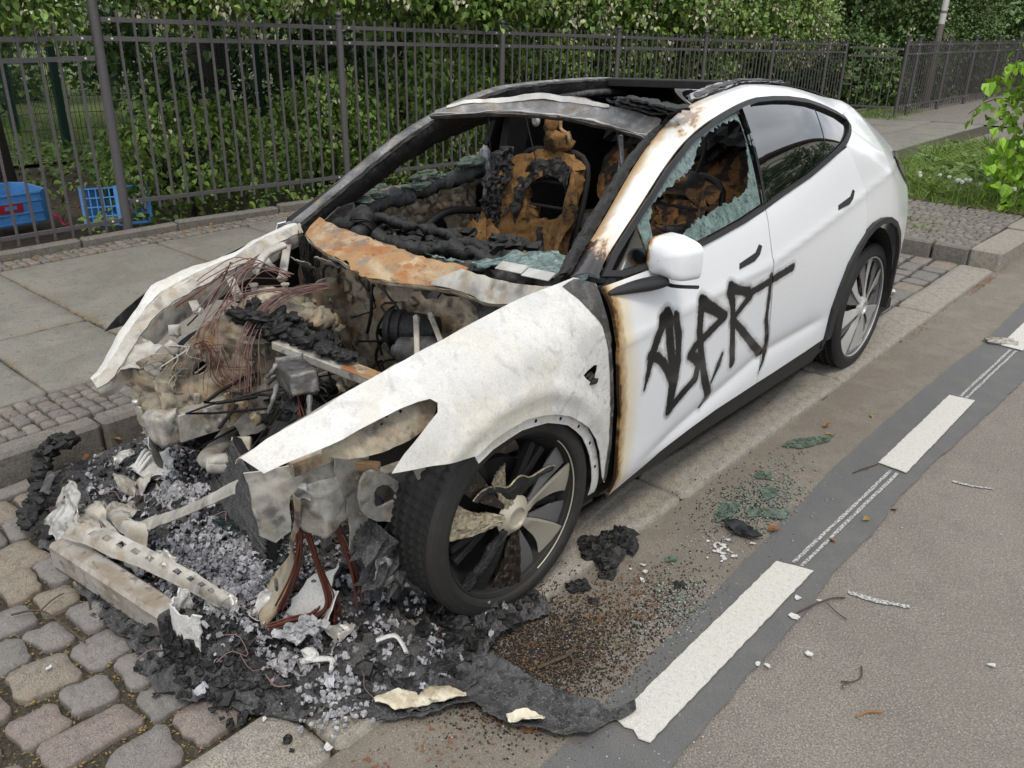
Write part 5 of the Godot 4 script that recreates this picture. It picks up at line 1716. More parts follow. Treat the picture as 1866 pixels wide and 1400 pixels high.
	# burnt screen header
	var hu := [Vector3(-.60, 1.385, -1.10), Vector3(-.50, 1.425, -1.21), Vector3(-.38, 1.445, -1.30), Vector3(-.22, 1.465, -1.38), Vector3(-.10, 1.468, -1.40), Vector3(.06, 1.465, -1.40), Vector3(.22, 1.45, -1.37), Vector3(.40, 1.44, -1.31), Vector3(.53, 1.435, -1.24)]
	var hl := [Vector3(-.60, 1.365, -1.06), Vector3(-.47, 1.38, -1.15), Vector3(-.34, 1.39, -1.22), Vector3(-.16, 1.395, -1.27), Vector3(.01, 1.395, -1.30), Vector3(.16, 1.385, -1.29), Vector3(.34, 1.38, -1.25), Vector3(.47, 1.378, -1.19), Vector3(.55, 1.375, -1.12)]
	st = nst()
	var hf := func(q: Vector2) -> Vector3:
		var t := q.x / 1.2
		var s := q.y / .12
		var p := cv(hu, t).lerp(cv(hl, t), s)
		p.y += -0.022 * sin(PI * s) + 0.007 * noise3(Vector3(q.x * 1.5, q.y * 3.0, 0), 4.0, 12)
		return p
	sheet(st, ragged(rect(1.2, .12), 0.05, 0.0015, 9), [], hf, 0.02, 0.004)
	obj("screen_header", st, M.header, car)
	st = nst()
	var hb: Array = []
	for p in hl: hb.append(p + Vector3(0, -0.018, -0.05))
	sheet(st, rect(1.2, .05), [], strip(hl, hb, 1.2, .05, Vector3(0, -.006, .01), 0.006, 10.0), 0.03, 0.004)
	obj("header_flange", st, M.header, car)
	# bright buckled lips on both edges of the header
	for e in 2:
		st = nst()
		var s0 := 0.0 if e == 0 else .098
		var t0 := .06 if e == 0 else .02
		var t1 := .72 if e == 0 else .98
		sheet(st, ragged(poly([1.2 * t0, s0 + .006, 1.2 * lerpf(t0, t1, .3), s0, 1.2 * t1, s0 + .004, 1.2 * t1, s0 + .016, 1.2 * lerpf(t0, t1, .5), s0 + .026, 1.2 * t0, s0 + .016]), .03, .0015, 13 + e), [], func(q: Vector2) -> Vector3:
			var p: Vector3 = hf.call(q)
			return p + Vector3(0, .005 + .004 * sin(q.x * 16.0 + e * 2.0), .004), .015, .003)
		obj("header_lip", st, M.alu, car)
	# flakes of roof lining on the right end of the header
	for k in 3:
		st = nst()
		var c0 := Vector3(.36 + .06 * k, 1.462 + 0.014 * k, -1.33 + 0.03 * k)
		sheet(st, ragged(poly([-.17, -.045, .13, -.05, .19, .0, .15, .05, -.08, .05, -.2, .02]), 0.03, 0.012, 90 + k), [], func(q: Vector2) -> Vector3: return c0 + Vector3(q.x, 0.014 * noise3(Vector3(q.x, q.y, k), 14.0, 3) - 0.1 * q.x * 0.3, q.y + q.x * 0.35), 0.025, 0.008)
		obj("lining_flake", st, M.char, car)
	# rear header, hatch and its glass (all sooted from within)
	st = nst()
	var hat := func(q: Vector2) -> Vector3:
		var t := clampf((-2.35 - q.y) / 1.55, 0.0, 1.0)
		var y := 1.505 - 0.115 * t - 0.355 * pow(t, 2.0)
		return Vector3(q.x, y - 0.05 * q.x * q.x * (1.0 - 0.4 * t) + 0.012 - (sink(q.x) - sink(.5)), q.y)
	sheet(st, poly([-.56, -2.35, .50, -2.35, .50, -2.8, .47, -3.6, -.5, -3.6, -.56, -2.8]), [], hat, 0.08, 0.006)
	obj("hatch_glass", st, M.tint_glass, car)
	st = nst()
	sheet(st, poly([-.52, -3.6, .49, -3.6, .47, -3.92, -.47, -3.92]), [], hat, 0.08, 0.006)
	obj("hatch_lid", st, M.paint, car)
	st = nst()
	sheet(st, poly([-.52, .3, .52, .3, .52, 1.06, -.52, 1.06]), [], func(q: Vector2) -> Vector3: return Vector3(q.x, q.y, -3.96 - 0.05 * (1.0 - 4.0 * q.x * q.x) + 0.12 * smoothstep(.75, 1.1, q.y)), 0.08, 0.006)
	obj("tailgate", st, M.paint, car)
	st = nst()
	beam(st, Vector3(-.55, 1.455, -2.38), Vector3(.50, 1.50, -2.38), 0.12, 0.04)
	obj("rear_header", st, M.soot, car)

func mirror_texture() -> ImageTexture:
	var im := Image.create(256, 64, false, Image.FORMAT_RGB8)
	var n := FastNoiseLite.new()
	n.seed = 8
	n.frequency = 0.03
	for x in 256:
		for y in 64:
			# only the inboard edge of the shell, which faced the fire, is scorched
			var d := sin((y + .5) / 64.0 * PI * 0.5)
			var an := TAU * (x + .5) / 256.0
			var rr := pow(maxf(0.0, 1.0 - pow(d, 5.0)), 0.42)
			var px := signf(cos(an)) * pow(absf(cos(an)), 0.38) * .088 * rr - .012 * d + .012 * n.get_noise_2d(x * 2.0, y * 2.0)
			var c := Color(0.835, 0.842, 0.852)
			c = c.lerp(Color(0.62, 0.46, 0.27), 1.0 - smoothstep(-.070, -.050, px))
			c = c.lerp(Color(0.08, 0.06, 0.05), 1.0 - smoothstep(-.080, -.068, px))
			im.set_pixel(x, y, c)
	return ImageTexture.create_from_image(im)

func car_right_side(car: Node3D) -> void:
	# pillar and roof rail on the far side
	var pc := [Vector3(-.80, .925, -.44), Vector3(-.75, 1.06, -.65), Vector3(-.69, 1.20, -.86), Vector3(-.645, 1.30, -1.03), Vector3(-.60, 1.385, -1.23), Vector3(-.57, 1.45, -1.47), Vector3(-.55, 1.475, -1.72), Vector3(-.54, 1.475, -2.33), Vector3(-.54, 1.44, -2.75), Vector3(-.54, 1.36, -3.3)]
	var oo: Array = []
	var ii: Array = []
	for p in pc:
		oo.append(p + Vector3(-.085, -.045, .01))
		ii.append(p + Vector3(.02, -.005, .03))
	var st := nst()
	sheet(st, rect(3.2, .1), [], strip(oo, ii, 3.2, .1, Vector3(-.012, .022, .012), 0.003, 6.0), 0.03, 0.006)
	obj("far_roof_rail", st, M.header, car)
	var dn: Array = []
	for p in ii: dn.append(p + Vector3(-.03, -.085, -.035))
	st = nst()
	sheet(st, ragged(rect(3.2, .1), 0.04, 0.006, 3), [], strip(ii, dn, 3.2, .1, Vector3(.01, 0, .012), 0.01, 12.0), 0.03, 0.02)
	obj("far_pillar_inner", st, M.char, car)
	# inner shell with the burst front window
	var win := ragged(poly([-.74, 1.01, -.86, 1.13, -1.05, 1.24, -1.25, 1.315, -1.45, 1.362, -1.585, 1.385, -1.62, 1.25, -1.66, 1.115, -1.45, 1.085, -1.2, 1.05, -.95, 1.02]), 0.03, 0.008, 17)
	st = nst()
	sheet(st, poly([-.42, .25, -.42, 1.03, -.72, 1.20, -1.15, 1.385, -1.45, 1.445, -1.9, 1.50, -2.3, 1.46, -2.75, 1.42, -3.3, 1.27, -3.75, 1.05, -3.8, .4, -3.3, .3, -2.2, .25]), [win], right(-0.035), 0.045, 0.03)
	var shell := obj("far_side_shell", st, M.soot, car)
	# outer skin of that side: doors and quarter
	st = nst()
	sheet(st, poly([-.40, .25, -.40, 1.0, -1.0, 1.01, -1.66, 1.08, -2.2, 1.2, -2.4, 1.23, -2.75, 1.40, -3.3, 1.27, -3.75, 1.1, -3.93, .9, -3.9, .45, -3.4, .3, -3.2, .35, -3.1, .65, -2.9, .8, -2.7, .85, -2.45, .75, -2.3, .5, -2.28, .3]), [], right(), 0.06, 0.006)
	obj("far_side_panels", st, M.paint, car)
	# burnt-out passenger door seen from inside
	var dc := func(q: Vector2) -> Vector3:
		var p := Vector3(-S(q.x, q.y) + .105, q.y - sink(-.85), q.x)
		var n := noise3(p, 9.0, 40) * 0.035 + noise3(p, 30.0, 41) * 0.012
		p.x += n + 0.04 * smoothstep(.78, .70, q.y) - 0.03 * exp(-pow((q.x + 1.35) / .1, 2.0) - pow((q.y - .83) / .08, 2.0))
		return p
	st = nst()
	sheet(st, ragged(poly([-.62, .35, -.62, .98, -1.1, 1.0, -1.62, 1.06, -1.62, .4]), 0.05, 0.008, 18), [ellipse(Vector2(-1.36, .83), .07, .045, 10)], dc, 0.02, 0.01)
	obj("door_lining", st, M.scale_metal, shell)
	st = nst()
	var ledge: Array = []
	for k in 50:
		var z := lerpf(-.66, -1.63, k / 49.0)
		ledge.append(Vector3(-.80 + 0.02 * noise3(Vector3(0, 0, z), 6.0, 2), .925 + .11 * (-.66 - z) + 0.018 * noise3(Vector3(3, 0, z), 9.0, 2), z))
	var lr: Array = []
	for k in 50: lr.append(.05 * (1.0 + .5 * noise3(ledge[k], 20.0, 3) + .4 * noise3(ledge[k], 60.0, 4)))
	tube(st, ledge, lr, 10, 0.8)
	obj("ash_ledge", st, M.char_ash, shell)
	st = nst()
	var r := RandomNumberGenerator.new()
	r.seed = 6
	for k in 26:
		var z := r.randf_range(-1.6, -.68)
		var p := Vector3(-.80 + r.randf_range(-.04, .05), .965 + .11 * (-.66 - z) + r.randf_range(-.01, .03), z)
		lump(st, p, Vector3(.035, .012, .05) * r.randf_range(.5, 1.3), k, 0.5, 3.0, 8)
	obj("glass_crumbs", st, M.glass_shard, shell, "stuff")
	# ribbed tubes melted along the door
	for k in 1:
		st = nst()
		tube(st, cvs([Vector3(-.72, .80 + .03 * k, -.70), Vector3(-.70, .78 + .05 * k, -1.0), Vector3(-.74, .86 + .03 * k, -1.3), Vector3(-.72, .82, -1.6)], 16), 0.02 - 0.004 * k, 7)
		obj("melted_pipe", st, M.char, shell)
	# centre pillar with belt anchor
	st = nst()
	beam(st, Vector3(-.80, .45, -1.72), Vector3(-.60, 1.39, -1.70), .16, .05, Vector3.RIGHT)
	obj("far_centre_pillar", st, M.soot, shell)
	st = nst()
	sheet(st, ragged(poly([-.44, .80, -.44, .96, -.60, 1.06, -.70, 1.07, -.66, .82]), .04, .006, 19), [], func(q: Vector2) -> Vector3: return Vector3(-.72 + .02 * noise3(Vector3(0, q.y, q.x), 9.0, 3), q.y - .065, q.x), .025, .006)
	obj("pillar_foot", st, M.soot_grey, shell)
	st = nst()
	for k in 7:
		lump(st, Vector3(-.76 + .02 * (k % 2), .70 + .07 * k, -1.62), Vector3(.03, .045, .02), 70 + k, 0.5, 3.0, 9)
	obj("belt_remains", st, M.char_ash_pale, shell, "stuff")
	st = nst()
	lathe(st, Vector3(-.50, 1.30, -1.72), Basis(Vector3.BACK, Vector3.UP, Vector3.LEFT), [Vector2(0, .001), Vector2(0, .022), Vector2(.012, .028), Vector2(.02, .016), Vector2(.02, .001)], 10)
	tube(st, [Vector3(-.50, 1.32, -1.71), Vector3(-.49, 1.37, -1.72)], .008, 6)
	obj("belt_anchor", st, M.alu, shell, "stuff")
	# right front fender: bleached crest folded down to the front, outer skin below
	var fo := [Vector3(-.82, .935, -.46), Vector3(-.84, .895, -.26), Vector3(-.845, .845, -.11), Vector3(-.845, .825, .07), Vector3(-.835, .79, .24), Vector3(-.815, .73, .32), Vector3(-.77, .64, .45), Vector3(-.72, .56, .55), Vector3(-.695, .535, .60)]
	var fi := [Vector3(-.735, .905, -.42), Vector3(-.735, .885, -.30), Vector3(-.73, .82, -.08), Vector3(-.72, .775, .11), Vector3(-.70, .73, .27), Vector3(-.68, .685, .36), Vector3(-.645, .615, .46), Vector3(-.615, .55, .55), Vector3(-.62, .525, .61)]
	st = nst()
	sheet(st, rect(1.2, .12), [], strip(fo, fi, 1.2, .12, Vector3(-.004, .018, .004), 0.008, 9.0), 0.022, 0.004)
	var f := obj("far_front_fender", st, M.ash_white, car)
	var fm2: Array = []
	for k in fo.size(): fm2.append((fo[k] as Vector3).lerp(fi[k], .58) + Vector3(-.001, .022, .003))
	var fi2: Array = []
	for k in fi.size(): fi2.append((fi[k] as Vector3) + Vector3(.004, .003, .003))
	st = nst()
	sheet(st, ragged(rect(1.2, .05), .05, .002, 24), [], strip(fm2, fi2, 1.2, .05, Vector3(-.001, .003, .002), .006, 14.0), .02, .003)
	obj("inner_lip", st, M.scale_pale, f)
	# a pressed groove along it
	var g0: Array = []
	for k in 24: g0.append(cv(fo, k / 23.0).lerp(cv(fi, k / 23.0), 0.62) + Vector3(0, .014, 0))
	st = nst()
	tube(st, g0, .009, 6, .5)
	obj("pressed_bead", st, M.ash_white, f)
	var fl: Array = []
	for k in fi.size(): fl.append(fi[k] + Vector3(-.01, -.045 - 0.05 * sin(PI * k / 8.0), -.015))
	st = nst()
	sheet(st, ragged(rect(1.2, .12), 0.06, 0.008, 23), [], strip(fi, fl, 1.2, .12, Vector3(.004, 0, .004), 0.006, 9.0), 0.03, 0.003)
	obj("fender_flange", st, M.scale_pale, f)
	st = nst()
	sheet(st, poly([-.46, .35, -.46, .985, -.25, .93, -.10, .89, .02, .86, .02, .73, -.15, .69, -.28, .60, -.36, .48, -.40, .36]), [], right(-0.01), 0.03, 0.003)
	obj("fender_skin", st, M.soot, f)
	st = nst()
	sheet(st, poly([.43, .70, .37, .745, .29, .79, .205, .835, .17, .815, .24, .765, .34, .70]), [], right(-0.01), 0.03, 0.003)
	obj("torn_flare", st, M.soot_grey, f)
	# clips and brackets along the flange
	for b in [[Vector3(-.70, .80, -.02), Vector3(-.62, .74, .0)], [Vector3(-.715, .84, -.20), Vector3(-.66, .81, -.19)], [Vector3(-.69, .74, .16), Vector3(-.64, .71, .17)], [Vector3(-.73, .87, -.33), Vector3(-.60, .77, -.20)]]:
		st = nst()
		beam(st, b[0], b[1], .035, .006)
		lump(st, b[1], Vector3(.022, .012, .02), 5, .4, 2.0, 8)
		obj("bracket", st, M.scale_pale, f, "stuff")

# ---------------------------------------------------------------- wheels
func disc_fn(cx: float, at: Vector3, bs: Basis, tw: float) -> Callable:
	# q = (radius, angle); gently dished
	return func(q: Vector2) -> Vector3:
		var x := cx - 0.022 * pow(q.x / .25, 2.0) + tw * (q.y)
		return at + bs * Vector3(x, q.x * cos(q.y), q.x * sin(q.y))

func make_wheel(parent: Node3D, called: String, at: Vector3, yaw: float, burnt: bool, right_side := false) -> void:
	var w := Node3D.new()
	w.name = called
	parent.add_child(w, true)
	var bs := Basis(Vector3.UP, yaw + (PI if right_side else 0.0))
	var grooves := func(i: int, k: int) -> float:
		return -0.011 if i >= 5 and i <= 16 and k % 3 == 0 else 0.0
	var pr := [Vector2(-.105, .245), Vector2(-.117, .275), Vector2(-.118, .30), Vector2(-.112, .328), Vector2(-.104, .343)]
	for g in [-.06, -.02, .02, .06]:
		pr.append_array([Vector2(g - .008, .354), Vector2(g - .003, .346), Vector2(g + .004, .346)])
	pr.append_array([Vector2(.09, .352), Vector2(.104, .343), Vector2(.112, .328), Vector2(.118, .305), Vector2(.117, .298), Vector2(.115, .291), Vector2(.111, .286), Vector2(.10, .280), Vector2(.09, .27)])
	var st := nst()
	lathe(st, at, bs, pr, 216, grooves)
	obj("tyre", st, M.rubber if not burnt else M.rubber_dull, w)
	st = nst()
	lathe(st, at, bs, [Vector2(-.10, .235), Vector2(.02, .232), Vector2(.07, .262), Vector2(.095, .274), Vector2(.107, .280), Vector2(.103, .286)], 72)
	obj("rim", st, M.silver_dark if not burnt else M.soot, w)
	st = nst()
	lathe(st, at, bs, [Vector2(-.03, .001), Vector2(-.03, .165), Vector2(.0, .165), Vector2(.0, .06), Vector2(.03, .06), Vector2(.03, .001)], 48)
	obj("brake_disc", st, M.soot if burnt else M.silver_dark, w)
	# trim cover: seven units of bright ridge, broad light face, slot and dark recessed face
	var N := 7
	var u := TAU / N
	var a0 := -1.22 if burnt else -0.87
	var RB := .274
	var face_mat: Array = [M.silver, M.silver, M.silver, M.silver, M.silver, M.silver, M.silver]
	var dark_mat: Array = [M.silver_dark, M.silver_dark, M.silver_dark, M.silver_dark, M.silver_dark, M.silver_dark, M.silver_dark]
	if burnt:
		face_mat = [M.silver_warm, M.silver_warm, M.silver_char, M.char, M.silver_burnt, M.silver_burnt, null]
		dark_mat = [M.silver_dark, M.silver_dark, M.char, null, M.silver_char, null, M.silver_dark]
	for i in N:
		var a := a0 - u * i
		if face_mat[i] != null:
			var light := PackedVector2Array()
			var r1 := RB
			if burnt and i == 5: r1 = .19
			for k in 9:
				var t := k / 8.0
				light.append(Vector2(lerpf(.04, r1, t), a + .12 * (1.0 - t)))
			for k in 9:
				var t := 1.0 - k / 8.0
				light.append(Vector2(lerpf(.04, r1, t), a - lerpf(.42, .45 if not (burnt and i == 3) else .16, t) + .10 * sin(PI * t)))
			if burnt and i >= 2: light = ragged(light, .012, .004, 600 + i)
			var aa := a
			st = nst()
			sheet(st, light, [], func(q: Vector2) -> Vector3:
				var x := .108 - .010 * pow(q.x / RB, 2.0) - .022 * clampf((aa - q.y) / .45, 0.0, 1.0) * smoothstep(.05, .12, q.x)
				if burnt and i >= 2: x += .006 * noise3(Vector3(q.x, q.y * .2, i), 30.0, 5)
				return at + bs * Vector3(x, q.x * cos(q.y), q.x * sin(q.y)), .014, .006)
			obj("spoke", st, face_mat[i], w)
		if dark_mat[i] != null:
			var dark := PackedVector2Array()
			for k in 8:
				var t := k / 7.0
				dark.append(Vector2(lerpf(.07, RB, t), a - u + .12 * (1.0 - t) - .004))
			for k in 8:
				var t := 1.0 - k / 7.0
				dark.append(Vector2(lerpf(.07, RB, t), a - lerpf(.62, .58, t) + .06 * sin(PI * t)))
			st = nst()
			sheet(st, dark, [], disc_fn(.104, at, bs, 0.0), .016, .006)
			obj("spoke_recess", st, dark_mat[i], w)
	# narrow bright lip: all round on the sound wheel, only the lower right on the burnt one
	st = nst()
	var lip: Array = []
	for k in 61:
		var ang := TAU * k / 60.0
		if burnt and not (ang > PI * 1.10 and ang < PI * 1.78): continue
		lip.append(at + bs * Vector3(.104, .278 * cos(ang), .278 * sin(ang)))
	tube(st, lip, 0.0042 if not burnt else 0.0026, 6)
	obj("rim_lip", st, M.silver if not burnt else M.silver_warm, w)
	st = nst()
	lathe(st, at, bs, [Vector2(.095, .070), Vector2(.112, .048), Vector2(.117, .040), Vector2(.117, .034), Vector2(.108, .031), Vector2(.106, .001)], 32)
	obj("hub_cap", st, M.silver if not burnt else M.silver_warm, w)
	# alloy spokes behind the cover
	for i in 5:
		var a := TAU * i / 5.0 + .62
		for d in [-.12, .12]:
			st = nst()
			beam(st, at + bs * Vector3(.045, .05 * cos(a), .05 * sin(a)), at + bs * Vector3(.05, .238 * cos(a + d), .238 * sin(a + d)), .026, .03, bs * Vector3.RIGHT)
			obj("inner_spoke", st, M.soot if burnt else M.silver_dark, w)
	if burnt:
		# wavy melted edge hanging in the upper opening
		st = nst()
		var wv: Array = []
		for k in 20:
			var t := k / 19.0
			var ang := lerpf(.95, -1.02, t)
			var rad := lerpf(.215, .20, t) - .085 * sin(PI * t) + .014 * sin(t * 14.0)
			wv.append(at + bs * Vector3(.098, rad * cos(ang), rad * sin(ang)))
		var wl: Array = []
		for k in 20:
			var t := k / 19.0
			var ang := lerpf(.95, -1.02, t)
			var rad := lerpf(.215, .20, t) - .085 * sin(PI * t) + .014 * sin(t * 14.0)
			wl.append(at + bs * Vector3(.094, (rad - .02 - .05 * sin(PI * t)) * cos(ang), (rad - .02 - .05 * sin(PI * t)) * sin(ang)))
		sheet(st, rect(.5, .06), [], strip(wv, wl, .5, .06, bs * Vector3(.006, 0, 0), .006, 20.0), .012, .004)
		obj("melted_trim", st, M.char, w)
		st = nst()
		tube(st, wv, 0.004, 6)
		obj("melted_edge", st, M.silver_burnt, w)

func car_wheels(car: Node3D) -> void:
	make_wheel(car, "front_wheel", Vector3(.785, .352, 0.0), -0.072, true)
	make_wheel(car, "rear_wheel", Vector3(.785, .352, -2.89), 0.0, false)
	# the far wheels: burnt to the cords in front, whole behind
	var w := Node3D.new()
	w.name = "far_front_wheel"
	car.add_child(w, true)
	var st := nst()
	lathe(st, Vector3(-.80, .27, 0), Basis.IDENTITY, [Vector2(-.10, .001), Vector2(-.10, .24), Vector2(-.11, .262), Vector2(-.08, .255), Vector2(.08, .255), Vector2(.11, .262), Vector2(.10, .24), Vector2(.10, .001)], 40)
	obj("rim", st, M.soot, w)
	w = Node3D.new()
	w.name = "far_rear_wheel"
	car.add_child(w, true)
	st = nst()
	lathe(st, Vector3(-.80, .34, -2.89), Basis.IDENTITY, [Vector2(-.10, .001), Vector2(-.10, .24), Vector2(-.118, .30), Vector2(-.10, .345), Vector2(.10, .345), Vector2(.118, .30), Vector2(.10, .24), Vector2(.10, .001)], 40)
	obj("tyre", st, M.rubber, w)

# ---------------------------------------------------------------- cabin
func seat_back(car: Node3D, called: String, base: Vector3, tilt: float, yaw: float, w: float, h: float, hole: PackedVector2Array, mat: Material, sd: int) -> Node3D:
	var s := Node3D.new()
	s.name = called
	car.add_child(s, true)
	var bs := Basis(Vector3.UP, yaw) * Basis(Vector3.RIGHT, -tilt)
	var o := ragged(smooth_poly(poly([-w * .36, 0, w * .36, 0, w * .44, h * .22, w * .50, h * .5, w * .45, h * .76, w * .30, h * .92, w * .14, h, -w * .14, h, -w * .30, h * .93, -w * .44, h * .78, -w * .50, h * .5, -w * .44, h * .22]), 1), 0.03, 0.007, sd)
	var f := func(q: Vector2) -> Vector3:
		var e := absf(q.x) / (w * .5)
		var d := 0.085 * smoothstep(.50, .80, e) * (1.0 - .6 * smoothstep(.88, 1.02, e)) - 0.03 * (1.0 - e) + 0.02 * noise3(Vector3(q.x, q.y, sd), 8.0, 6) + 0.008 * noise3(Vector3(q.x, q.y, sd), 28.0, 7)
		return base + bs * Vector3(q.x, q.y, d)
	var st := nst()
	sheet(st, o, [hole] if hole.size() > 2 else [], f, 0.022, 0.07)
	obj("backrest_foam", st, mat, s)
	st = nst()
	tube(st, cvs([base + bs * Vector3(-w * .42, h * .2, -.06), base + bs * Vector3(-w * .40, h * .9, -.06), base + bs * Vector3(0, h * 1.0, -.06), base + bs * Vector3(w * .40, h * .9, -.06), base + bs * Vector3(w * .42, h * .2, -.06)], 20), .016, 7)
	for y in [.35, .55, .75]:
		tube(st, [base + bs * Vector3(-w * .4, h * y, -.06), base + bs * Vector3(w * .4, h * y, -.06)], .008, 6)
	obj("seat_frame", st, M.soot, s, "stuff")
	return s

func car_cabin(car: Node3D) -> void:
	var st := nst()
	bx(st, Vector3(0, .20, -2.0), Vector3(1.66, .10, 3.2), Basis.IDENTITY, .02)
	obj("floor_pan", st, M.soot, car)
	st = nst()
	bx(st, Vector3(.40, .20, -.30), Vector3(.5, .08, .6), Basis.IDENTITY, .02)
	bx(st, Vector3(-.30, .17, -.30), Vector3(.5, .08, .6), Basis.IDENTITY, .02)
	obj("subframe", st, M.soot, car, "stuff")
	# passenger seat: burnt to the foam, a hole through its back, wire loop of the head restraint
	var hole := ragged(ellipse(Vector2(.03, .375), .125, .115, 16), .03, .012, 55)
	var s := seat_back(car, "passenger_seat", Vector3(-.34, .60, -1.46), .34, .12, .50, .62, hole, M.foam, 14)
	st = nst()
	var hc := Vector3(-.345, 1.235, -1.70)
	lump(st, hc + Vector3(.0, -.015, 0), Vector3(.085, .055, .05), 12, .3, 1.8, 14, Basis.IDENTITY, true)
	lump(st, hc + Vector3(-.045, .06, 0), Vector3(.04, .065, .03), 13, .3, 1.8, 12, Basis.IDENTITY, true)
	obj("head_restraint", st, M.foam, s, "stuff")
	st = nst()
	tube(st, cvs([hc + Vector3(-.062, .03, 0), hc + Vector3(-.062, .125, 0), hc + Vector3(-.045, .15, 0), hc + Vector3(0, .15, 0), hc + Vector3(.018, .13, 0), hc + Vector3(.022, .05, .01), hc + Vector3(.07, .025, .015), hc + Vector3(.08, -.01, .01)], 26), .009, 8)
	obj("wire_loop", st, M.rust, s)
	# charred skin left round the hole and down one side
	st = nst()
	var sb := Basis(Vector3.UP, .12) * Basis(Vector3.RIGHT, -.34)
	sheet(st, ragged(poly([-.15, .30, -.14, .46, -.07, .56, .06, .58, .15, .53, .18, .44, .14, .42, .10, .475, .03, .492, -.05, .47, -.095, .40, -.10, .34, -.12, .22]), .02, .009, 57), [], func(q: Vector2) -> Vector3:
		var e := absf(q.x) / .25
		return Vector3(-.34, .60, -1.46) + sb * Vector3(q.x, q.y, .085 * smoothstep(.50, .80, e) * (1.0 - .6 * smoothstep(.88, 1.02, e)) - .03 * (1.0 - e) + .014 + .02 * noise3(Vector3(q.x, q.y, 3), 16.0, 5)), .014, .006)
	sheet(st, ragged(poly([-.27, .02, -.15, .02, -.14, .16, -.18, .30, -.14, .44, -.17, .58, -.25, .54, -.28, .3]), .02, .014, 59), [], func(q: Vector2) -> Vector3: return Vector3(-.34, .60, -1.46) + sb * Vector3(q.x, q.y, .085 + .035 * noise3(Vector3(q.x, q.y, 1), 18.0, 6) + .02 * noise3(Vector3(q.x, q.y, 1), 50.0, 6)), .012, .006)
	obj("charred_cover", st, M.char, s, "stuff")
	st = nst()
	lump(st, Vector3(-.30, .60, -1.20), Vector3(.27, .10, .28), 15, .3, 2.0, 16, Basis.IDENTITY, true)
	lump(st, Vector3(-.52, .68, -1.35), Vector3(.09, .16, .12), 16, .4, 2.5, 12)
	obj("seat_cushion", st, M.foam, s, "stuff")
	st = nst()
	for k in 16:
		var t := k / 15.0
		lump(st, Vector3(-.60 + .10 * sin(k * 2.1) * .5, .62 + .50 * t, -1.42 - .18 * t), Vector3(.05, .05, .04), 120 + k, .6, 3.0, 9)
	obj("side_ash", st, M.char_ash, s, "stuff")
	st = nst()
	lump(st, Vector3(-.10, .78, -1.28), Vector3(.02, .10, .02), 3, .4, 3.0, 8)
	lump(st, Vector3(-.14, .68, -1.20), Vector3(.11, .05, .09), 4, .6, 3.0, 12)
	obj("buckle_remains", st, M.char, s, "stuff")
	# driver's seat
	var h2 := ragged(ellipse(Vector2(0, .40), .13, .10, 14), .03, .012, 56)
	var d := seat_back(car, "driver_seat", Vector3(.36, .60, -1.50), .36, -.05, .50, .60, h2, M.foam_dark, 21)
	st = nst()
	tube(st, cvs([Vector3(.28, 1.16, -1.72), Vector3(.28, 1.30, -1.76), Vector3(.44, 1.30, -1.76), Vector3(.44, 1.16, -1.72)], 16), .009, 7)
	obj("wire_loop", st, M.soot, d)
	st = nst()
	lump(st, Vector3(.36, .62, -1.22), Vector3(.27, .09, .28), 25, .3, 2.0, 16, Basis.IDENTITY, true)
	obj("seat_cushion", st, M.char, d)
	# rear bench
	var rb := seat_back(car, "rear_bench", Vector3(0.0, .66, -2.40), .35, 0.0, 1.26, .58, PackedVector2Array(), M.foam_dark, 33)
	st = nst()
	for k in 12:
		lump(st, Vector3(-.55 + .1 * k, 1.20 + .05 * sin(k * 1.9), -2.52), Vector3(.09, .07, .08), 150 + k, .5, 2.5, 11)
	obj("charred_headrests", st, M.char, rb, "stuff")
	st = nst()
	for k in 10:
		lump(st, Vector3(-.5 + .11 * k, .70 + .02 * sin(k * 1.3), -2.15), Vector3(.10, .07, .2), 170 + k, .4, 2.5, 10)
	obj("bench_cushion", st, M.char, rb, "stuff")
	st = nst()
	sheet(st, poly([-.62, .6, .62, .6, .60, 1.30, -.60, 1.25]), [], func(q: Vector2) -> Vector3: return Vector3(q.x, q.y, -2.95 - .2 * (q.y - .6)), .1, .02)
	obj("boot_wall", st, M.soot, car)
	# hanging remains in the roof opening
	st = nst()
	tube(st, cvs([Vector3(-.52, 1.40, -1.9), Vector3(-.5, 1.41, -2.2), Vector3(-.51, 1.40, -2.5)], 10), .018, 7)
	obj("lining_tube", st, M.soot_grey, car)
	for q in [[Vector3(-.57, 1.42, -1.42), Vector3(-.70, 1.05, -1.60)], [Vector3(-.30, 1.44, -1.36), Vector3(-.30, 1.10, -1.50)], [Vector3(.22, 1.44, -1.36), Vector3(.24, 1.14, -1.42)]]:
		st = nst()
		tube(st, cvs([q[0], (q[0] + q[1]) * .5 + Vector3(.01, 0, .01), q[1]], 10), .003, 5)
		obj("hanging_wire", st, M.soot_grey, car)
	st = nst()
	tube(st, cvs([Vector3(.22, 1.33, -1.42), Vector3(.225, 1.22, -1.43), Vector3(.22, 1.12, -1.42)], 8), .010, 6)
	obj("hanging_drip", st, M.char_ash_pale, car)
	# collapsed dashboard: charred carrier tubes, lumps, glass
	var dash := Node3D.new()
	dash.name = "dashboard_remains"
	car.add_child(dash, true)
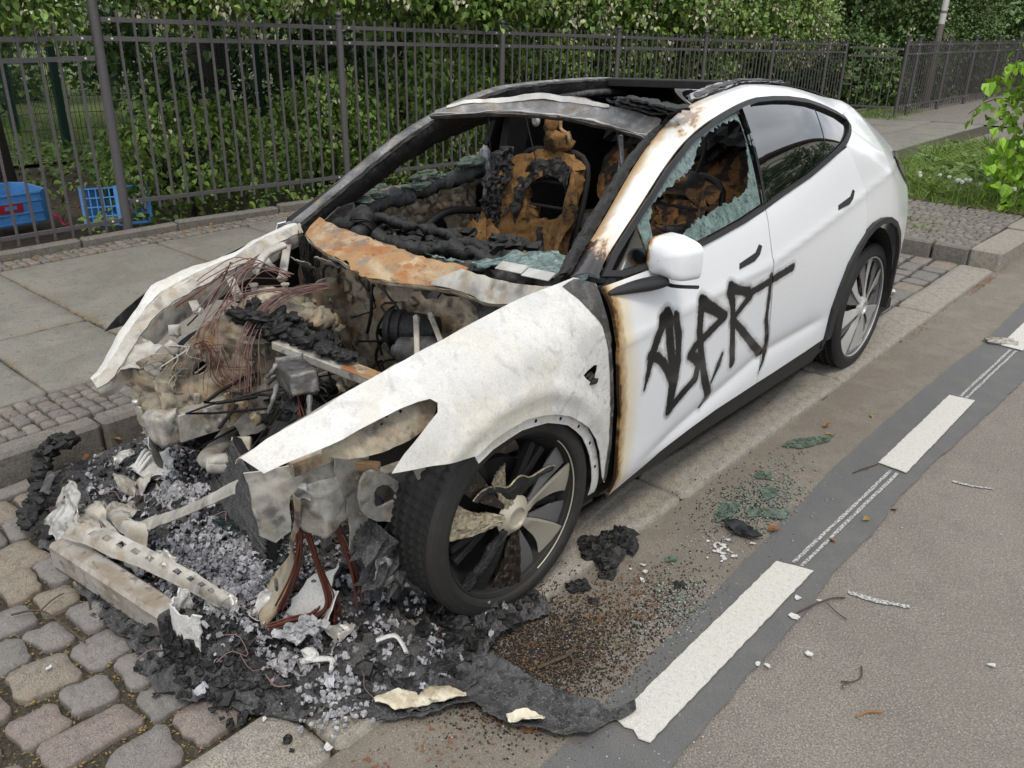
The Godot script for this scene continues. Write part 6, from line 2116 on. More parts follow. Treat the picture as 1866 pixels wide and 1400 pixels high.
	for t in [
		[[Vector3(-.66, .93, -.55), Vector3(-.45, .95, -.52), Vector3(-.25, .91, -.55), Vector3(0, .93, -.62), Vector3(.25, .91, -.60), Vector3(.50, .90, -.66), Vector3(.70, .88, -.70)], .032],
		[[Vector3(-.60, .98, -.62), Vector3(-.35, .955, -.70), Vector3(-.1, .94, -.74), Vector3(.2, .90, -.75), Vector3(.55, .88, -.80)], .022],
		[[Vector3(-.15, .93, -.45), Vector3(0, .955, -.50), Vector3(.12, .96, -.56), Vector3(.30, .93, -.58), Vector3(.42, .94, -.66)], .026],
		[[Vector3(-.52, 1.0, -.58), Vector3(-.42, .99, -.50), Vector3(-.38, .93, -.44), Vector3(-.41, .87, -.41)], .036]]:
		st = nst()
		var n := 64
		var p := cvs(t[0], n)
		var rr: Array = []
		for i in n:
			p[i] += Vector3(0, .026 * noise3(p[i], 14.0, 3), .022 * noise3(p[i], 11.0, 4))
			rr.append(t[1] * (1.0 + .8 * noise3(p[i], 16.0, 5) + .7 * noise3(p[i], 60.0, 6)))
		tube(st, p, rr, 9)
		obj("carrier_tube", st, M.char, dash)
	var r := RandomNumberGenerator.new()
	r.seed = 19
	st = nst()
	for k in 240:
		var x := r.randf_range(-.72, .70)
		lump(st, Vector3(x, .85 + r.randf_range(-.03, .09) * (1.0 - .3 * absf(x)), -.60 + r.randf_range(-.30, .20)), Vector3(1.2, .6, 1) * r.randf_range(.012, .045), k, .6, 3.0, 8, Basis(Vector3.UP, r.randf() * 6.0))
	obj("char_lumps", st, M.char, dash, "stuff")
	st = nst()
	for k in 60:
		lump(st, Vector3(r.randf_range(-.7, .6), r.randf_range(.45, .72), r.randf_range(-1.15, -.65)), Vector3(1.2, .6, 1.2) * r.randf_range(.04, .12), 300 + k, .6, 2.5, 8, Basis(Vector3.UP, r.randf() * 6.0))
	obj("footwell_char", st, M.char_ash, dash, "stuff")
	st = nst()
	for k in 5: lump(st, Vector3(-.30 + .08 * k, .80 + .012 * k, -.98), Vector3(.05, .02, .04), 400 + k, .5, 3.0, 8)
	obj("foam_scraps", st, M.foam, dash, "stuff")
	# sagged sheet of laminated screen
	st = nst()
	sheet(st, ragged(poly([0, .05, .10, .16, .22, .20, .36, .22, .46, .14, .44, .02, .30, 0, .18, .04, .08, .01]), .02, .010, 71), [], func(q: Vector2) -> Vector3: return Vector3(.24 + q.x, .955 + .045 * sin(q.x * 7.0) * .6 + .02 * noise3(Vector3(q.x, q.y, 0), 12.0, 3) + .1 * q.y, -.42 - q.y * 1.1 - .15 * q.x), .015, .005)
	obj("laminated_glass", st, M.glass_green, dash)
	st = nst()
	sheet(st, ragged(poly([0, 0, .07, .03, .12, .02, .14, .07, .05, .08]), .015, .008, 72), [], func(q: Vector2) -> Vector3: return Vector3(.10 + q.x, .99 - q.y * .4 + .02 * noise3(Vector3(q.x, q.y, 0), 20.0, 3), -.36 - q.y), .012, .005)
	obj("laminated_glass", st, M.glass_green, dash)

# ---------------------------------------------------------------- engine bay, seen through the missing bonnet
func wires(parent: Node3D, called: String, path: Array, n: int, spread: float, r0: float, mat: Material, sd: int, fray := 1.0) -> void:
	var r := RandomNumberGenerator.new()
	r.seed = sd
	var st := nst()
	for k in n:
		var pts: Array = []
		var o := Vector3(r.randfn(0, spread), r.randfn(0, spread), r.randfn(0, spread))
		var o2 := Vector3(r.randfn(0, spread), r.randfn(0, spread), r.randfn(0, spread)) * 2.2 * fray
		for i in path.size():
			var t := float(i) / (path.size() - 1)
			pts.append((path[i] as Vector3) + o.lerp(o2, t) * (0.5 + t * fray) + Vector3(r.randfn(0, spread), r.randfn(0, spread), r.randfn(0, spread)) * 0.35)
		tube(st, cvs(pts, path.size() * 4), r0 * r.randf_range(.7, 1.2), 4)
	obj(called, st, mat, parent, "stuff")

func car_engine_bay(car: Node3D) -> void:
	var st := nst()
	# bulkhead
	var fw := func(q: Vector2) -> Vector3:
		var z := -.50 + .05 * noise3(Vector3(q.x, q.y, 0), 3.0, 51) + .016 * noise3(Vector3(q.x, q.y, 0), 11.0, 52)
		z += .07 * exp(-(pow((q.x + .20) / .16, 2.0) + pow((q.y - .66) / .16, 2.0)))
		z += .05 * exp(-(pow((q.x + .55) / .10, 2.0) + pow((q.y - .55) / .25, 2.0)))
		return Vector3(q.x, q.y, z)
	sheet(st, ragged(poly([-.90, .88, -.55, .94, .0, .93, .72, .95, .72, .30, .3, .2, -.2, .18, -.55, .20, -.85, .35]), .08, .008, 91), [ellipse(Vector2(-.60, .66), .025, .05, 10), ellipse(Vector2(-.38, .70), .03, .055, 10), ellipse(Vector2(-.30, .53), .045, .022, 10)], fw, .028, .006)
	var bulk := obj("bulkhead", st, M.scale_metal, car)
	st = nst()
	sheet(st, ragged(poly([.06, .93, .30, .95, .72, .97, .72, .60, .40, .62, .28, .70, .10, .84]), .05, .01, 92), [], func(q: Vector2) -> Vector3: return (fw.call(q) as Vector3) + Vector3(0, 0, .008), .03, .004)
	obj("sooted_corner", st, M.soot_grey, bulk)
	# the cowl: a torn, rust-brown lip across the bulkhead
	var ct := [Vector3(-.66, .975, -.46), Vector3(-.50, .985, -.40), Vector3(-.30, .99, -.36), Vector3(-.06, .99, -.33), Vector3(.14, .99, -.31), Vector3(.27, .985, -.335), Vector3(.45, .985, -.33), Vector3(.60, .985, -.34), Vector3(.74, .995, -.38)]
	var cb := [Vector3(-.64, .925, -.36), Vector3(-.46, .925, -.28), Vector3(-.27, .92, -.23), Vector3(-.10, .915, -.20), Vector3(.03, .91, -.175), Vector3(.16, .915, -.22), Vector3(.33, .915, -.27), Vector3(.50, .905, -.29), Vector3(.66, .935, -.32)]
	var cl := strip(ct, cb, 1.4, .14, Vector3(0, .004, .002), .010, 6.0)
	st = nst()
	var lip := poly([0, 0, .96, 0, .985, .05, .98, .14, .9, .142, .86, .15, .80, .14, .70, .142, .62, .152, .54, .146, .50, .15, .46, .132, .38, .13, .30, .142, .2, .14, .1, .135, 0, .13])
	sheet(st, ragged(lip, .025, .004, 93), [], cl, .018, .004)
	obj("cowl_lip", st, M.rust, car)
	st = nst()
	sheet(st, ragged(poly([.955, .02, 1.4, .015, 1.4, .145, 1.34, .155, 1.27, .15, 1.2, .15, 1.16, .135, 1.1, .132, 1.0, .136, .962, .13]), .025, .0035, 94), [], func(q: Vector2) -> Vector3: return (cl.call(q) as Vector3) + Vector3(0, .002, .001), .018, .004)
	obj("cowl_lip", st, M.scale_pale, car)
	# the lip folds under along its torn front edge
	var cu: Array = []
	for k in cb.size(): cu.append((cb[k] as Vector3) + Vector3(0, -.022, -.035))
	st = nst()
	sheet(st, ragged(rect(1.4, .05), .05, .004, 101), [], strip(cb, cu, 1.4, .05, Vector3(0, -.006, .010), .012, 9.0), .018, .003)
	obj("cowl_fold", st, M.scale_metal, car)
	st = nst()
	for q in [Vector3(.50, 1.005, -.40), Vector3(.62, 1.005, -.40)]: bx(st, q, Vector3(.11, .006, .055), Basis(Vector3.UP, .15) * Basis(Vector3.RIGHT, .25), .002)
	obj("pale_plate", st, M.alu, car, "stuff")
	for k in 3:
		st = nst()
		var q: Array = [[Vector3(-.42, .86, -.30), Vector3(.07, .05, .05)], [Vector3(-.08, .84, -.38), Vector3(.05, .06, .03)], [Vector3(-.64, .80, -.34), Vector3(.04, .12, .03)]][k]
		sheet(st, ragged(poly([-.06, -.03, .05, -.04, .06, .03, -.05, .035]), .02, .005, 95 + k), [], patchless(q[0], k), .015, .004)
		obj("hanging_bracket", st, M.scale_pale, car)
	# blower motor and its struts
	st = nst()
	lathe(st, Vector3(-.03, .655, -.36), Basis(Vector3.UP, .5), [Vector2(-.07, .001), Vector2(-.07, .055), Vector2(-.05, .075), Vector2(-.04, .075), Vector2(-.035, .066), Vector2(-.02, .066), Vector2(-.015, .076), Vector2(.0, .076), Vector2(.005, .068), Vector2(.06, .068), Vector2(.14, .06), Vector2(.14, .001)], 26)
	obj("blower_motor", st, M.char, car)
	st = nst()
	lathe(st, Vector3(.06, .60, -.30), Basis(Vector3.UP, .35) * Basis(Vector3.BACK, .15), [Vector2(-.06, .001), Vector2(-.06, .028), Vector2(-.035, .03), Vector2(-.03, .055), Vector2(.10, .06), Vector2(.16, .05), Vector2(.16, .001)], 22)
	obj("pump_housing", st, M.soot_grey, car)
	for s in [[Vector3(.08, .73, -.33), Vector3(.22, .56, -.20)], [Vector3(.13, .745, -.36), Vector3(.34, .64, -.25)]]:
		st = nst()
		beam(st, s[0], s[1], .022, .008)
		lump(st, s[0], Vector3(.018, .018, .01), 4, .1, 1.0, 9)
		obj("motor_strut", st, M.scale_pale, car, "stuff")
	st = nst()
	for k in 22: lump(st, Vector3(-.05 + .02 * sin(k * 2.3), .55 + .012 * (k % 5), -.36 + .03 * cos(k * 1.9)), Vector3(.018, .015, .018), 500 + k, .7, 3.0, 7)
	obj("motor_slag", st, M.char, car, "stuff")
	# far inner wing: strut tower, apron, longitudinal rail, front plate
	var ap := func(q: Vector2) -> Vector3:
		var x := -.535 + .03 * noise3(Vector3(q.x, q.y, 3), 5.0, 61) + .010 * noise3(Vector3(q.x, q.y, 3), 17.0, 62)
		x += .085 * exp(-(pow((q.x + .10) / .17, 2.0) + pow((q.y - .62) / .15, 2.0)))
		x += .035 * smoothstep(.50, .44, q.y)
		return Vector3(x, q.y, q.x)
	st = nst()
	sheet(st, ragged(poly([.43, .30, .45, .40, .44, .52, .33, .62, .20, .69, .08, .725, -.10, .745, -.30, .74, -.47, .76, -.47, .34, -.1, .36, .20, .38, .32, .38, .37, .31]), .05, .005, 96), [ellipse(Vector2(.255, .525), .034, .030, 12), ellipse(Vector2(.05, .50), .018, .014, 8)], ap, .022, .005)
	var apron := obj("far_inner_wing", st, M.scale_metal, car)
	st = nst()
	var tw := func(q: Vector2) -> Vector3:
		var d := q.length()
		return Vector3(-.545 + q.x, .70 + .055 * (1.0 - smoothstep(.04, .13, d)) - .12 * smoothstep(.11, .19, d) + .012 * noise3(Vector3(q.x, q.y, 0), 12.0, 63), -.09 + q.y)
	sheet(st, ellipse(Vector2.ZERO, .17, .18, 24), [], tw, .018, .005)
	obj("strut_tower", st, M.scale_metal, car)
	for q in [Vector3(-.56, .765, -.04), Vector3(-.49, .76, -.14), Vector3(-.60, .74, .02)]:
		st = nst()
		lathe(st, q, Basis(Vector3.UP, Vector3.LEFT, Vector3.BACK), [Vector2(-.01, .001), Vector2(-.01, .012), Vector2(.02, .012), Vector2(.022, .018), Vector2(.028, .018), Vector2(.028, .001)], 10)
		obj("strut_stud", st, M.scale_pale, car)
	st = nst()
	beam(st, Vector3(-.485, .345, .41), Vector3(-.45, .325, -.48), .085, .115)
	obj("far_chassis_rail", st, M.scale_pale, car)
	for q in [[-.435, .385, .30], [-.435, .395, .245], [-.437, .315, .30], [-.437, .325, .245], [-.49, .30, .435]]:
		st = nst()
		lathe(st, Vector3(q[0], q[1], q[2]), Basis.IDENTITY, [Vector2(0, .001), Vector2(0, .016), Vector2(.003, .016), Vector2(.004, .010), Vector2(.012, .010), Vector2(.013, .001)], 12)
		obj("flange_bolt", st, M.alu, car)
	# sheet folds along the rail
	for k in 4:
		st = nst()
		var z0: float = [.16, -.02, -.2, -.36][k]
		bx(st, Vector3(-.432, .36 + .02 * (k % 2), z0), Vector3(.012, .15 - .02 * k, .12), Basis(Vector3.FORWARD, .06 * k), .004)
		obj("rail_bracket", st, M.scale_metal if k % 2 == 0 else M.scale_pale, car)
	st = nst()
	sheet(st, ragged(poly([.07, .26, .20, .25, .22, .31, .17, .335, .08, .33]), .03, .006, 97), [], func(q: Vector2) -> Vector3: return Vector3(-.40 + .4 * (.33 - q.y), q.y, q.x), .02, .004)
	obj("torn_bracket", st, M.scale_pale, car)
	st = nst()
	var fp := func(q: Vector2) -> Vector3: return Vector3(q.x, q.y, .47 - .10 * smoothstep(-.60, -.49, q.x) + .014 * noise3(Vector3(q.x, q.y, 0), 12.0, 64))
	sheet(st, ragged(smooth_poly(poly([-.675, .50, -.60, .59, -.52, .635, -.485, .60, -.50, .50, -.53, .44, -.545, .36, -.54, .285, -.61, .275, -.64, .36])), .03, .003, 98), [ellipse(Vector2(-.535, .555), .030, .052, 14, .4), ellipse(Vector2(-.605, .38), .008, .008, 8)], fp, .016, .005)
	var plate := obj("front_plate", st, M.scale_metal, car)
	st = nst()
	beam(st, Vector3(-.60, .42, .485), Vector3(-.595, .33, .475), .05, .012, Vector3.BACK)
	obj("plate_boss", st, M.scale_pale, plate)
	st = nst()
	lump(st, Vector3(-.60, .435, .49), Vector3(.014, .014, .014), 9, .1, 1.0, 9)
	obj("plate_bolt", st, M.alu, plate)
	st = nst()
	sheet(st, ragged(unit(), .15, .03, 99), [], patch(Vector3(-.68, .555, .56), Vector3(-.72, .655, .40), Vector3(-.55, .64, .37), Vector3(-.57, .575, .46), .02, 12.0), .08, .004)
	obj("wing_gusset", st, M.scale_pale, car)
	# crushed end of the rail
	st = nst()
	rbox(st, Vector3(-.49, .355, .45), Vector3(.10, .13, .10), Basis(Vector3.UP, .15), 6, .010)
	obj("crash_box", st, M.scale_pale, car)
	st = nst()
	sheet(st, ragged(poly([-.06, -.10, -.01, -.13, .03, -.09, .06, .0, .0, .02, -.05, .0]), .02, .007, 100), [], func(q: Vector2) -> Vector3: return Vector3(-.50 + q.x, .31 + q.y, .505 + .03 * sin(q.x * 30.0) + .2 * q.y), .015, .003)
	obj("crash_box_flap", st, M.alu, car)
	# suspension arm and front cross member
	st = nst()
	tube(st, cvs([Vector3(-.62, .20, .05), Vector3(-.50, .19, .22), Vector3(-.40, .20, .34), Vector3(-.30, .22, .28), Vector3(-.2, .21, .14)], 16), .042, 9, .7)
	obj("suspension_arm", st, M.scale_pale, car)
	st = nst()
	lathe(st, Vector3(-.33, .20, .32), Basis(Vector3.UP, .7), [Vector2(-.05, .001), Vector2(-.05, .035), Vector2(.05, .035), Vector2(.05, .014), Vector2(.035, .012), Vector2(.035, .001)], 16)
	obj("arm_bush", st, M.scale_pale, car)
	st = nst()
	beam(st, Vector3(-.55, .24, .02), Vector3(.55, .24, .02), .12, .08)
	obj("cross_member", st, M.soot, car)
	for s in [[Vector3(-.30, .30, .24), Vector3(-.20, .13, .34), .075, M.scale_pale], [Vector3(-.22, .34, .10), Vector3(-.16, .24, .22), .085, M.char]]:
		st = nst()
		beam(st, s[0], s[1], s[2], .03)
		lump(st, s[1], Vector3(.03, .02, .025), 14, .3, 2.0, 10)
		obj("mount_arm", st, s[3], car, "stuff")
	# charred mass between the towers
	var r := RandomNumberGenerator.new()
	r.seed = 5
	st = nst()
	for k in 90:
		var t := k / 89.0
		clinker(st, Vector3(lerpf(-.52, -.22, t) + r.randf_range(-.05, .05), lerpf(.70, .60, t) + r.randf_range(-.03, .03), lerpf(.02, -.10, t) + r.randf_range(-.06, .06)), Vector3(.05, .02, .03) * r.randf_range(.4, 1.2), 600 + k, Basis(Vector3.UP, r.randf() * 6.0) * Basis(Vector3.BACK, -.3))
	obj("charred_loom", st, M.char, car, "stuff")
	st = nst()
	for k in 9: lump(st, Vector3(-.40 + .03 * (k % 3) - .02 * k, .60 + .02 * (k % 4), -.28 + .03 * k), Vector3(.06, .04, .05), 640 + k, .4, 3.0, 14, Basis(Vector3.UP, k), true)
	obj("heat_cracked_insulation", st, M.scale_metal, car, "stuff")
	# bonnet-lock cross bar with charred seal
	st = nst()
	beam(st, Vector3(-.36, .605, .0), Vector3(.34, .575, -.075), .075, .035)
	obj("cross_bar", st, M.scale_pale, car)
	st = nst()
	bx(st, Vector3(.10, .604, -.045), Vector3(.17, .006, .07), Basis(Vector3.UP, .1) * Basis(Vector3.BACK, -.045), .002)
	obj("rusty_bar_plate", st, M.rust, car)
	st = nst()
	for k in 50:
		var t := k / 49.0
		if t > .55 and t < .78: continue
		clinker(st, Vector3(lerpf(-.50, .46, t), lerpf(.665, .595, t) + r.randf_range(-.012, .012), lerpf(-.02, -.085, t) + r.randf_range(-.03, .03)), Vector3(.035, .016, .026) * r.randf_range(.6, 1.3), 700 + k)
	obj("charred_seal", st, M.char, car, "stuff")
	# valve block hanging in the middle, with its brackets
	var vb := Basis(Vector3.UP, -.35) * Basis(Vector3.BACK, .12)
	var vc := Vector3(-.06, .59, .13)
	st = nst()
	rbox(st, vc, Vector3(.17, .085, .11), vb, 3, .004)
	var blk := obj("valve_block", st, M.soot_grey, car)
	st = nst()
	rbox(st, vc + vb * Vector3(.092, .0, .0), Vector3(.02, .08, .10), vb, 4, .004)
	rbox(st, vc + vb * Vector3(-.092, .01, .0), Vector3(.015, .10, .10), vb, 5, .004)
	obj("block_flange", st, M.header, blk, "stuff")
	st = nst()
	for s in [[Vector3(-.13, .55, .17), Vector3(-.15, .44, .21)], [Vector3(.05, .56, .16), Vector3(.08, .44, .2)], [Vector3(-.15, .62, .15), Vector3(-.19, .56, .18)]]:
		tube(st, cvs([s[0], (s[0] + s[1]) * .5 + Vector3(.015, 0, .01), s[1]], 8), [.010, .013, .008, .011, .007, .009, .006, .003], 7)
	obj("melted_drip", st, M.header, blk, "stuff")
	st = nst()
	for k in 12: lump(st, Vector3(-.06 + .03 * (k % 4) - .03, .50 - .015 * (k / 3), .13 + .02 * (k % 3)), Vector3(.035, .03, .03), 760 + k, .5, 2.5, 9)
	obj("pump_remains", st, M.char, blk, "stuff")
	st = nst()
	for k in 44:
		lump(st, Vector3(r.randf_range(-.40, .45), r.randf_range(.10, .30), r.randf_range(-.40, .15)), Vector3(1.2, .7, 1.0) * r.randf_range(.03, .09), 800 + k, .6, 2.6, 8, Basis(Vector3.UP, r.randf() * 6.0))
	obj("bay_floor_char", st, M.char, car, "stuff")
	# small hardware left on every panel: clips, hoses, plates, nuts
	st = nst()
	var st_b := nst()
	var st_c := nst()
	for k in 46:
		var z := r.randf_range(-.42, .40)
		var q := Vector2(z, r.randf_range(.42, .72))
		var p: Vector3 = ap.call(q)
		var b3 := Basis(Vector3.UP, r.randfn(0, .3)) * Basis(Vector3.RIGHT, r.randf() * 6.0)
		if k % 3 == 0: lathe(st, p + Vector3(.004, 0, 0), Basis.IDENTITY, [Vector2(0, .001), Vector2(0, .010), Vector2(.006, .010), Vector2(.007, .005), Vector2(.018, .005), Vector2(.018, .001)], 8)
		elif k % 3 == 1: rbox(st, p + Vector3(.010, 0, 0), Vector3(.014, r.randf_range(.02, .05), r.randf_range(.02, .06)), b3, k, .004, 3)
		elif k % 6 == 2: tube(st, cvs([p + Vector3(.01, .02, 0), p + Vector3(.04, .0, r.randfn(0, .04)), p + Vector3(.03, -.05, r.randfn(0, .05)), p + Vector3(.01, -.09, r.randfn(0, .04))], 9), r.randf_range(.002, .004), 6)
	for k in 40:
		var p: Vector3 = fw.call(Vector2(r.randf_range(-.8, .6), r.randf_range(.35, .88)))
		if k % 2 == 0: rbox(st_c, p + Vector3(0, 0, .012), Vector3(r.randf_range(.02, .07), r.randf_range(.02, .06), .016), Basis(Vector3.BACK, r.randf() * 3.0), k + 60, .005, 3)
		else: tube(st_b, cvs([p, p + Vector3(r.randfn(0, .04), -.02, .05), p + Vector3(r.randfn(0, .07), -.12, .05), p + Vector3(r.randfn(0, .08), -.22, .04)], 10), r.randf_range(.003, .008), 6)
	for k in 26:
		var a3 := Vector3(r.randf_range(-.42, .30), r.randf_range(.30, .52), r.randf_range(-.30, .22))
		if k % 2 == 0: rbox(st_c, a3, Vector3(r.randf_range(.03, .10), r.randf_range(.02, .05), r.randf_range(.03, .08)), Basis(Vector3.UP, r.randf() * 3.0) * Basis(Vector3.BACK, r.randfn(0, .4)), k + 120, .008, 4)
		else: tube(st_b, cvs([a3, a3 + Vector3(r.randfn(0, .08), .04, r.randfn(0, .08)), a3 + Vector3(r.randfn(0, .14), .0, r.randfn(0, .12)), a3 + Vector3(r.randfn(0, .18), -.08, r.randfn(0, .14))], 10), r.randf_range(.003, .007), 6)
	obj("panel_fixings", st, M.scale_pale, apron, "stuff")
	obj("burnt_hoses", st_b, M.char, car, "stuff")
	obj("burnt_brackets", st_c, M.scale_metal, bulk, "stuff")
	# wire looms stripped to copper
	wires(car, "copper_wires", [Vector3(-.34, .79, -.24), Vector3(-.41, .775, -.12), Vector3(-.43, .73, -.01), Vector3(-.42, .65, .08), Vector3(-.40, .56, .13), Vector3(-.38, .45, .16)], 34, .011, .0012, M.copper_pale, 31)
	wires(car, "copper_wires", [Vector3(-.42, .79, -.10), Vector3(-.50, .78, .06), Vector3(-.52, .70, .18), Vector3(-.48, .60, .24), Vector3(-.47, .50, .26)], 11, .022, .0013, M.copper_pale, 32)
	wires(car, "copper_wires", [Vector3(-.52, .62, .24), Vector3(-.44, .62, .24), Vector3(-.41, .52, .24), Vector3(-.38, .48, .18)], 14, .022, .0013, M.copper, 33)
	wires(car, "copper_wires", [Vector3(-.55, .80, -.18), Vector3(-.60, .86, -.06), Vector3(-.58, .80, .08), Vector3(-.56, .70, .16)], 12, .03, .0024, M.copper_pale, 34)
	wires(car, "loom_strands", [Vector3(-.72, .90, -.42), Vector3(-.70, .78, -.40), Vector3(-.63, .62, -.38), Vector3(-.54, .48, -.38), Vector3(-.46, .36, -.36)], 80, .022, .0018, M.char, 35, .7)
	wires(car, "loom_strands", [Vector3(-.05, .56, .14), Vector3(.0, .48, .17), Vector3(.04, .36, .2), Vector3(.08, .24, .22)], 10, .014, .003, M.copper, 36)
	wires(car, "copper_wires", [Vector3(-.66, .86, -.02), Vector3(-.67, .76, .0), Vector3(-.66, .66, .02)], 3, .02, .003, M.copper, 37)
	st = nst()
	tube(st, cvs([Vector3(-.62, .905, -.24), Vector3(-.63, .885, -.16), Vector3(-.60, .845, -.09), Vector3(-.60, .82, -.08)], 10), [.028, .03, .03, .028, .026, .024, .022, .02, .018, .016], 8, .5)
	obj("bonnet_hinge", st, M.scale_pale, car)

func patchless(c: Vector3, k: int) -> Callable:
	return func(q: Vector2) -> Vector3: return c + Vector3(q.x, q.y * .6 + .012 * noise3(Vector3(q.x, q.y, k), 20.0, 3), q.y * .8)

# ---------------------------------------------------------------- what is left of the near front corner
func car_left_front(car: Node3D) -> void:
	var st := nst()
	# metal panel behind the empty headlamp opening
	sheet(st, ragged(smooth_poly(poly([.60, .80, .52, .825, .42, .848, .32, .868, .285, .85, .30, .81, .37, .77, .46, .748, .56, .742, .63, .765])), .03, .003, 111), [], func(q: Vector2) -> Vector3: return Vector3(S(q.x, q.y) - .075 + .012 * noise3(Vector3(q.x, q.y, 1), 9.0, 3), q.y, q.x), .02, .004)
	var lp := obj("lamp_pocket", st, M.scale_metal, car)
	for q in [[.44, .825], [.40, .83], [.34, .815], [.46, .81]]:
		st = nst()
		lump(st, Vector3(S(q[0], q[1]) - .072, q[1], q[0]), Vector3(.004, .006, .006), 2, 0.0, 1.0, 8)
		obj("rivet_hole", st, M.black_gap, lp)
	# near chassis rail and its crash box
	st = nst()
	beam(st, Vector3(.52, .44, .44), Vector3(.47, .34, -.45), .09, .12)
	obj("near_chassis_rail", st, M.scale_pale, car)
	st = nst()
	rbox(st, Vector3(.565, .48, .50), Vector3(.11, .125, .13), Basis(Vector3.UP, .2) * Basis(Vector3.RIGHT, .1), 7, .009)
	var cb := obj("crash_box", st, M.scale_pale, car)
	st = nst()
	sheet(st, ragged(poly([-.10, -.02, -.04, .035, .06, .05, .07, .0, .0, -.02]), .02, .006, 112), [], func(q: Vector2) -> Vector3: return Vector3(.53 + q.x, .535 + q.y + .01 * sin(q.x * 40.0), .585 - .3 * q.x + .02 * noise3(Vector3(q.x, q.y, 0), 20.0, 4)), .015, .003)
	obj("crash_box_flap", st, M.alu, cb)
	# upright mounting plate, folded edge, bolts
	st = nst()
	var up := func(q: Vector2) -> Vector3: return Vector3(.615 + .012 * noise3(Vector3(q.x, q.y, 2), 10.0, 66) + .03 * smoothstep(.36, .30, q.x), q.y, q.x)
	sheet(st, ragged(poly([.49, .68, .40, .70, .36, .69, .365, .60, .38, .48, .375, .36, .37, .26, .43, .27, .46, .33, .45, .40, .455, .50, .48, .56]), .04, .004, 113), [], up, .018, .005)
	var mp := obj("mounting_plate", st, M.scale_pale, car)
	for q in [[.41, .56], [.405, .43], [.42, .36], [.40, .31]]:
		st = nst()
		lathe(st, up.call(Vector2(q[0], q[1])), Basis.IDENTITY, [Vector2(0, .001), Vector2(0, .017), Vector2(.004, .017), Vector2(.006, .010), Vector2(.016, .010), Vector2(.017, .001)], 10)
		obj("plate_bolt", st, M.scale_metal, mp)
	# lamp bridge: flat frame in front of it
	st = nst()
	sheet(st, ragged(poly([.72, .665, .62, .655, .50, .65, .40, .655, .395, .605, .46, .575, .52, .575, .58, .575, .605, .55, .61, .44, .66, .42, .70, .46]), .04, .003, 114), [], func(q: Vector2) -> Vector3: return Vector3(.585 - .25 * (q.x - .5) + .012 * noise3(Vector3(q.x, q.y, 5), 9.0, 3), q.y, q.x), .018, .005)
	obj("lamp_bridge", st, M.scale_pale, car)
	st = nst()
	beam(st, Vector3(.56, .645, .60), Vector3(.60, .66, .40), .045, .05)
	obj("rusty_cross_piece", st, M.scale_metal, car)
	# triangular strut with its opening
	st = nst()
	var tri3 := smooth_poly(poly([.44, .60, .38, .595, .30, .52, .25, .455, .245, .40, .27, .375, .36, .40, .42, .44, .455, .50]))
	sheet(st, tri3, [smooth_poly(poly([.40, .535, .345, .535, .30, .465, .38, .455, .40, .48]))], func(q: Vector2) -> Vector3: return Vector3(.665 + .01 * noise3(Vector3(q.x, q.y, 8), 10.0, 3), q.y, q.x), .016, .012)
	var ts := obj("triangular_strut", st, M.scale_pale, car)
	for q in [[.275, .425], [.34, .41], [.42, .47]]:
		st = nst()
		lump(st, Vector3(.667, q[1], q[0]), Vector3(.004, .008, .008), 2, 0.0, 1.0, 8)
		obj("bolt_hole", st, M.black_gap, ts)
	st = nst()
	beam(st, Vector3(.60, .60, .43), Vector3(.665, .59, .36), .02, .03)
	obj("rusty_rod", st, M.rust, ts)
	st = nst()
	sheet(st, ragged(poly([.31, .615, .20, .60, .15, .56, .17, .50, .225, .45, .27, .405, .285, .43, .26, .50, .29, .56]), .03, .003, 115), [], func(q: Vector2) -> Vector3: return Vector3(.735 + .10 * (.3 - q.x), q.y, q.x), .018, .005)
	obj("wing_stay", st, M.scale_pale, car)
	# cooler: dark finned core leaning behind the beam
	st = nst()
	var A := Vector3(-.30, .30, .24)
	var B := Vector3(.16, .31, .40)
	var C := Vector3(.20, .05, .46)
	var D := Vector3(-.42, .08, .30)
	sheet(st, unit(), [], patch(A, B, C, D, .02, 5.0), .08, .03)
	var cool := obj("cooler_core", st, M.soot, car)
	st = nst()
	for k in 30:
		var t := (k + .5) / 30.0
		var wob := .006 * sin(k * 1.9)
		tube(st, [A.lerp(D, t) + Vector3(0, wob, .040), A.lerp(D, t).lerp(B.lerp(C, t), .5) + Vector3(0, .008 * sin(k * .7), .046), B.lerp(C, t) + Vector3(0, wob, .040)], .0046, 5)
	obj("cooler_fins", st, M.char_ash, cool, "stuff")
	# heavy cables hanging to the ground
	wires(car, "copper_cable", [Vector3(.53, .60, .58), Vector3(.50, .50, .555), Vector3(.50, .38, .55), Vector3(.49, .24, .57), Vector3(.43, .09, .60)], 9, .010, .0042, M.copper, 41, .4)
	wires(car, "copper_cable", [Vector3(.52, .56, .55), Vector3(.52, .42, .54), Vector3(.53, .28, .52), Vector3(.56, .12, .50), Vector3(.52, .05, .54)], 9, .010, .0042, M.copper, 42, .4)
	wires(car, "copper_cable", [Vector3(.56, .52, .50), Vector3(.58, .38, .47), Vector3(.60, .24, .44), Vector3(.60, .10, .42)], 6, .010, .0036, M.copper, 43, .5)
	# long flat bumper stay that dropped to the ground at its front end
	st = nst()
	var b0 := [Vector3(.565, .56, .60), Vector3(.50, .43, .56), Vector3(.405, .30, .52), Vector3(.34, .19, .49), Vector3(.30, .12, .52), Vector3(.31, .05, .60)]
	var b1 := [Vector3(.60, .555, .60), Vector3(.535, .43, .57), Vector3(.44, .29, .54), Vector3(.41, .18, .52), Vector3(.43, .11, .58), Vector3(.42, .04, .66)]
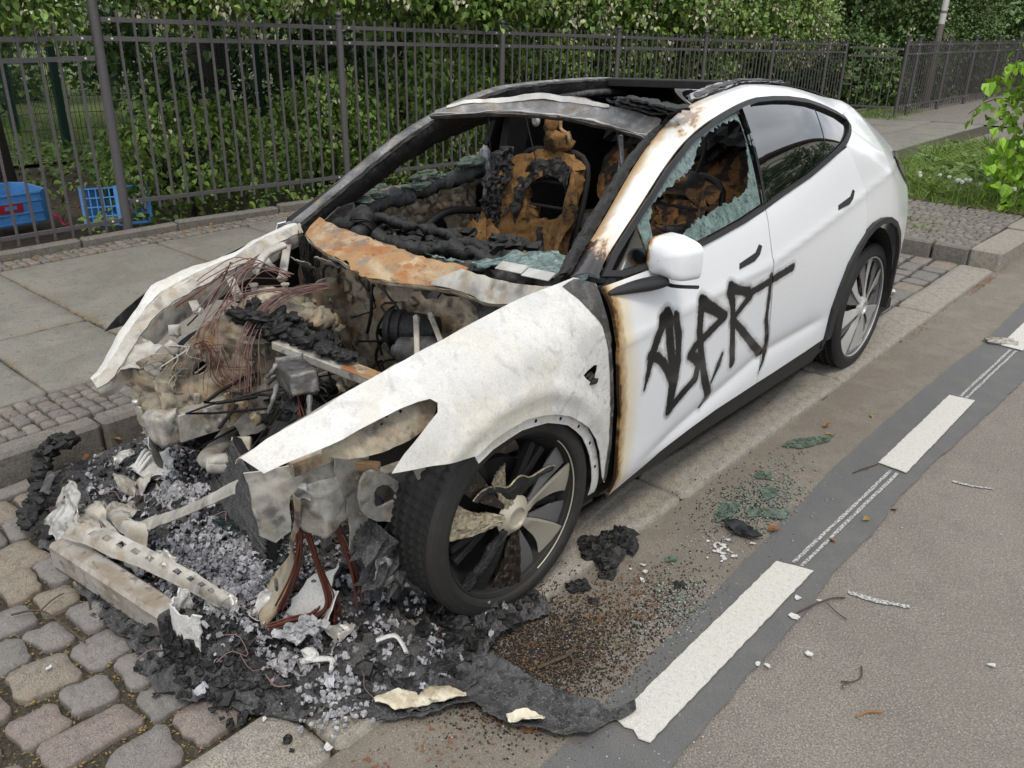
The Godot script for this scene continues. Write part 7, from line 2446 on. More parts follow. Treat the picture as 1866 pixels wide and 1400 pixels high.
	sheet(st, rect(.7, .05), [ellipse(Vector2(.57, .018), .016, .012, 10)], strip(b0, b1, .7, .05, Vector3(.002, .004, .008), .004, 10.0), .012, .005)
	obj("bumper_stay", st, M.scale_metal, car)
	# melted castings under the corner
	var r := RandomNumberGenerator.new()
	r.seed = 23
	st = nst()
	for k in 9: lump(st, Vector3(.62 + r.randf_range(-.07, .05), .16 + .03 * k, .36 + r.randf_range(-.08, .06)), Vector3(.04, .05, .04) * r.randf_range(.6, 1.2), 900 + k, .8, 3.0, 14)
	obj("melted_casting", st, M.char_ash, car, "stuff")
	st = nst()
	sheet(st, ragged(poly([.38, .28, .28, .30, .22, .24, .24, .12, .34, .14, .40, .2]), .03, .006, 116), [], func(q: Vector2) -> Vector3: return Vector3(.66 + .03 * noise3(Vector3(q.x, q.y, 8), 12.0, 3), q.y, q.x), .018, .004)
	obj("torn_shield", st, M.alu, car)
	st = nst()
	sheet(st, poly([.28, .15, .28, .62, -.42, .74, -.42, .15]), [], func(q: Vector2) -> Vector3: return Vector3(.50, q.y, q.x), .1, .01)
	obj("near_inner_wing", st, M.soot, car)

# ---------------------------------------------------------------- verge, lime shoots, lamp post, house across the street
func build_street_side() -> void:
	var r := RandomNumberGenerator.new()
	r.seed = 321
	var soil := nst()
	ground_sheet(soil, -1.25, 0.72, -12.2, -7.45, 12, 24, 0.125, 0.02, 3.0)
	var vg := obj("verge_soil", soil, M.soil)
	vg.set_meta("kind", "structure")
	grass_patch("verge_grass", "long grass on the verge behind the parked car", -1.08, 0.72, -12.0, -7.45, 15000, 0.24, r, 0.12)
	grass_patch("verge_fringe", "dry short grass fringe where the verge meets the mosaic paving", -1.25, 0.74, -7.7, -7.3, 900, 0.07, r, 0.11)
	for t in [[-.25, -6.5, .16], [.12, -6.42, .12], [.2, -6.15, .12], [-.4, -5.68, .14], [-.05, -5.7, .08]]:
		grass_patch("grass_tuft", ["small grass tuft left in the mosaic paving", "second grass tuft in the mosaic paving, nearer the kerb", "sparse tuft growing by the corner kerb", "grass tuft at the foot of the cross kerb behind the car", "tiny tuft at the foot of the cross kerb"][[-.25, .12, .2, -.4, -.05].find(t[0])], t[0] - t[2], t[0] + t[2], t[1] - t[2] * .6, t[1] + t[2] * .6, 160, 0.09, r, 0.10 if t[1] < -5.8 else -0.02)
	# broad-leaved weeds in the verge
	var xf: Array = []
	var cols: Array = []
	for i in 900:
		var x := r.randf_range(-1.15, .7)
		var z := r.randf_range(-11.5, -7.5)
		if noise3(Vector3(x, 3, z), 1.2, 4) < -0.05: continue
		xf.append(leaf_xf(Vector3(x, gl(x, z) + r.randf_range(.13, .3), z), r, .1, .6, 1.3))
		cols.append(leaf_col(r, .25))
	meta(leaves(null, "verge_weeds", leaf_mesh(.10, .07), M.leaf, xf, cols), "broad-leaved weeds among the verge grass", "weeds")
	# dandelion clocks
	var D := [[-.31, -7.62], [-.14, -7.69], [-.04, -7.66], [.04, -7.55], [.06, -7.60], [.13, -7.56], [.05, -7.48], [.16, -7.52], [.20, -7.49], [.24, -7.58], [.12, -8.6], [.56, -7.5], [-.26, -7.48], [.10, -7.46]]
	var proto: Node3D = null
	var dl := ["dandelion clock at the left end of the verge, beside the car's tail lamp", "", "", "", "", "", "", "", "", "", "lone dandelion clock near the lime shoots, highest in the grass", "dandelion clock under the lime shoots at the right", "", ""]
	for i in D.size():
		var o: Node3D
		if proto == null:
			o = thing("dandelion", "x", "dandelion", Vector3.ZERO, "dandelion clocks in the verge grass")
			var st := nst()
			tube(st, [Vector3(0, 0, 0), Vector3(.01, .14, .005), Vector3(.02, .24, 0)], .003, 5)
			obj("stalk", st, M.leaf, o)
			st = nst()
			lump(st, Vector3(.02, .255, 0), Vector3(.020, .019, .020), 2, .25, 5.0, 12)
			obj("seed_head", st, M.seed_head, o)
			proto = o
		else:
			o = proto.duplicate()
			o.name = numbered("dandelion")
			add_child(o)
		o.position = Vector3(D[i][0], 0.12 + gl(D[i][0], D[i][1]) - r.randf_range(0.0, .05), D[i][1])
		o.rotation.y = r.randf() * 6.0
		o.set_meta("label", dl[i] if dl[i] != "" else "white dandelion seed head in the cluster at the middle of the verge grass")
		o.set_meta("group", "dandelion clocks in the verge grass")
	# lime shoots at the right edge: big leaves, each its own piece
	var b := thing("lime_shoots", "bright green leafy lime shoots rising from the verge at the right edge", "shrub", Vector3(.60, gl(.78, -7.9) + .1, -7.85))
	var st := nst()
	tube(st, cvs([Vector3(.35, -.1, -.1), Vector3(.33, .8, -.1), Vector3(.30, 1.9, -.05), Vector3(.33, 3.2, 0)], 12), .09, 12)
	obj("trunk", st, M.bark, b)
	var lm := [leaf_mesh(.10, .092, true), leaf_mesh(.085, .078, true), leaf_mesh(.12, .11, true)]
	var tips: Array = []
	for k in 40:
		var y := 1.85 * (k + r.randf()) / 40.0
		var e := Vector3(r.randf_range(-.26, .16) + .10 * sin(y * 4.0) - .06 * (1.0 - y), y, r.randf_range(-.35, .35))
		var p0 := Vector3(.28, maxf(.05, y - .45), -.06)
		st = nst()
		var pts := cvs([p0, p0.lerp(e, .5) + Vector3(0, .10, 0), e], 8)
		tube(st, pts, [.008, .007, .006, .006, .005, .004, .003, .002], 5)
		obj("twig", st, M.twig, b)
		for i in range(4, 8): tips.append(pts[i])
	for e in [[Vector3(-.38, 1.02, .12), Vector3(-.62, .86, .16)], [Vector3(-.34, 1.28, .1), Vector3(-.47, 1.16, .15)]]:
		st = nst()
		tube(st, cvs([Vector3(.1, .95, 0), e[0], e[1]], 10), .004, 5)
		obj("twig", st, M.twig, b)
		for k in 4: tips.append((e[0] as Vector3).lerp(e[1], k / 3.0))
	var tones := [M.leaf_lime, tint(M.leaf_lime, Color(.36, .52, .12)), tint(M.leaf_lime, Color(.50, .66, .20))]
	for k in 290:
		var q: Vector3 = tips[r.randi() % tips.size()] if k > 16 else tips[tips.size() - 1 - k % 8]
		if k > 190: q = Vector3(r.randf_range(-.34, .06), r.randf_range(.08, .95), r.randf_range(-.1, .4))
		var o := MeshInstance3D.new()
		o.mesh = lm[r.randi() % 3]
		o.material_override = tones[r.randi() % 3]
		o.name = "leaf"
		o.transform = leaf_xf(q + Vector3(r.randfn(0, .05), r.randfn(0, .05), r.randfn(0, .05)), r, .75, .5, 1.3)
		b.add_child(o, true)
	var xf2: Array = []
	var cl2: Array = []
	for k in 1500:
		var y := r.randf_range(.05, 1.9)
		var q := Vector3(r.randf_range(-.30, .3) + .10 * sin(y * 4.0) - .06 * (1.0 - y), y, r.randf_range(-.45, .35))
		if noise3(q, 3.2, 8) < -.02: continue
		xf2.append(leaf_xf(q, r, .75, .6, 1.2))
		cl2.append(leaf_col(r, .25))
	leaves(b, "inner_foliage", leaf_mesh(.075, .066, true), M.leaf_lime, xf2, cl2)
	# lamp post with torn stickers beyond the far fence
	var lp := thing("lamp_post", "slim grey lamp post with torn white stickers behind the far fence", "lamp post", Vector3(-3.60, gl(-3.6, -18.25), -18.25))
	st = nst()
	tube(st, [Vector3(0, -.1, 0), Vector3(0, .9, 0), Vector3(0, .92, 0), Vector3(0, 5.5, 0)], [.085, .085, .06, .05], 14)
	obj("pole", st, M.curb, lp)
	for q in [[1.75, 1.95], [2.0, 2.3], [2.36, 2.5]]:
		st = nst()
		tube(st, [Vector3(0, q[0], 0), Vector3(.002, q[1], 0)], .0615, 14)
		obj("sticker", st, M.white_chip, lp)
	# backdrop trees closing the street
	var small := leaf_mesh(.22, .17, true)
	var T := [["dark leafy tree at the far end of the pavement", -1.8, -33.0, 2.6], ["dark leafy street tree beyond the lime shoots", 1.2, -37.0, 2.8], ["dark tree closing the view between fence and shoots", -5.0, -38.0, 3.2], ["dark street tree beyond the right edge", 3.6, -34.0, 2.6], ["dark broad tree rising behind the far fence", -7.5, -33.0, 3.2], ["dark tree behind the bushes past the gate", -7.6, -23.5, 2.6]]
	for i in T.size():
		var d: Array = T[i]
		var t := thing("street_tree", d[0], "tree", Vector3(d[1], gl(d[1], d[2]), d[2]))
		trunk(t, [Vector3(0, -.1, 0), Vector3(.05, 1.2, 0), Vector3(0, 2.6, .05), Vector3(0, 4.2, 0)], .17, .1, M.bark)
		crown(t, Vector3(0, 2.6, 0), Vector3(d[3], 2.5, d[3]), 150, 45, .34, small, M.leaf_dark, 1300 + i, Vector3(0, 2.4, 0), 10)
	# the side of the street that the side windows mirror
	var h := thing("apartment_house", "pale plastered apartment house across the street, seen only in the car's window", "building", Vector3(17.0, -.9, -45.0))
	st = nst()
	bx(st, Vector3(5.0, 8.5, 0), Vector3(10.0, 17.0, 58.0), Basis.IDENTITY, .1)
	obj("wall", st, M.house, h)
	st = nst()
	bx(st, Vector3(4.9, 17.3, 0), Vector3(10.8, .5, 58.8), Basis.IDENTITY, .1)
	bx(st, Vector3(4.9, 18.3, 0), Vector3(8.5, 1.6, 57.0), Basis.IDENTITY, .4)
	obj("roof", st, M.house_roof, h)
	for f in 5:
		for k in 17:
			st = nst()
			bx(st, Vector3(.0, 2.3 + 3.2 * f, -27.0 + 3.35 * k), Vector3(.14, 1.9, 1.25), Basis.IDENTITY, .02)
			obj("window", st, M.house_window, h)
			if f > 0:
				st = nst()
				bx(st, Vector3(-.08, 1.24 + 3.2 * f, -27.0 + 3.35 * k), Vector3(.24, .1, 1.5), Basis.IDENTITY, .02)
				obj("sill", st, M.house, h)
	for q in [[11.2, -27.0, 3.8], [10.8, -37.5, 3.4], [11.0, -19.0, 3.4]]:
		var t := thing("street_tree", "street tree across the road, mirrored in the rear side window" if q[1] == -27.0 else ("second street tree across the road, mirrored in the quarter window" if q[1] < -30.0 else "nearest street tree across the road, mirrored low in the side windows"), "tree", Vector3(q[0], -.6, q[1]))
		trunk(t, [Vector3(0, 0, 0), Vector3(.1, 1.6, 0), Vector3(0, 3.2, .1), Vector3(0, 5.5, 0)], .2, .11, M.bark)
		crown(t, Vector3(0, 6.0, 0), Vector3(q[2] * .8, q[2] * 1.15, q[2] * .85), 130, 42, .38, small, M.leaf_dark, 1400 + int(q[0]), Vector3(0, 3.6, 0))

# ---------------------------------------------------------------- burnt pile under and before the car
func heap_y(x: float, z: float) -> float:
	var y := 0.012
	y += 0.10 * exp(-(pow((x - .42) / .20, 2.0) + pow((z - .80) / .10, 2.0)))
	y += 0.05 * exp(-(pow((x - .05) / .40, 2.0) + pow((z - .45) / .25, 2.0)))
	y += 0.05 * exp(-(pow((x + .6) / .35, 2.0) + pow((z - .30) / .25, 2.0)))
	y += 0.05 * exp(-(pow((x - .85) / .10, 2.0) + pow((z - .12) / .08, 2.0)))
	y += 0.026 * noise3(Vector3(x, 0, z), 7.0, 71) + 0.020 * noise3(Vector3(x, 0, z), 22.0, 72) + 0.008 * noise3(Vector3(x, 0, z), 60.0, 73)
	return y

func build_wreckage() -> void:
	var st := nst()
	var heap := poly([-1.10, .62, -.98, .76, -.80, .80, -.60, .93, -.44, .90, -.28, .94, -.05, .97, .12, .96, .28, .99, .40, 1.0, .52, .97, .58, .90, .66, .84, .76, .80, .84, .74, .95, .62, 1.04, .50, 1.06, .36, .98, .24, .98, .10, 1.0, -.05, .92, -.10, .80, .05, .6, -.1, .3, -.4, -.6, -.5, -1.12, -.2, -1.13, .2])
	sheet(st, ragged(heap, .03, .014, 201), [], func(q: Vector2) -> Vector3:
		var e := 1.0
		return Vector3(q.x, maxf(heap_y(q.x, q.y), .004) * e, q.y), .011, .0)
	var hp := loose("char_heap", st, M.char_ash, "crusted black and grey char covering the setts under the car's missing nose", "char heap")
	# lumps
	var r := RandomNumberGenerator.new()
	r.seed = 808
	st = nst()
	for k in 1300:
		var x := r.randf_range(-1.05, 1.0)
		var z := r.randf_range(-.3, .92)
		if not Geometry2D.is_point_in_polygon(Vector2(x, z), heap): continue
		var s := r.randf_range(.004, .018) * (1.7 if r.randf() < .1 else 1.0)
		lump(st, Vector3(x, heap_y(x, z) + s * .3, z), Vector3(s * 1.3, s * .7, s), k, .5, 3.0, 7, Basis(Vector3.UP, r.randf() * 6.0))
	for k in 240:
		var a := Vector2(r.randfn(.42, .15), r.randfn(.85, .06))
		var s := r.randf_range(.005, .014)
		lump(st, Vector3(a.x, heap_y(a.x, a.y) + s * .2, a.y), Vector3(s * 1.4, s * .8, s), k + 900, .6, 3.0, 8, Basis(Vector3.UP, r.randf() * 6.0))
	obj("char_crumbs", st, M.char, hp, "stuff")
	# ash flakes: pale curled scraps
	var fm: Array = []
	for v in 3:
		st = nst()
		var o := ragged(ellipse(Vector2.ZERO, .55, .30 + .05 * v, 9), .16, .13, 300 + v)
		sheet(st, o, [], func(q: Vector2) -> Vector3: return Vector3(q.x, .26 * sin(q.x * 5.0 + v) * cos(q.y * 4.0) + .4 * noise3(Vector3(q.x, q.y, v), 2.5, 3), q.y), .22, .02)
		fm.append(st.commit())
	var C := [[.10, .52, .13, .08, 760], [-.02, .66, .13, .07, 520], [-.45, .45, .3, .14, 320], [.30, .56, .14, .12, 240], [.55, .62, .2, .14, 200], [-.85, .35, .16, .2, 120], [.72, .35, .14, .18, 120], [.2, .3, .5, .2, 260]]
	for v in 3:
		var xf: Array = []
		var cols: Array = []
		for c in C:
			for i in int(c[4] / 3.0):
				var x: float = c[0] + r.randfn(0, c[2])
				var z: float = c[1] + r.randfn(0, c[3])
				if not Geometry2D.is_point_in_polygon(Vector2(x, z), heap): continue
				var s := r.randf_range(.008, .030) * (1.8 if r.randf() < .15 else 1.0)
				xf.append(Transform3D((Basis(Vector3.UP, r.randf() * 6.0) * Basis(Vector3.RIGHT, r.randfn(0, .5)) * Basis(Vector3.BACK, r.randfn(0, .4))).scaled(Vector3(s, s * 1.2, s)), Vector3(x, heap_y(x, z) + r.randf_range(.004, .03), z)))
				var g := r.randf_range(.45, 1.15)
				cols.append(Color(g, g, g * 1.01))
		meta(leaves(null, "ash_flakes", fm[v], M.flake, xf, cols), ["pale grey ash flakes strewn thickly over the char heap", "curled ash scraps among the char", "small light ash chips on the burnt crust"][v], "ash")
	# beds of pale ash
	var AB := [[.10, .50, .15, .08, "pale ash bed in the middle of the char heap, below the flat strap"], [-.06, .66, .13, .07, "pale ash bed behind the bumper beam"], [.26, .58, .08, .07, "pale ash patch beside the bumper stay"], [-.48, .46, .12, .07, "grey ash patch before the far chassis rail"], [-.78, .30, .10, .06, "grey ash patch near the raised kerb"], [.62, .70, .07, .05, "thin ash patch before the burnt wheel"]]
	for i in AB.size():
		var q: Array = AB[i]
		st = nst()
		sheet(st, ragged(ragged(ellipse(Vector2(q[0], q[1]), q[2], q[3], 10, i), .04, .03, 240 + i), .012, .008, 250 + i), [ragged(ellipse(Vector2(q[0] + .02, q[1] - .01), q[2] * .22, q[3] * .2, 7), .01, .006, 260 + i)], func(p: Vector2) -> Vector3: return Vector3(p.x, heap_y(p.x, p.y) + .010 + .016 * noise3(Vector3(p.x, 0, p.y), 30.0, 5) + .010 * noise3(Vector3(p.x, 0, p.y), 80.0, 6), p.y), .010, .006)
		loose("ash_bed", st, M.char_ash_pale, q[4], "ash")
	# dark green melted glass patches
	var GP := [[poly([-.30, .30, -.12, .20, .06, .26, .14, .36, .05, .47, -.12, .50, -.25, .43]), "dark green melted patch below the flat strap"], [poly([.10, .36, .24, .34, .30, .44, .20, .52, .10, .48]), "small dark green melted patch beside the bumper stay"]]
	for g in GP:
		st = nst()
		sheet(st, ragged(smooth_poly(g[0]), .03, .008, 210), [], func(q: Vector2) -> Vector3: return Vector3(q.x, heap_y(q.x, q.y) + .022 + .012 * noise3(Vector3(q.x, 0, q.y), 14.0, 5), q.y), .018, .01)
		loose("melted_glass", st, M.melt_green, g[1], "melted glass")
	# bumper beam: extruded aluminium box, sooty at its near end
	var b0 := Vector3(-.44, .055, .905)
	var b1 := Vector3(.30, .06, .835)
	st = nst()
	beam(st, b0, b1, .085, .10, Vector3.UP, .012)
	var bb := loose("bumper_beam", st, M.alu_brown, "scorched aluminium bumper beam lying across the setts", "bumper beam")
	st = nst()
	beam(st, b0.lerp(b1, .86), b1 + (b1 - b0).normalized() * .012, .092, .107, Vector3.UP, .012)
	obj("sooted_end", st, M.soot_grey, bb)
	# perforated deflector strip on top of it
	st = nst()
	var holes: Array = []
	for k in 10: holes.append(PackedVector2Array([Vector2(.10 + .055 * k, .018), Vector2(.125 + .055 * k, .022), Vector2(.122 + .055 * k, .040), Vector2(.097 + .055 * k, .036)]))
	var p0 := [Vector3(-.36, .17, .845), Vector3(-.18, .185, .80), Vector3(.02, .17, .755), Vector3(.20, .15, .715), Vector3(.32, .13, .70)]
	var p1 := [Vector3(-.40, .125, .905), Vector3(-.20, .135, .86), Vector3(.0, .12, .80), Vector3(.18, .11, .755), Vector3(.31, .10, .73)]
	sheet(st, ragged(rect(.7, .07), .03, .004, 212), holes, strip(p0, p1, .7, .07, Vector3(0, .012, .006), .008, 12.0), .014, .003)
	loose("perforated_strip", st, M.scale_pale, "grey sheet-metal strip with a row of slots resting on the bumper beam", "metal strip")
	# crumpled end panel, standing
	st = nst()
	sheet(st, ragged(poly([0, 0, .30, .02, .34, .12, .28, .24, .12, .28, .02, .20, .04, .10]), .03, .010, 214), [ellipse(Vector2(.08, .17), .018, .012, 8), ellipse(Vector2(.22, .2), .012, .02, 8)], func(q: Vector2) -> Vector3: return Vector3(-.70 + q.x * .92 + q.y * .10, .035 + q.y * .62 + .03 * sin(q.x * 16.0) * q.y * 3.0, .86 - q.y * .42 + q.x * .22 + .025 * noise3(Vector3(q.x, q.y, 0), 9.0, 5)), .015, .003)
	loose("sheet_metal_scrap", st, M.alu, "crumpled pale sheet-metal panel with small holes at the left end of the bumper beam", "metal panel")
	st = nst()
	sheet(st, ragged(poly([0, 0, .16, -.02, .24, .04, .20, .12, .06, .11]), .02, .010, 215), [], func(q: Vector2) -> Vector3: return Vector3(-.58 + q.x, .07 + .04 * sin(q.x * 22.0) + .3 * q.y, .80 - q.y * .6 + .02 * noise3(Vector3(q.x, q.y, 0), 14.0, 5)), .014, .003)
	loose("crumpled_foil", st, M.scale_pale, "small crinkled foil behind the crumpled panel", "foil")
	st = nst()
	sheet(st, ragged(poly([0, 0, .10, -.01, .14, .05, .08, .10, .01, .07]), .02, .008, 216), [], func(q: Vector2) -> Vector3: return Vector3(-.30 + q.x, .12 + .04 * sin(q.x * 20.0 + q.y * 30.0), .70 + q.y * .7), .012, .003)
	loose("crumpled_foil", st, M.scale_pale, "curled foil scrap behind the slotted strip", "foil")
	# more torn sheet scraps
	var SC := [[-.12, .74, .10, .5, 0, "long pale foil scrap curling up behind the middle of the bumper beam"], [-.52, .66, .09, 1.8, 1, "grey foil scrap beside the foot of the flat strap"], [.26, .70, .07, .2, 0, "small pale foil scrap next to the cast bracket"], [.10, .38, .06, 2.6, 1, "grey foil flake under the cooler core"], [.62, .52, .05, 1.1, 0, "white foil sliver between torn casing and tyre"], [-.66, .52, .08, .9, 1, "thin grey plate scrap among the char before the far chassis rail"], [.36, .62, .06, 2.2, 0, "crinkled pale scrap between bumper stay and cast bracket"], [-.92, .44, .05, 1.3, 0, "small white scrap near the raised kerb"], [-.30, .80, .06, 2.9, 1, "bent grey strip resting on the slotted strip"]]
	for i in SC.size():
		var q: Array = SC[i]
		st = nst()
		var L: float = q[2]
		var hb2 := Basis(Vector3.UP, q[3]) * Basis(Vector3.RIGHT, .35)
		sheet(st, ragged(poly([-L, -L * .4, L * .2, -L * .55, L, -L * .2, L * .8, L * .4, 0, L * .5, -L * .8, L * .3]), .018, .008, 230 + i), [], func(p: Vector2) -> Vector3: return Vector3(q[0], heap_y(q[0], q[1]) + .03, q[1]) + hb2 * Vector3(p.x, .02 * sin(p.x * 40.0 + i) + .03 * noise3(Vector3(p.x, p.y, i), 16.0, 3) + .3 * p.x * p.x / L, p.y), .012, .002)
		loose("foil_scrap", st, M.alu if q[4] == 0 else M.scale_pale, q[5], "foil")
	# black charred arm at the far left
	st = nst()
	var arm := cvs([Vector3(-1.00, .17, .60), Vector3(-1.08, .155, .64), Vector3(-1.06, .10, .70), Vector3(-.96, .07, .76), Vector3(-.86, .06, .82), Vector3(-.70, .045, .92)], 30)
	for i in arm.size():
		clinker(st, arm[i] + Vector3(0, r.randf_range(-.01, .012), 0), Vector3(.040, .022, .034) * r.randf_range(.6, 1.25), 1400 + i, Basis(Vector3.UP, r.randf() * 6.0) * Basis(Vector3.RIGHT, r.randfn(0, .6)))
	loose("charred_arm", st, M.char, "bent charred plastic trim propped against the raised kerb", "charred trim")
	st = nst()
	sheet(st, ragged(poly([0, 0, .07, .0, .08, .14, .02, .15]), .02, .006, 217), [], func(q: Vector2) -> Vector3: return Vector3(-.92 + q.x + q.y * .6, .11 - q.y * .15 + .02 * sin(q.x * 30.0), .74 + q.y * .5), .014, .003)
	loose("foil_wrap", st, M.soot_grey, "grey foil wrapped over the bent charred arm", "foil")
	# white melted casing
	st = nst()
	sheet(st, ragged(poly([0, 0, .12, -.03, .22, .0, .25, .06, .16, .13, .05, .11, .02, .06]), .02, .008, 218), [ellipse(Vector2(.08, .05), .012, .016, 8)], func(q: Vector2) -> Vector3: return Vector3(-.86 + q.x, .07 + .05 * exp(-pow((q.x - .14) / .06, 2.0)) + .02 * noise3(Vector3(q.x, q.y, 0), 16.0, 5) - .1 * q.y, .36 + q.y * 1.1), .013, .003)
	var wc := loose("white_casing", st, M.white_chip, "white melted plastic casing on the char near the raised kerb", "plastic casing")
	st = nst()
	for k in 3: tube(st, cvs([Vector3(-.80 + .04 * k, .10, .38), Vector3(-.76 + .03 * k, .14, .42), Vector3(-.73 + .02 * k, .09, .49)], 8), .008, 6)
	obj("melted_rib", st, M.white_chip, wc, "stuff")
	# flat strap running up to the near lamp bridge
	st = nst()
	var l0 := [Vector3(-.52, .075, .66), Vector3(-.38, .075, .655), Vector3(-.24, .16, .66), Vector3(.0, .30, .69), Vector3(.28, .48, .72), Vector3(.52, .645, .735)]
	var l1 := [Vector3(-.52, .065, .70), Vector3(-.38, .05, .71), Vector3(-.22, .13, .70), Vector3(.01, .275, .72), Vector3(.29, .455, .745), Vector3(.53, .615, .755)]
	sheet(st, rect(1.2, .05), [ellipse(Vector2(.28, .026), .014, .010, 10)], strip(l0, l1, 1.2, .05, Vector3(0, .005, .004), .004, 6.0), .014, .005)
	loose("flat_strap", st, M.scale_pale, "long pale flat metal strap leaning from the ground up to the fender tip", "metal strap")
	# pale cast bracket and the black lump it stands in
	st = nst()
	var cbk := func(q: Vector2) -> Vector3:
		var a := q.x / .36 * 2.6 - .2
		return Vector3(.34 + .10 * cos(a + .9) + .02 * noise3(Vector3(q.x, q.y, 0), 14.0, 6), .02 + q.y + .012 * sin(q.x * 40.0) * smoothstep(.1, .2, q.y), .80 + .085 * sin(a + .9) + .3 * (.12 - q.y) * .3)
	sheet(st, ragged(poly([0, 0, .36, 0, .36, .13, .30, .165, .22, .15, .14, .185, .05, .17, 0, .18]), .02, .007, 219), [], cbk, .013, .006)
	var br := loose("cast_bracket", st, M.white_chip, "pale crumbling cast bracket standing at the near end of the bumper beam", "bracket")
	st = nst()
	for k in 26: lump(st, (cbk.call(Vector2(.02 + .013 * k, .02 + .02 * (k % 3))) as Vector3) + Vector3(0, 0, .012), Vector3(.03, .04, .02), 1000 + k, .42, 4.0, 14)
	obj("char_crust", st, M.char, br, "stuff")
	# torn white box by the wheel
	st = nst()
	sheet(st, ragged(poly([0, 0, .11, -.01, .15, .05, .13, .15, .09, .14, .075, .22, .05, .15, .02, .15, -.01, .08]), .018, .007, 220), [ellipse(Vector2(.03, .13), .008, .006, 7)], func(q: Vector2) -> Vector3: return Vector3(.44 + q.x, .035 + q.y * .85 + .01 * sin(q.x * 50.0), .56 - q.y * .55 - q.x * .2 + .03 * pow((q.x - .07) / .07, 2.0)), .012, .004)
	loose("torn_casing", st, M.white_chip, "torn white casing with a pointed flap in front of the burnt wheel", "plastic casing")
	# rusty horn discs
	for k in 2:
		st = nst()
		var at := Vector3(.55, .10, .31) if k == 0 else Vector3(.46, .095, .24)
		lathe(st, at, Basis(Vector3.UP, -.95) * Basis(Vector3.BACK, .25) * (Basis(Vector3.BACK, .9) if k == 1 else Basis.IDENTITY), [Vector2(-.015, .001), Vector2(-.015, .035), Vector2(-.006, .042), Vector2(.004, .044), Vector2(.010, .040), Vector2(.006, .030), Vector2(.010, .018), Vector2(.013, .001)], 26)
		loose("horn_disc", st, M.rust if k == 0 else M.soot_grey, "round rusty horn disc leaning by the tyre" if k == 0 else "sooty horn disc lying behind the rusty one", "horn")
	# thin burnt wire lengths tangled through the heap
	st = nst()
	for k in 46:
		var x := r.randf_range(-.85, .85)
		var z := r.randf_range(.0, .85)
		if not Geometry2D.is_point_in_polygon(Vector2(x, z), heap): continue
		var wp: Array = []
		var an := r.randf() * TAU
		for i in 5:
			wp.append(Vector3(x, heap_y(x, z) + r.randf_range(.008, .045), z))
			an += r.randfn(0, .7)
			x += cos(an) * .045
			z += sin(an) * .045
		tube(st, cvs(wp, 12), r.randf_range(.0012, .0026), 4)
	obj("burnt_wires", st, M.copper_pale, hp, "stuff")
	# small hardware
	st = nst()
	tube(st, cvs([Vector3(.62, .03, .66), Vector3(.66, .05, .64), Vector3(.69, .04, .60), Vector3(.72, .035, .63)], 12), [.012, .016, .014, .012, .013, .012, .011, .012, .012, .010, .008, .006], 7, .6)
	lump(st, Vector3(.64, .05, .64), Vector3(.03, .015, .022), 7, .5, 3.0, 9)
	loose("melted_clip", st, M.white_chip, "pale twisted clip on the char below the torn casing", "clip")
	st = nst()
	for k in 9: lump(st, Vector3(.52 + .02 * (k % 3) + .004 * k, .075 + .012 * (k / 3), .66 - .012 * k), Vector3(.022, .012, .018), 1100 + k, .8, 3.0, 8)
	loose("blistered_lump", st, M.char_ash_pale, "small blistered bluish-white lump among the char", "slag")
	st = nst()
	tube(st, cvs([Vector3(.74, .06, .47), Vector3(.775, .075, .43), Vector3(.80, .05, .42), Vector3(.83, .04, .43)], 10), .010, 6, .5)
	loose("melted_clip", st, M.white_chip, "short bent white clip between torn casing and tyre", "clip")
	wires(thing("copper_tangle", "red-brown stripped copper strands lying on the char before the wheel", "wire"), "strands", [Vector3(.46, .07, .66), Vector3(.50, .085, .60), Vector3(.52, .08, .54), Vector3(.50, .085, .46)], 12, .008, .003, M.copper, 51, .6)
	wires(thing("copper_tangle", "copper strands on the ground below the hanging cables", "wire"), "strands", [Vector3(.34, .05, .50), Vector3(.42, .07, .46), Vector3(.52, .07, .46), Vector3(.56, .06, .50)], 12, .010, .0034, M.copper, 52, .6)
	# the melted wheel-arch liner that flowed out over kerb and road
	st = nst()
	var lin := poly([.62, .90, .70, .86, .80, .80, .80, .72, .94, .655, 1.02, .55, 1.10, .42, 1.20, .42, 1.28, .385, 1.36, .34, 1.41, .29, 1.43, .20, 1.46, .12, 1.44, .10, 1.38, .17, 1.30, .20, 1.22, .22, 1.10, .22, 1.0, .24, .94, .20, .92, .10, .80, .20, .68, .4, .58, .6, .55, .80])
	var lf := func(q: Vector2) -> Vector3:
		var d := 1e3
		for i in range(2, 18):
			d = minf(d, Geometry2D.get_closest_point_to_segment(q, lin[i], lin[i + 1]).distance_to(q))
		var base := -.018 if q.x > .95 else .006
		base = lerpf(.006, -.016, smoothstep(.90, .98, q.x))
		var y := base + .010 + .010 * noise3(Vector3(q.x, 0, q.y), 8.0, 81) + .006 * noise3(Vector3(q.x, 0, q.y), 24.0, 82)
		y += .035 * exp(-d / .022) * smoothstep(.66, .95, q.x) * (.55 + .6 * noise3(Vector3(q.x, 2, q.y), 4.0, 83))
		return Vector3(q.x, maxf(y, base + .004), q.y)
	sheet(st, ragged(lin, .025, .006, 221), [], lf, .016, .005)
	var ml := loose("melted_liner", st, M.char_ash, "thin melted black liner spread from the burnt wheel over kerb and road", "melted plastic")
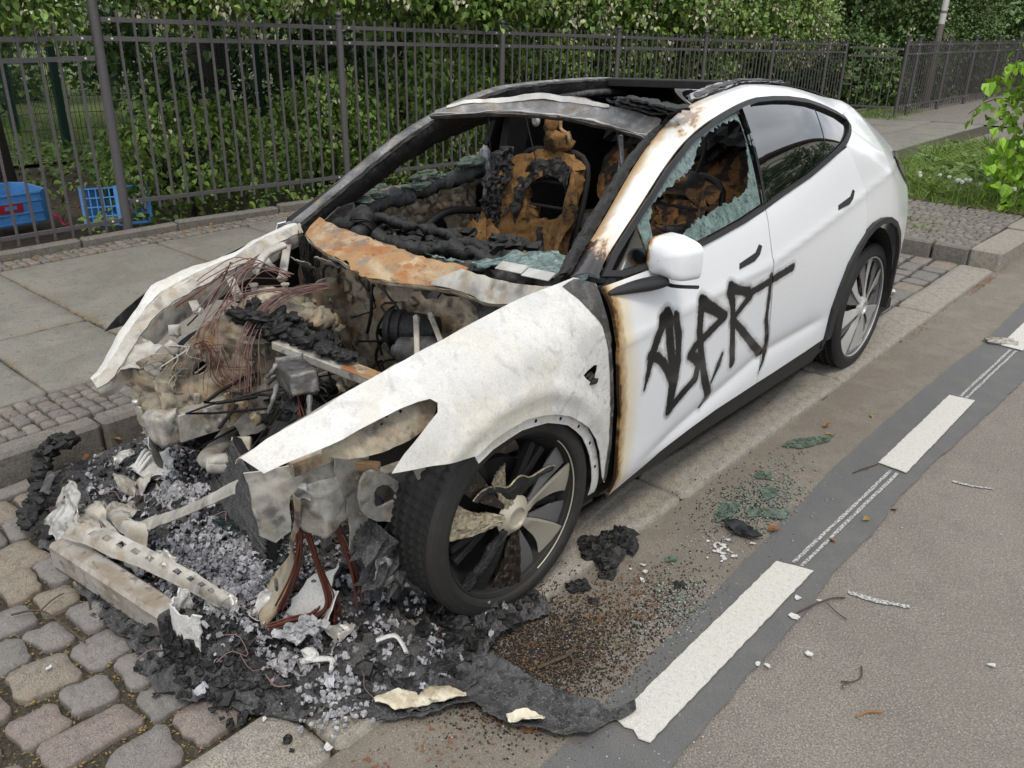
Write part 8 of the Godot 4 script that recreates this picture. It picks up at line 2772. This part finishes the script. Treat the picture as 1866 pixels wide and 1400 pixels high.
	# its pale underside where the edge has curled over
	for g in [[poly([.90, .64, .91, .56, .93, .51, .965, .46, 1.02, .425, 1.08, .415, 1.06, .46, 1.02, .53, .97, .60]), "creamy curled edge"], [poly([1.20, .42, 1.22, .35, 1.27, .325, 1.31, .345, 1.285, .385]), "small creamy curled edge"]]:
		st = nst()
		sheet(st, ragged(smooth_poly(g[0]), .02, .004, 222), [], func(q: Vector2) -> Vector3:
			var p: Vector3 = lf.call(q)
			return p + Vector3(0, .012 + .020 * absf(sin(q.x * 26.0 + q.y * 14.0)) + .004 * noise3(Vector3(q.x, 0, q.y), 20.0, 3), 0), .008, .003)
		obj("curled_edge", st, M.cream, ml).set_meta("label", g[1])
	st = nst()
	for k in 150:
		var a := Vector2(r.randfn(.83, .05), r.randfn(.70, .05))
		lump(st, Vector3(a.x, heap_y(a.x, a.y) + .012, a.y), Vector3.ONE * r.randf_range(.004, .010), k, .4, 2.0, 6)
	loose("slag_crumbs", st, M.char_ash_pale, "patch of pale granular slag on the char beside the curled edge", "slag").set_meta("kind", "stuff")
	# black chunks beside the burnt wheel
	var BK := [[.93, -.44, .055, "large brittle black chunk on the kerb behind the front wheel"], [.90, -.54, .05, "jagged black chunk closest to the door sill"], [1.0, -.36, .03, "flat black flake on the kerb edge"], [.99, -.24, .035, "black chunk that rolled onto the road edge"], [1.06, -.22, .02, "small black crumb on the road beside the kerb chunk"], [1.08, -.08, .016, "little black nub on the seed litter"], [1.24, -.5, .02, "thin black sliver lying on the dirty road strip"]]
	for i in BK.size():
		var q: Array = BK[i]
		st = nst()
		for k in 7 if q[2] > .04 else 2:
			lump(st, Vector3(q[0] + r.randfn(0, q[2] * .5), q[2] * .3 - (.02 if q[0] > .95 else 0.0), q[1] + r.randfn(0, q[2] * .5)), Vector3(q[2] * 1.2, q[2] * .5, q[2]) * r.randf_range(.4, .9), 1200 + i * 10 + k, .45, 4.0, 14, Basis(Vector3.UP, r.randf() * 6.0) * Basis(Vector3.RIGHT, r.randfn(0, .4)))
		loose("black_chunk", st, M.char, q[3], "charred chunk", "charred chunks around the front wheel")
	st = nst()
	for k in 50:
		var a := Vector2(r.randfn(.84, .05), r.randfn(.16, .05))
		var s := r.randf_range(.012, .035)
		lump(st, Vector3(a.x, s * .4 + .03 * exp(-pow((a.x - .83) / .06, 2.0)), a.y), Vector3(s * 1.3, s * .8, s), 1300 + k, .42, 3.6, 12, Basis(Vector3.UP, r.randf() * 6.0))
	loose("rubber_slag", st, M.char, "crusty black slag melted out under the front wheel", "slag").set_meta("kind", "stuff")

# ---------------------------------------------------------------- small things on road and paving
func scatter(called: String, label: String, cat: String, mesh: ArrayMesh, mat: Material, spots: Array, s0: float, s1: float, y: float, r: RandomNumberGenerator, grey0 := .6, grey1 := 1.1) -> void:
	var xf: Array = []
	var cols: Array = []
	for c in spots:
		for i in c[4]:
			var x: float = c[0] + r.randfn(0, c[2])
			var z: float = c[1] + r.randfn(0, c[3])
			var s := r.randf_range(s0, s1)
			var lift := y
			if x < .945: lift = .012 if y > -.4 else -.010
			if x < -1.3: lift = .13
			xf.append(Transform3D((Basis(Vector3.UP, r.randf() * 6.0) * Basis(Vector3.RIGHT, r.randfn(0, .25))).scaled(Vector3.ONE * s), Vector3(x, lift + gl(x, z) + s * .1, z)))
			var g := r.randf_range(grey0, grey1)
			cols.append(Color(g, g, g))
	meta(leaves(null, called, mesh, mat, xf, cols), label, cat)

func build_litter() -> void:
	var r := RandomNumberGenerator.new()
	r.seed = 515
	var st := nst()
	lump(st, Vector3.ZERO, Vector3(.5, .25, .35), 3, .4, 2.0, 7)
	var bit := st.commit()
	st = nst()
	sheet(st, ellipse(Vector2.ZERO, .5, .2, 7), [], func(q: Vector2) -> Vector3: return Vector3(q.x, .25 * q.x * q.x + .3 * absf(q.y), q.y), .3, 0.0)
	var husk := st.commit()
	var Q := [[1.12, .05, .12, .16, 900], [1.22, -.10, .08, .2, 350], [1.05, -.25, .05, .1, 220], [1.2, -.4, .08, .12, 240], [1.1, .15, .12, .16, 900]]
	scatter("seed_litter", "brown seed husks and crumbs on the road beside the burnt wheel", "litter", husk, M.husk, Q, .004, .012, -.012, r)
	scatter("black_grit", "black soot grit spread on the road in front of the kerb", "grit", bit, M.grit, [[1.12, .08, .12, .17, 6500], [1.05, .22, .09, .12, 2500], [1.25, -.35, .07, .15, 900], [1.15, -1.15, .09, .16, 900]], .003, .010, -.016, r)
	scatter("pale_grit", "pale ash and glass grit on the road beside the lane line", "grit", bit, M.flake, [[1.12, .05, .14, .2, 420], [1.30, -.38, .07, .14, 520], [1.2, -1.15, .09, .2, 260], [1.2, -.8, .06, .06, 120], [1.6, -.5, .3, .5, 80], [1.5, .2, .1, .2, 120]], .003, .009, -.016, r)
	scatter("orange_husks", "orange-brown husks along the kerb edge and around the wheel litter", "litter", husk, M.orange_leaf, [[1.06, .26, .06, .08, 130], [1.18, .32, .08, .05, 110], [1.14, -.30, .06, .12, 170], [.97, -5.3, .015, .25, 260], [.97, -3.9, .015, .3, 80], [1.12, .56, .08, .05, 60], [1.05, .75, .03, .04, 50]], .006, .016, -.014, r)
	scatter("joint_litter", "yellow-brown bud scales lying in the joints between the setts", "litter", husk, M.bud, [[.35, 1.15, .35, .2, 900], [-.3, 1.2, .4, .25, 700], [.5, .95, .2, .2, 300], [-.9, .7, .2, .3, 250], [.3, -4.6, .3, .6, 400]], .006, .013, -.5, r)
	scatter("footway_litter", "bud scales and small dry bits on the footway slabs", "litter", husk, M.bud, [[-2.6, .0, .8, 1.0, 160], [-4.0, -1.5, .12, 2.0, 500], [-1.5, .4, .12, .4, 60], [-2.8, .42, .6, .010, 260], [-2.8, -.16, .6, .010, 260], [-2.8, -1.30, .6, .010, 200], [-2.55, .0, .012, .5, 120]], .008, .02, .0, r)
	scatter("road_specks", "pale specks sprinkled over the open asphalt", "litter", bit, M.flake, [[2.3, -.5, .6, 1.0, 160], [1.2, -2.6, .15, 1.0, 120]], .003, .007, -.019, r)
	# burst glass: crazed green pieces
	var gm := [[poly([1.03, -1.72, 1.025, -1.80, 1.06, -1.86, 1.16, -2.01, 1.165, -1.93, 1.11, -1.77]), "long green crazed glass strip on the road, farthest from the wheel"], [poly([1.08, -.99, 1.075, -1.09, 1.10, -1.13, 1.14, -1.11, 1.15, -1.03, 1.13, -.93]), "rounded green crazed glass piece on the road"], [poly([1.13, -1.28, 1.17, -1.36, 1.21, -1.30, 1.20, -1.22]), "folded green glass piece near the kerb"], [poly([1.05, -1.42, 1.10, -1.47, 1.13, -1.40, 1.08, -1.36]), "small green glass piece closest to the kerb"], [poly([1.22, -1.16, 1.30, -1.22, 1.32, -1.15, 1.25, -1.10]), "green glass piece by the tar strip"], [poly([1.17, -1.10, 1.21, -1.16, 1.24, -1.10, 1.2, -1.05]), "green glass piece in the middle of the shards"], [poly([1.10, -.60, 1.13, -.64, 1.15, -.6, 1.12, -.57]), "tiny green glass piece near the brown litter"]]
	for i in gm.size():
		st = nst()
		sheet(st, ragged(gm[i][0], .018, .005, 400 + i), [], func(q: Vector2) -> Vector3: return Vector3(q.x, -.012 + .012 * absf(noise3(Vector3(q.x, i, q.y), 5.0, 4)) + .0012 * noise3(Vector3(q.x, i, q.y), 60.0, 4), q.y), .014, .003)
		loose("glass_piece", st, M.glass_shard, gm[i][1], "glass piece", "crazed green glass on the road")
	scatter("glass_crumbs", "green glass crumbs scattered around the larger glass pieces", "glass crumbs", bit, M.glass_crumb, [[1.18, -1.2, .08, .16, 420], [1.25, -.42, .06, .1, 160], [1.1, -1.55, .05, .15, 60]], .006, .018, -.014, r)
	st = nst()
	sheet(st, ragged(poly([1.14, -.94, 1.19, -.985, 1.25, -.98, 1.31, -.95, 1.29, -.915, 1.22, -.905]), .02, .004, 410), [], func(q: Vector2) -> Vector3: return Vector3(q.x, -.008 + .012 * noise3(Vector3(q.x, 0, q.y), 12.0, 4) + .01, q.y), .015, .006)
	loose("plastic_shard", st, M.trim, "flat dark plastic shard between the glass and the white chips", "plastic shard")
	# white paint flakes: a cluster, and single ones
	var W: Array = []
	for k in 22: W.append([1.235 + r.randfn(0, .035), -.80 + r.randfn(0, .025), r.randf_range(.008, .022)])
	for q in [[1.30, -.90, .02], [1.27, -.72, .016], [1.22, -.70, .012], [1.07, -.50, .016], [1.05, -.45, .012], [1.10, -.47, .018], [1.12, -.42, .02]]: W.append(q)
	var single := [[1.72, -.46, .022, "white chip on the open asphalt beside the first dash"], [2.16, -.80, .02, "white chip far out on the asphalt"], [1.57, -.70, .026, "white chip on the tar strip at the end of the dash"], [1.63, -.74, .022, "white chip lying by the twig on the tar edge"], [1.605, -.60, .03, "bent white chip beside the white dash"], [1.62, -.31, .018, "pale chip on the edge of the tar strip"], [1.645, -.32, .016, "second pale chip just off the tar strip"], [.93, .80, .022, "white chip on the granite kerb stone"], [.08, 1.17, .02, "white chip on a pinkish sett in the foreground"], [.72, .86, .016, "white chip near the edge of the char"], [-.62, 1.08, .05, "thin pale scrap on the setts at the left edge"]]
	for i in W.size() + single.size():
		var q: Array = W[i] if i < W.size() else single[i - W.size()]
		st = nst()
		var qs: float = q[2] * .62
		var o := ragged(ellipse(Vector2.ZERO, qs, qs * r.randf_range(.45, .8), 6, r.randf() * 3.0), .02, qs * .3, 420 + i)
		var y: float = -.012 if q[0] > .945 else .016
		sheet(st, o, [], func(p: Vector2) -> Vector3: return Vector3(q[0] + p.x, y + .004 * noise3(Vector3(p.x, i, p.y), 40.0, 4) + .12 * p.length(), q[1] + p.y), .012, .002)
		if i < W.size(): loose("paint_flake", st, M.white_chip, "white paint flake in the scatter on the road between wheel and lane line", "paint flake", "white paint flakes on the road")
		else: loose("paint_chip", st, M.white_chip, q[3], "paint chip")
	# twigs
	var TW := [[[Vector3(1.13, -.008, .17), Vector3(1.15, -.004, .12), Vector3(1.17, .0, .06), Vector3(1.16, .008, .02)], [Vector3(1.165, .0, .06), Vector3(1.20, -.004, .08), Vector3(1.215, -.01, .12)], "forked brown twig on the seed litter in front of the wheel", .006], [[Vector3(1.60, -.012, -.62), Vector3(1.63, -.004, -.70), Vector3(1.66, -.008, -.78), Vector3(1.69, -.014, -.82)], [Vector3(1.655, -.006, -.74), Vector3(1.70, -.012, -.72), Vector3(1.74, -.014, -.71)], "thin branched twig across the edge of the tar strip", .003], [[Vector3(-.25, .018, 1.15), Vector3(-.20, .022, 1.08), Vector3(-.08, .02, 1.06), Vector3(.05, .018, 1.05)], [Vector3(-.2, .02, 1.08), Vector3(-.23, .02, 1.03), Vector3(-.24, .018, .99)], "thin twig lying over the setts left of the bumper beam", .0035], [[Vector3(1.86, -.012, -.52), Vector3(1.88, -.008, -.47), Vector3(1.87, -.008, -.43), Vector3(1.84, -.012, -.41)], [Vector3(1.87, -.008, -.43), Vector3(1.85, -.01, -.40), Vector3(1.86, -.012, -.385)], "curled dark stem on the open asphalt", .0025], [[Vector3(1.93, -.012, -.30), Vector3(1.95, -.008, -.34), Vector3(1.97, -.01, -.36), Vector3(1.98, -.012, -.37)], [Vector3(1.97, -.01, -.36), Vector3(1.975, -.01, -.365), Vector3(1.98, -.011, -.366)], "short straw-coloured stalk on the open asphalt", .003], [[Vector3(1.37, -.01, -1.70), Vector3(1.39, -.006, -1.76), Vector3(1.41, -.008, -1.82), Vector3(1.42, -.01, -1.86)], [Vector3(1.39, -.006, -1.76), Vector3(1.40, -.006, -1.77), Vector3(1.41, -.008, -1.775)], "fine dark stem on the tar strip beside the second dash", .0025]]
	for t in TW:
		st = nst()
		tube(st, cvs(t[0], 10), t[3], 6)
		tube(st, cvs(t[1], 6), t[3] * .7, 5)
		loose("twig", st, M.twig if t[2].find("straw") < 0 else M.dry_leaf, t[2], "twig")
	# fallen yellow-green bud scales and leaves that can be told apart
	var lf := leaf_mesh(.05, .028)
	var LV := [[1.30, -1.02, M.orange_leaf, "orange dry leaf beside the dark plastic shard"], [1.13, -1.98, M.bud, "yellowish leaf stalk on the dirt strip past the glass"], [1.20, -2.35, M.bud, "pale yellow leaf stalk near the kerb joint"], [1.62, -1.52, M.dry_leaf, "small tan leaf on the asphalt by the second dash"], [1.56, -1.38, M.bud, "greenish bud scale at the tar strip edge"], [1.09, -2.05, M.dry_leaf, "tan leaf on the gutter strip"], [1.53, -1.12, M.dry_leaf, "brown leaf tuft at the old line groove"], [1.28, .36, M.dry_leaf, "large tan leaf on the end of the melted liner"], [1.21, .33, M.orange_leaf, "rust-brown leaf on the melted liner"], [-1.16, .34, M.dry_leaf, "tan leaf lying at the foot of the raised kerb"], [-1.13, .50, M.orange_leaf, "brown leaf beside the charred arm at the raised kerb"]]
	for q in LV:
		var o := MeshInstance3D.new()
		o.mesh = lf
		o.material_override = q[2]
		o.name = numbered("fallen_leaf")
		o.transform = leaf_xf(Vector3(q[0], -.006 if q[0] > .95 else .02, q[1]), r, 0.0, .7, 1.1)
		add_child(o)
		meta(o, q[3], "leaf")
	# crumpled wrapper by the rear wheel and the crushed can on the far tar strip
	st = nst()
	for k in 3: lump(st, Vector3(.52 + .02 * k, .02, -4.46 + .02 * k), Vector3(.045, .02, .03), 1500 + k, .6, 2.6, 10)
	loose("paper_wad", st, M.white_chip, "crumpled white paper on the setts behind the rear wheel", "paper")
	st = nst()
	for k in 3: lump(st, Vector3(1.37 + .035 * k, .0, -3.92 - .03 * k), Vector3(.05, .018, .035), 1510 + k, .6, 2.6, 10)
	loose("crushed_can", st, M.scale_pale, "flattened grey can at the far end of the tar strip", "can")
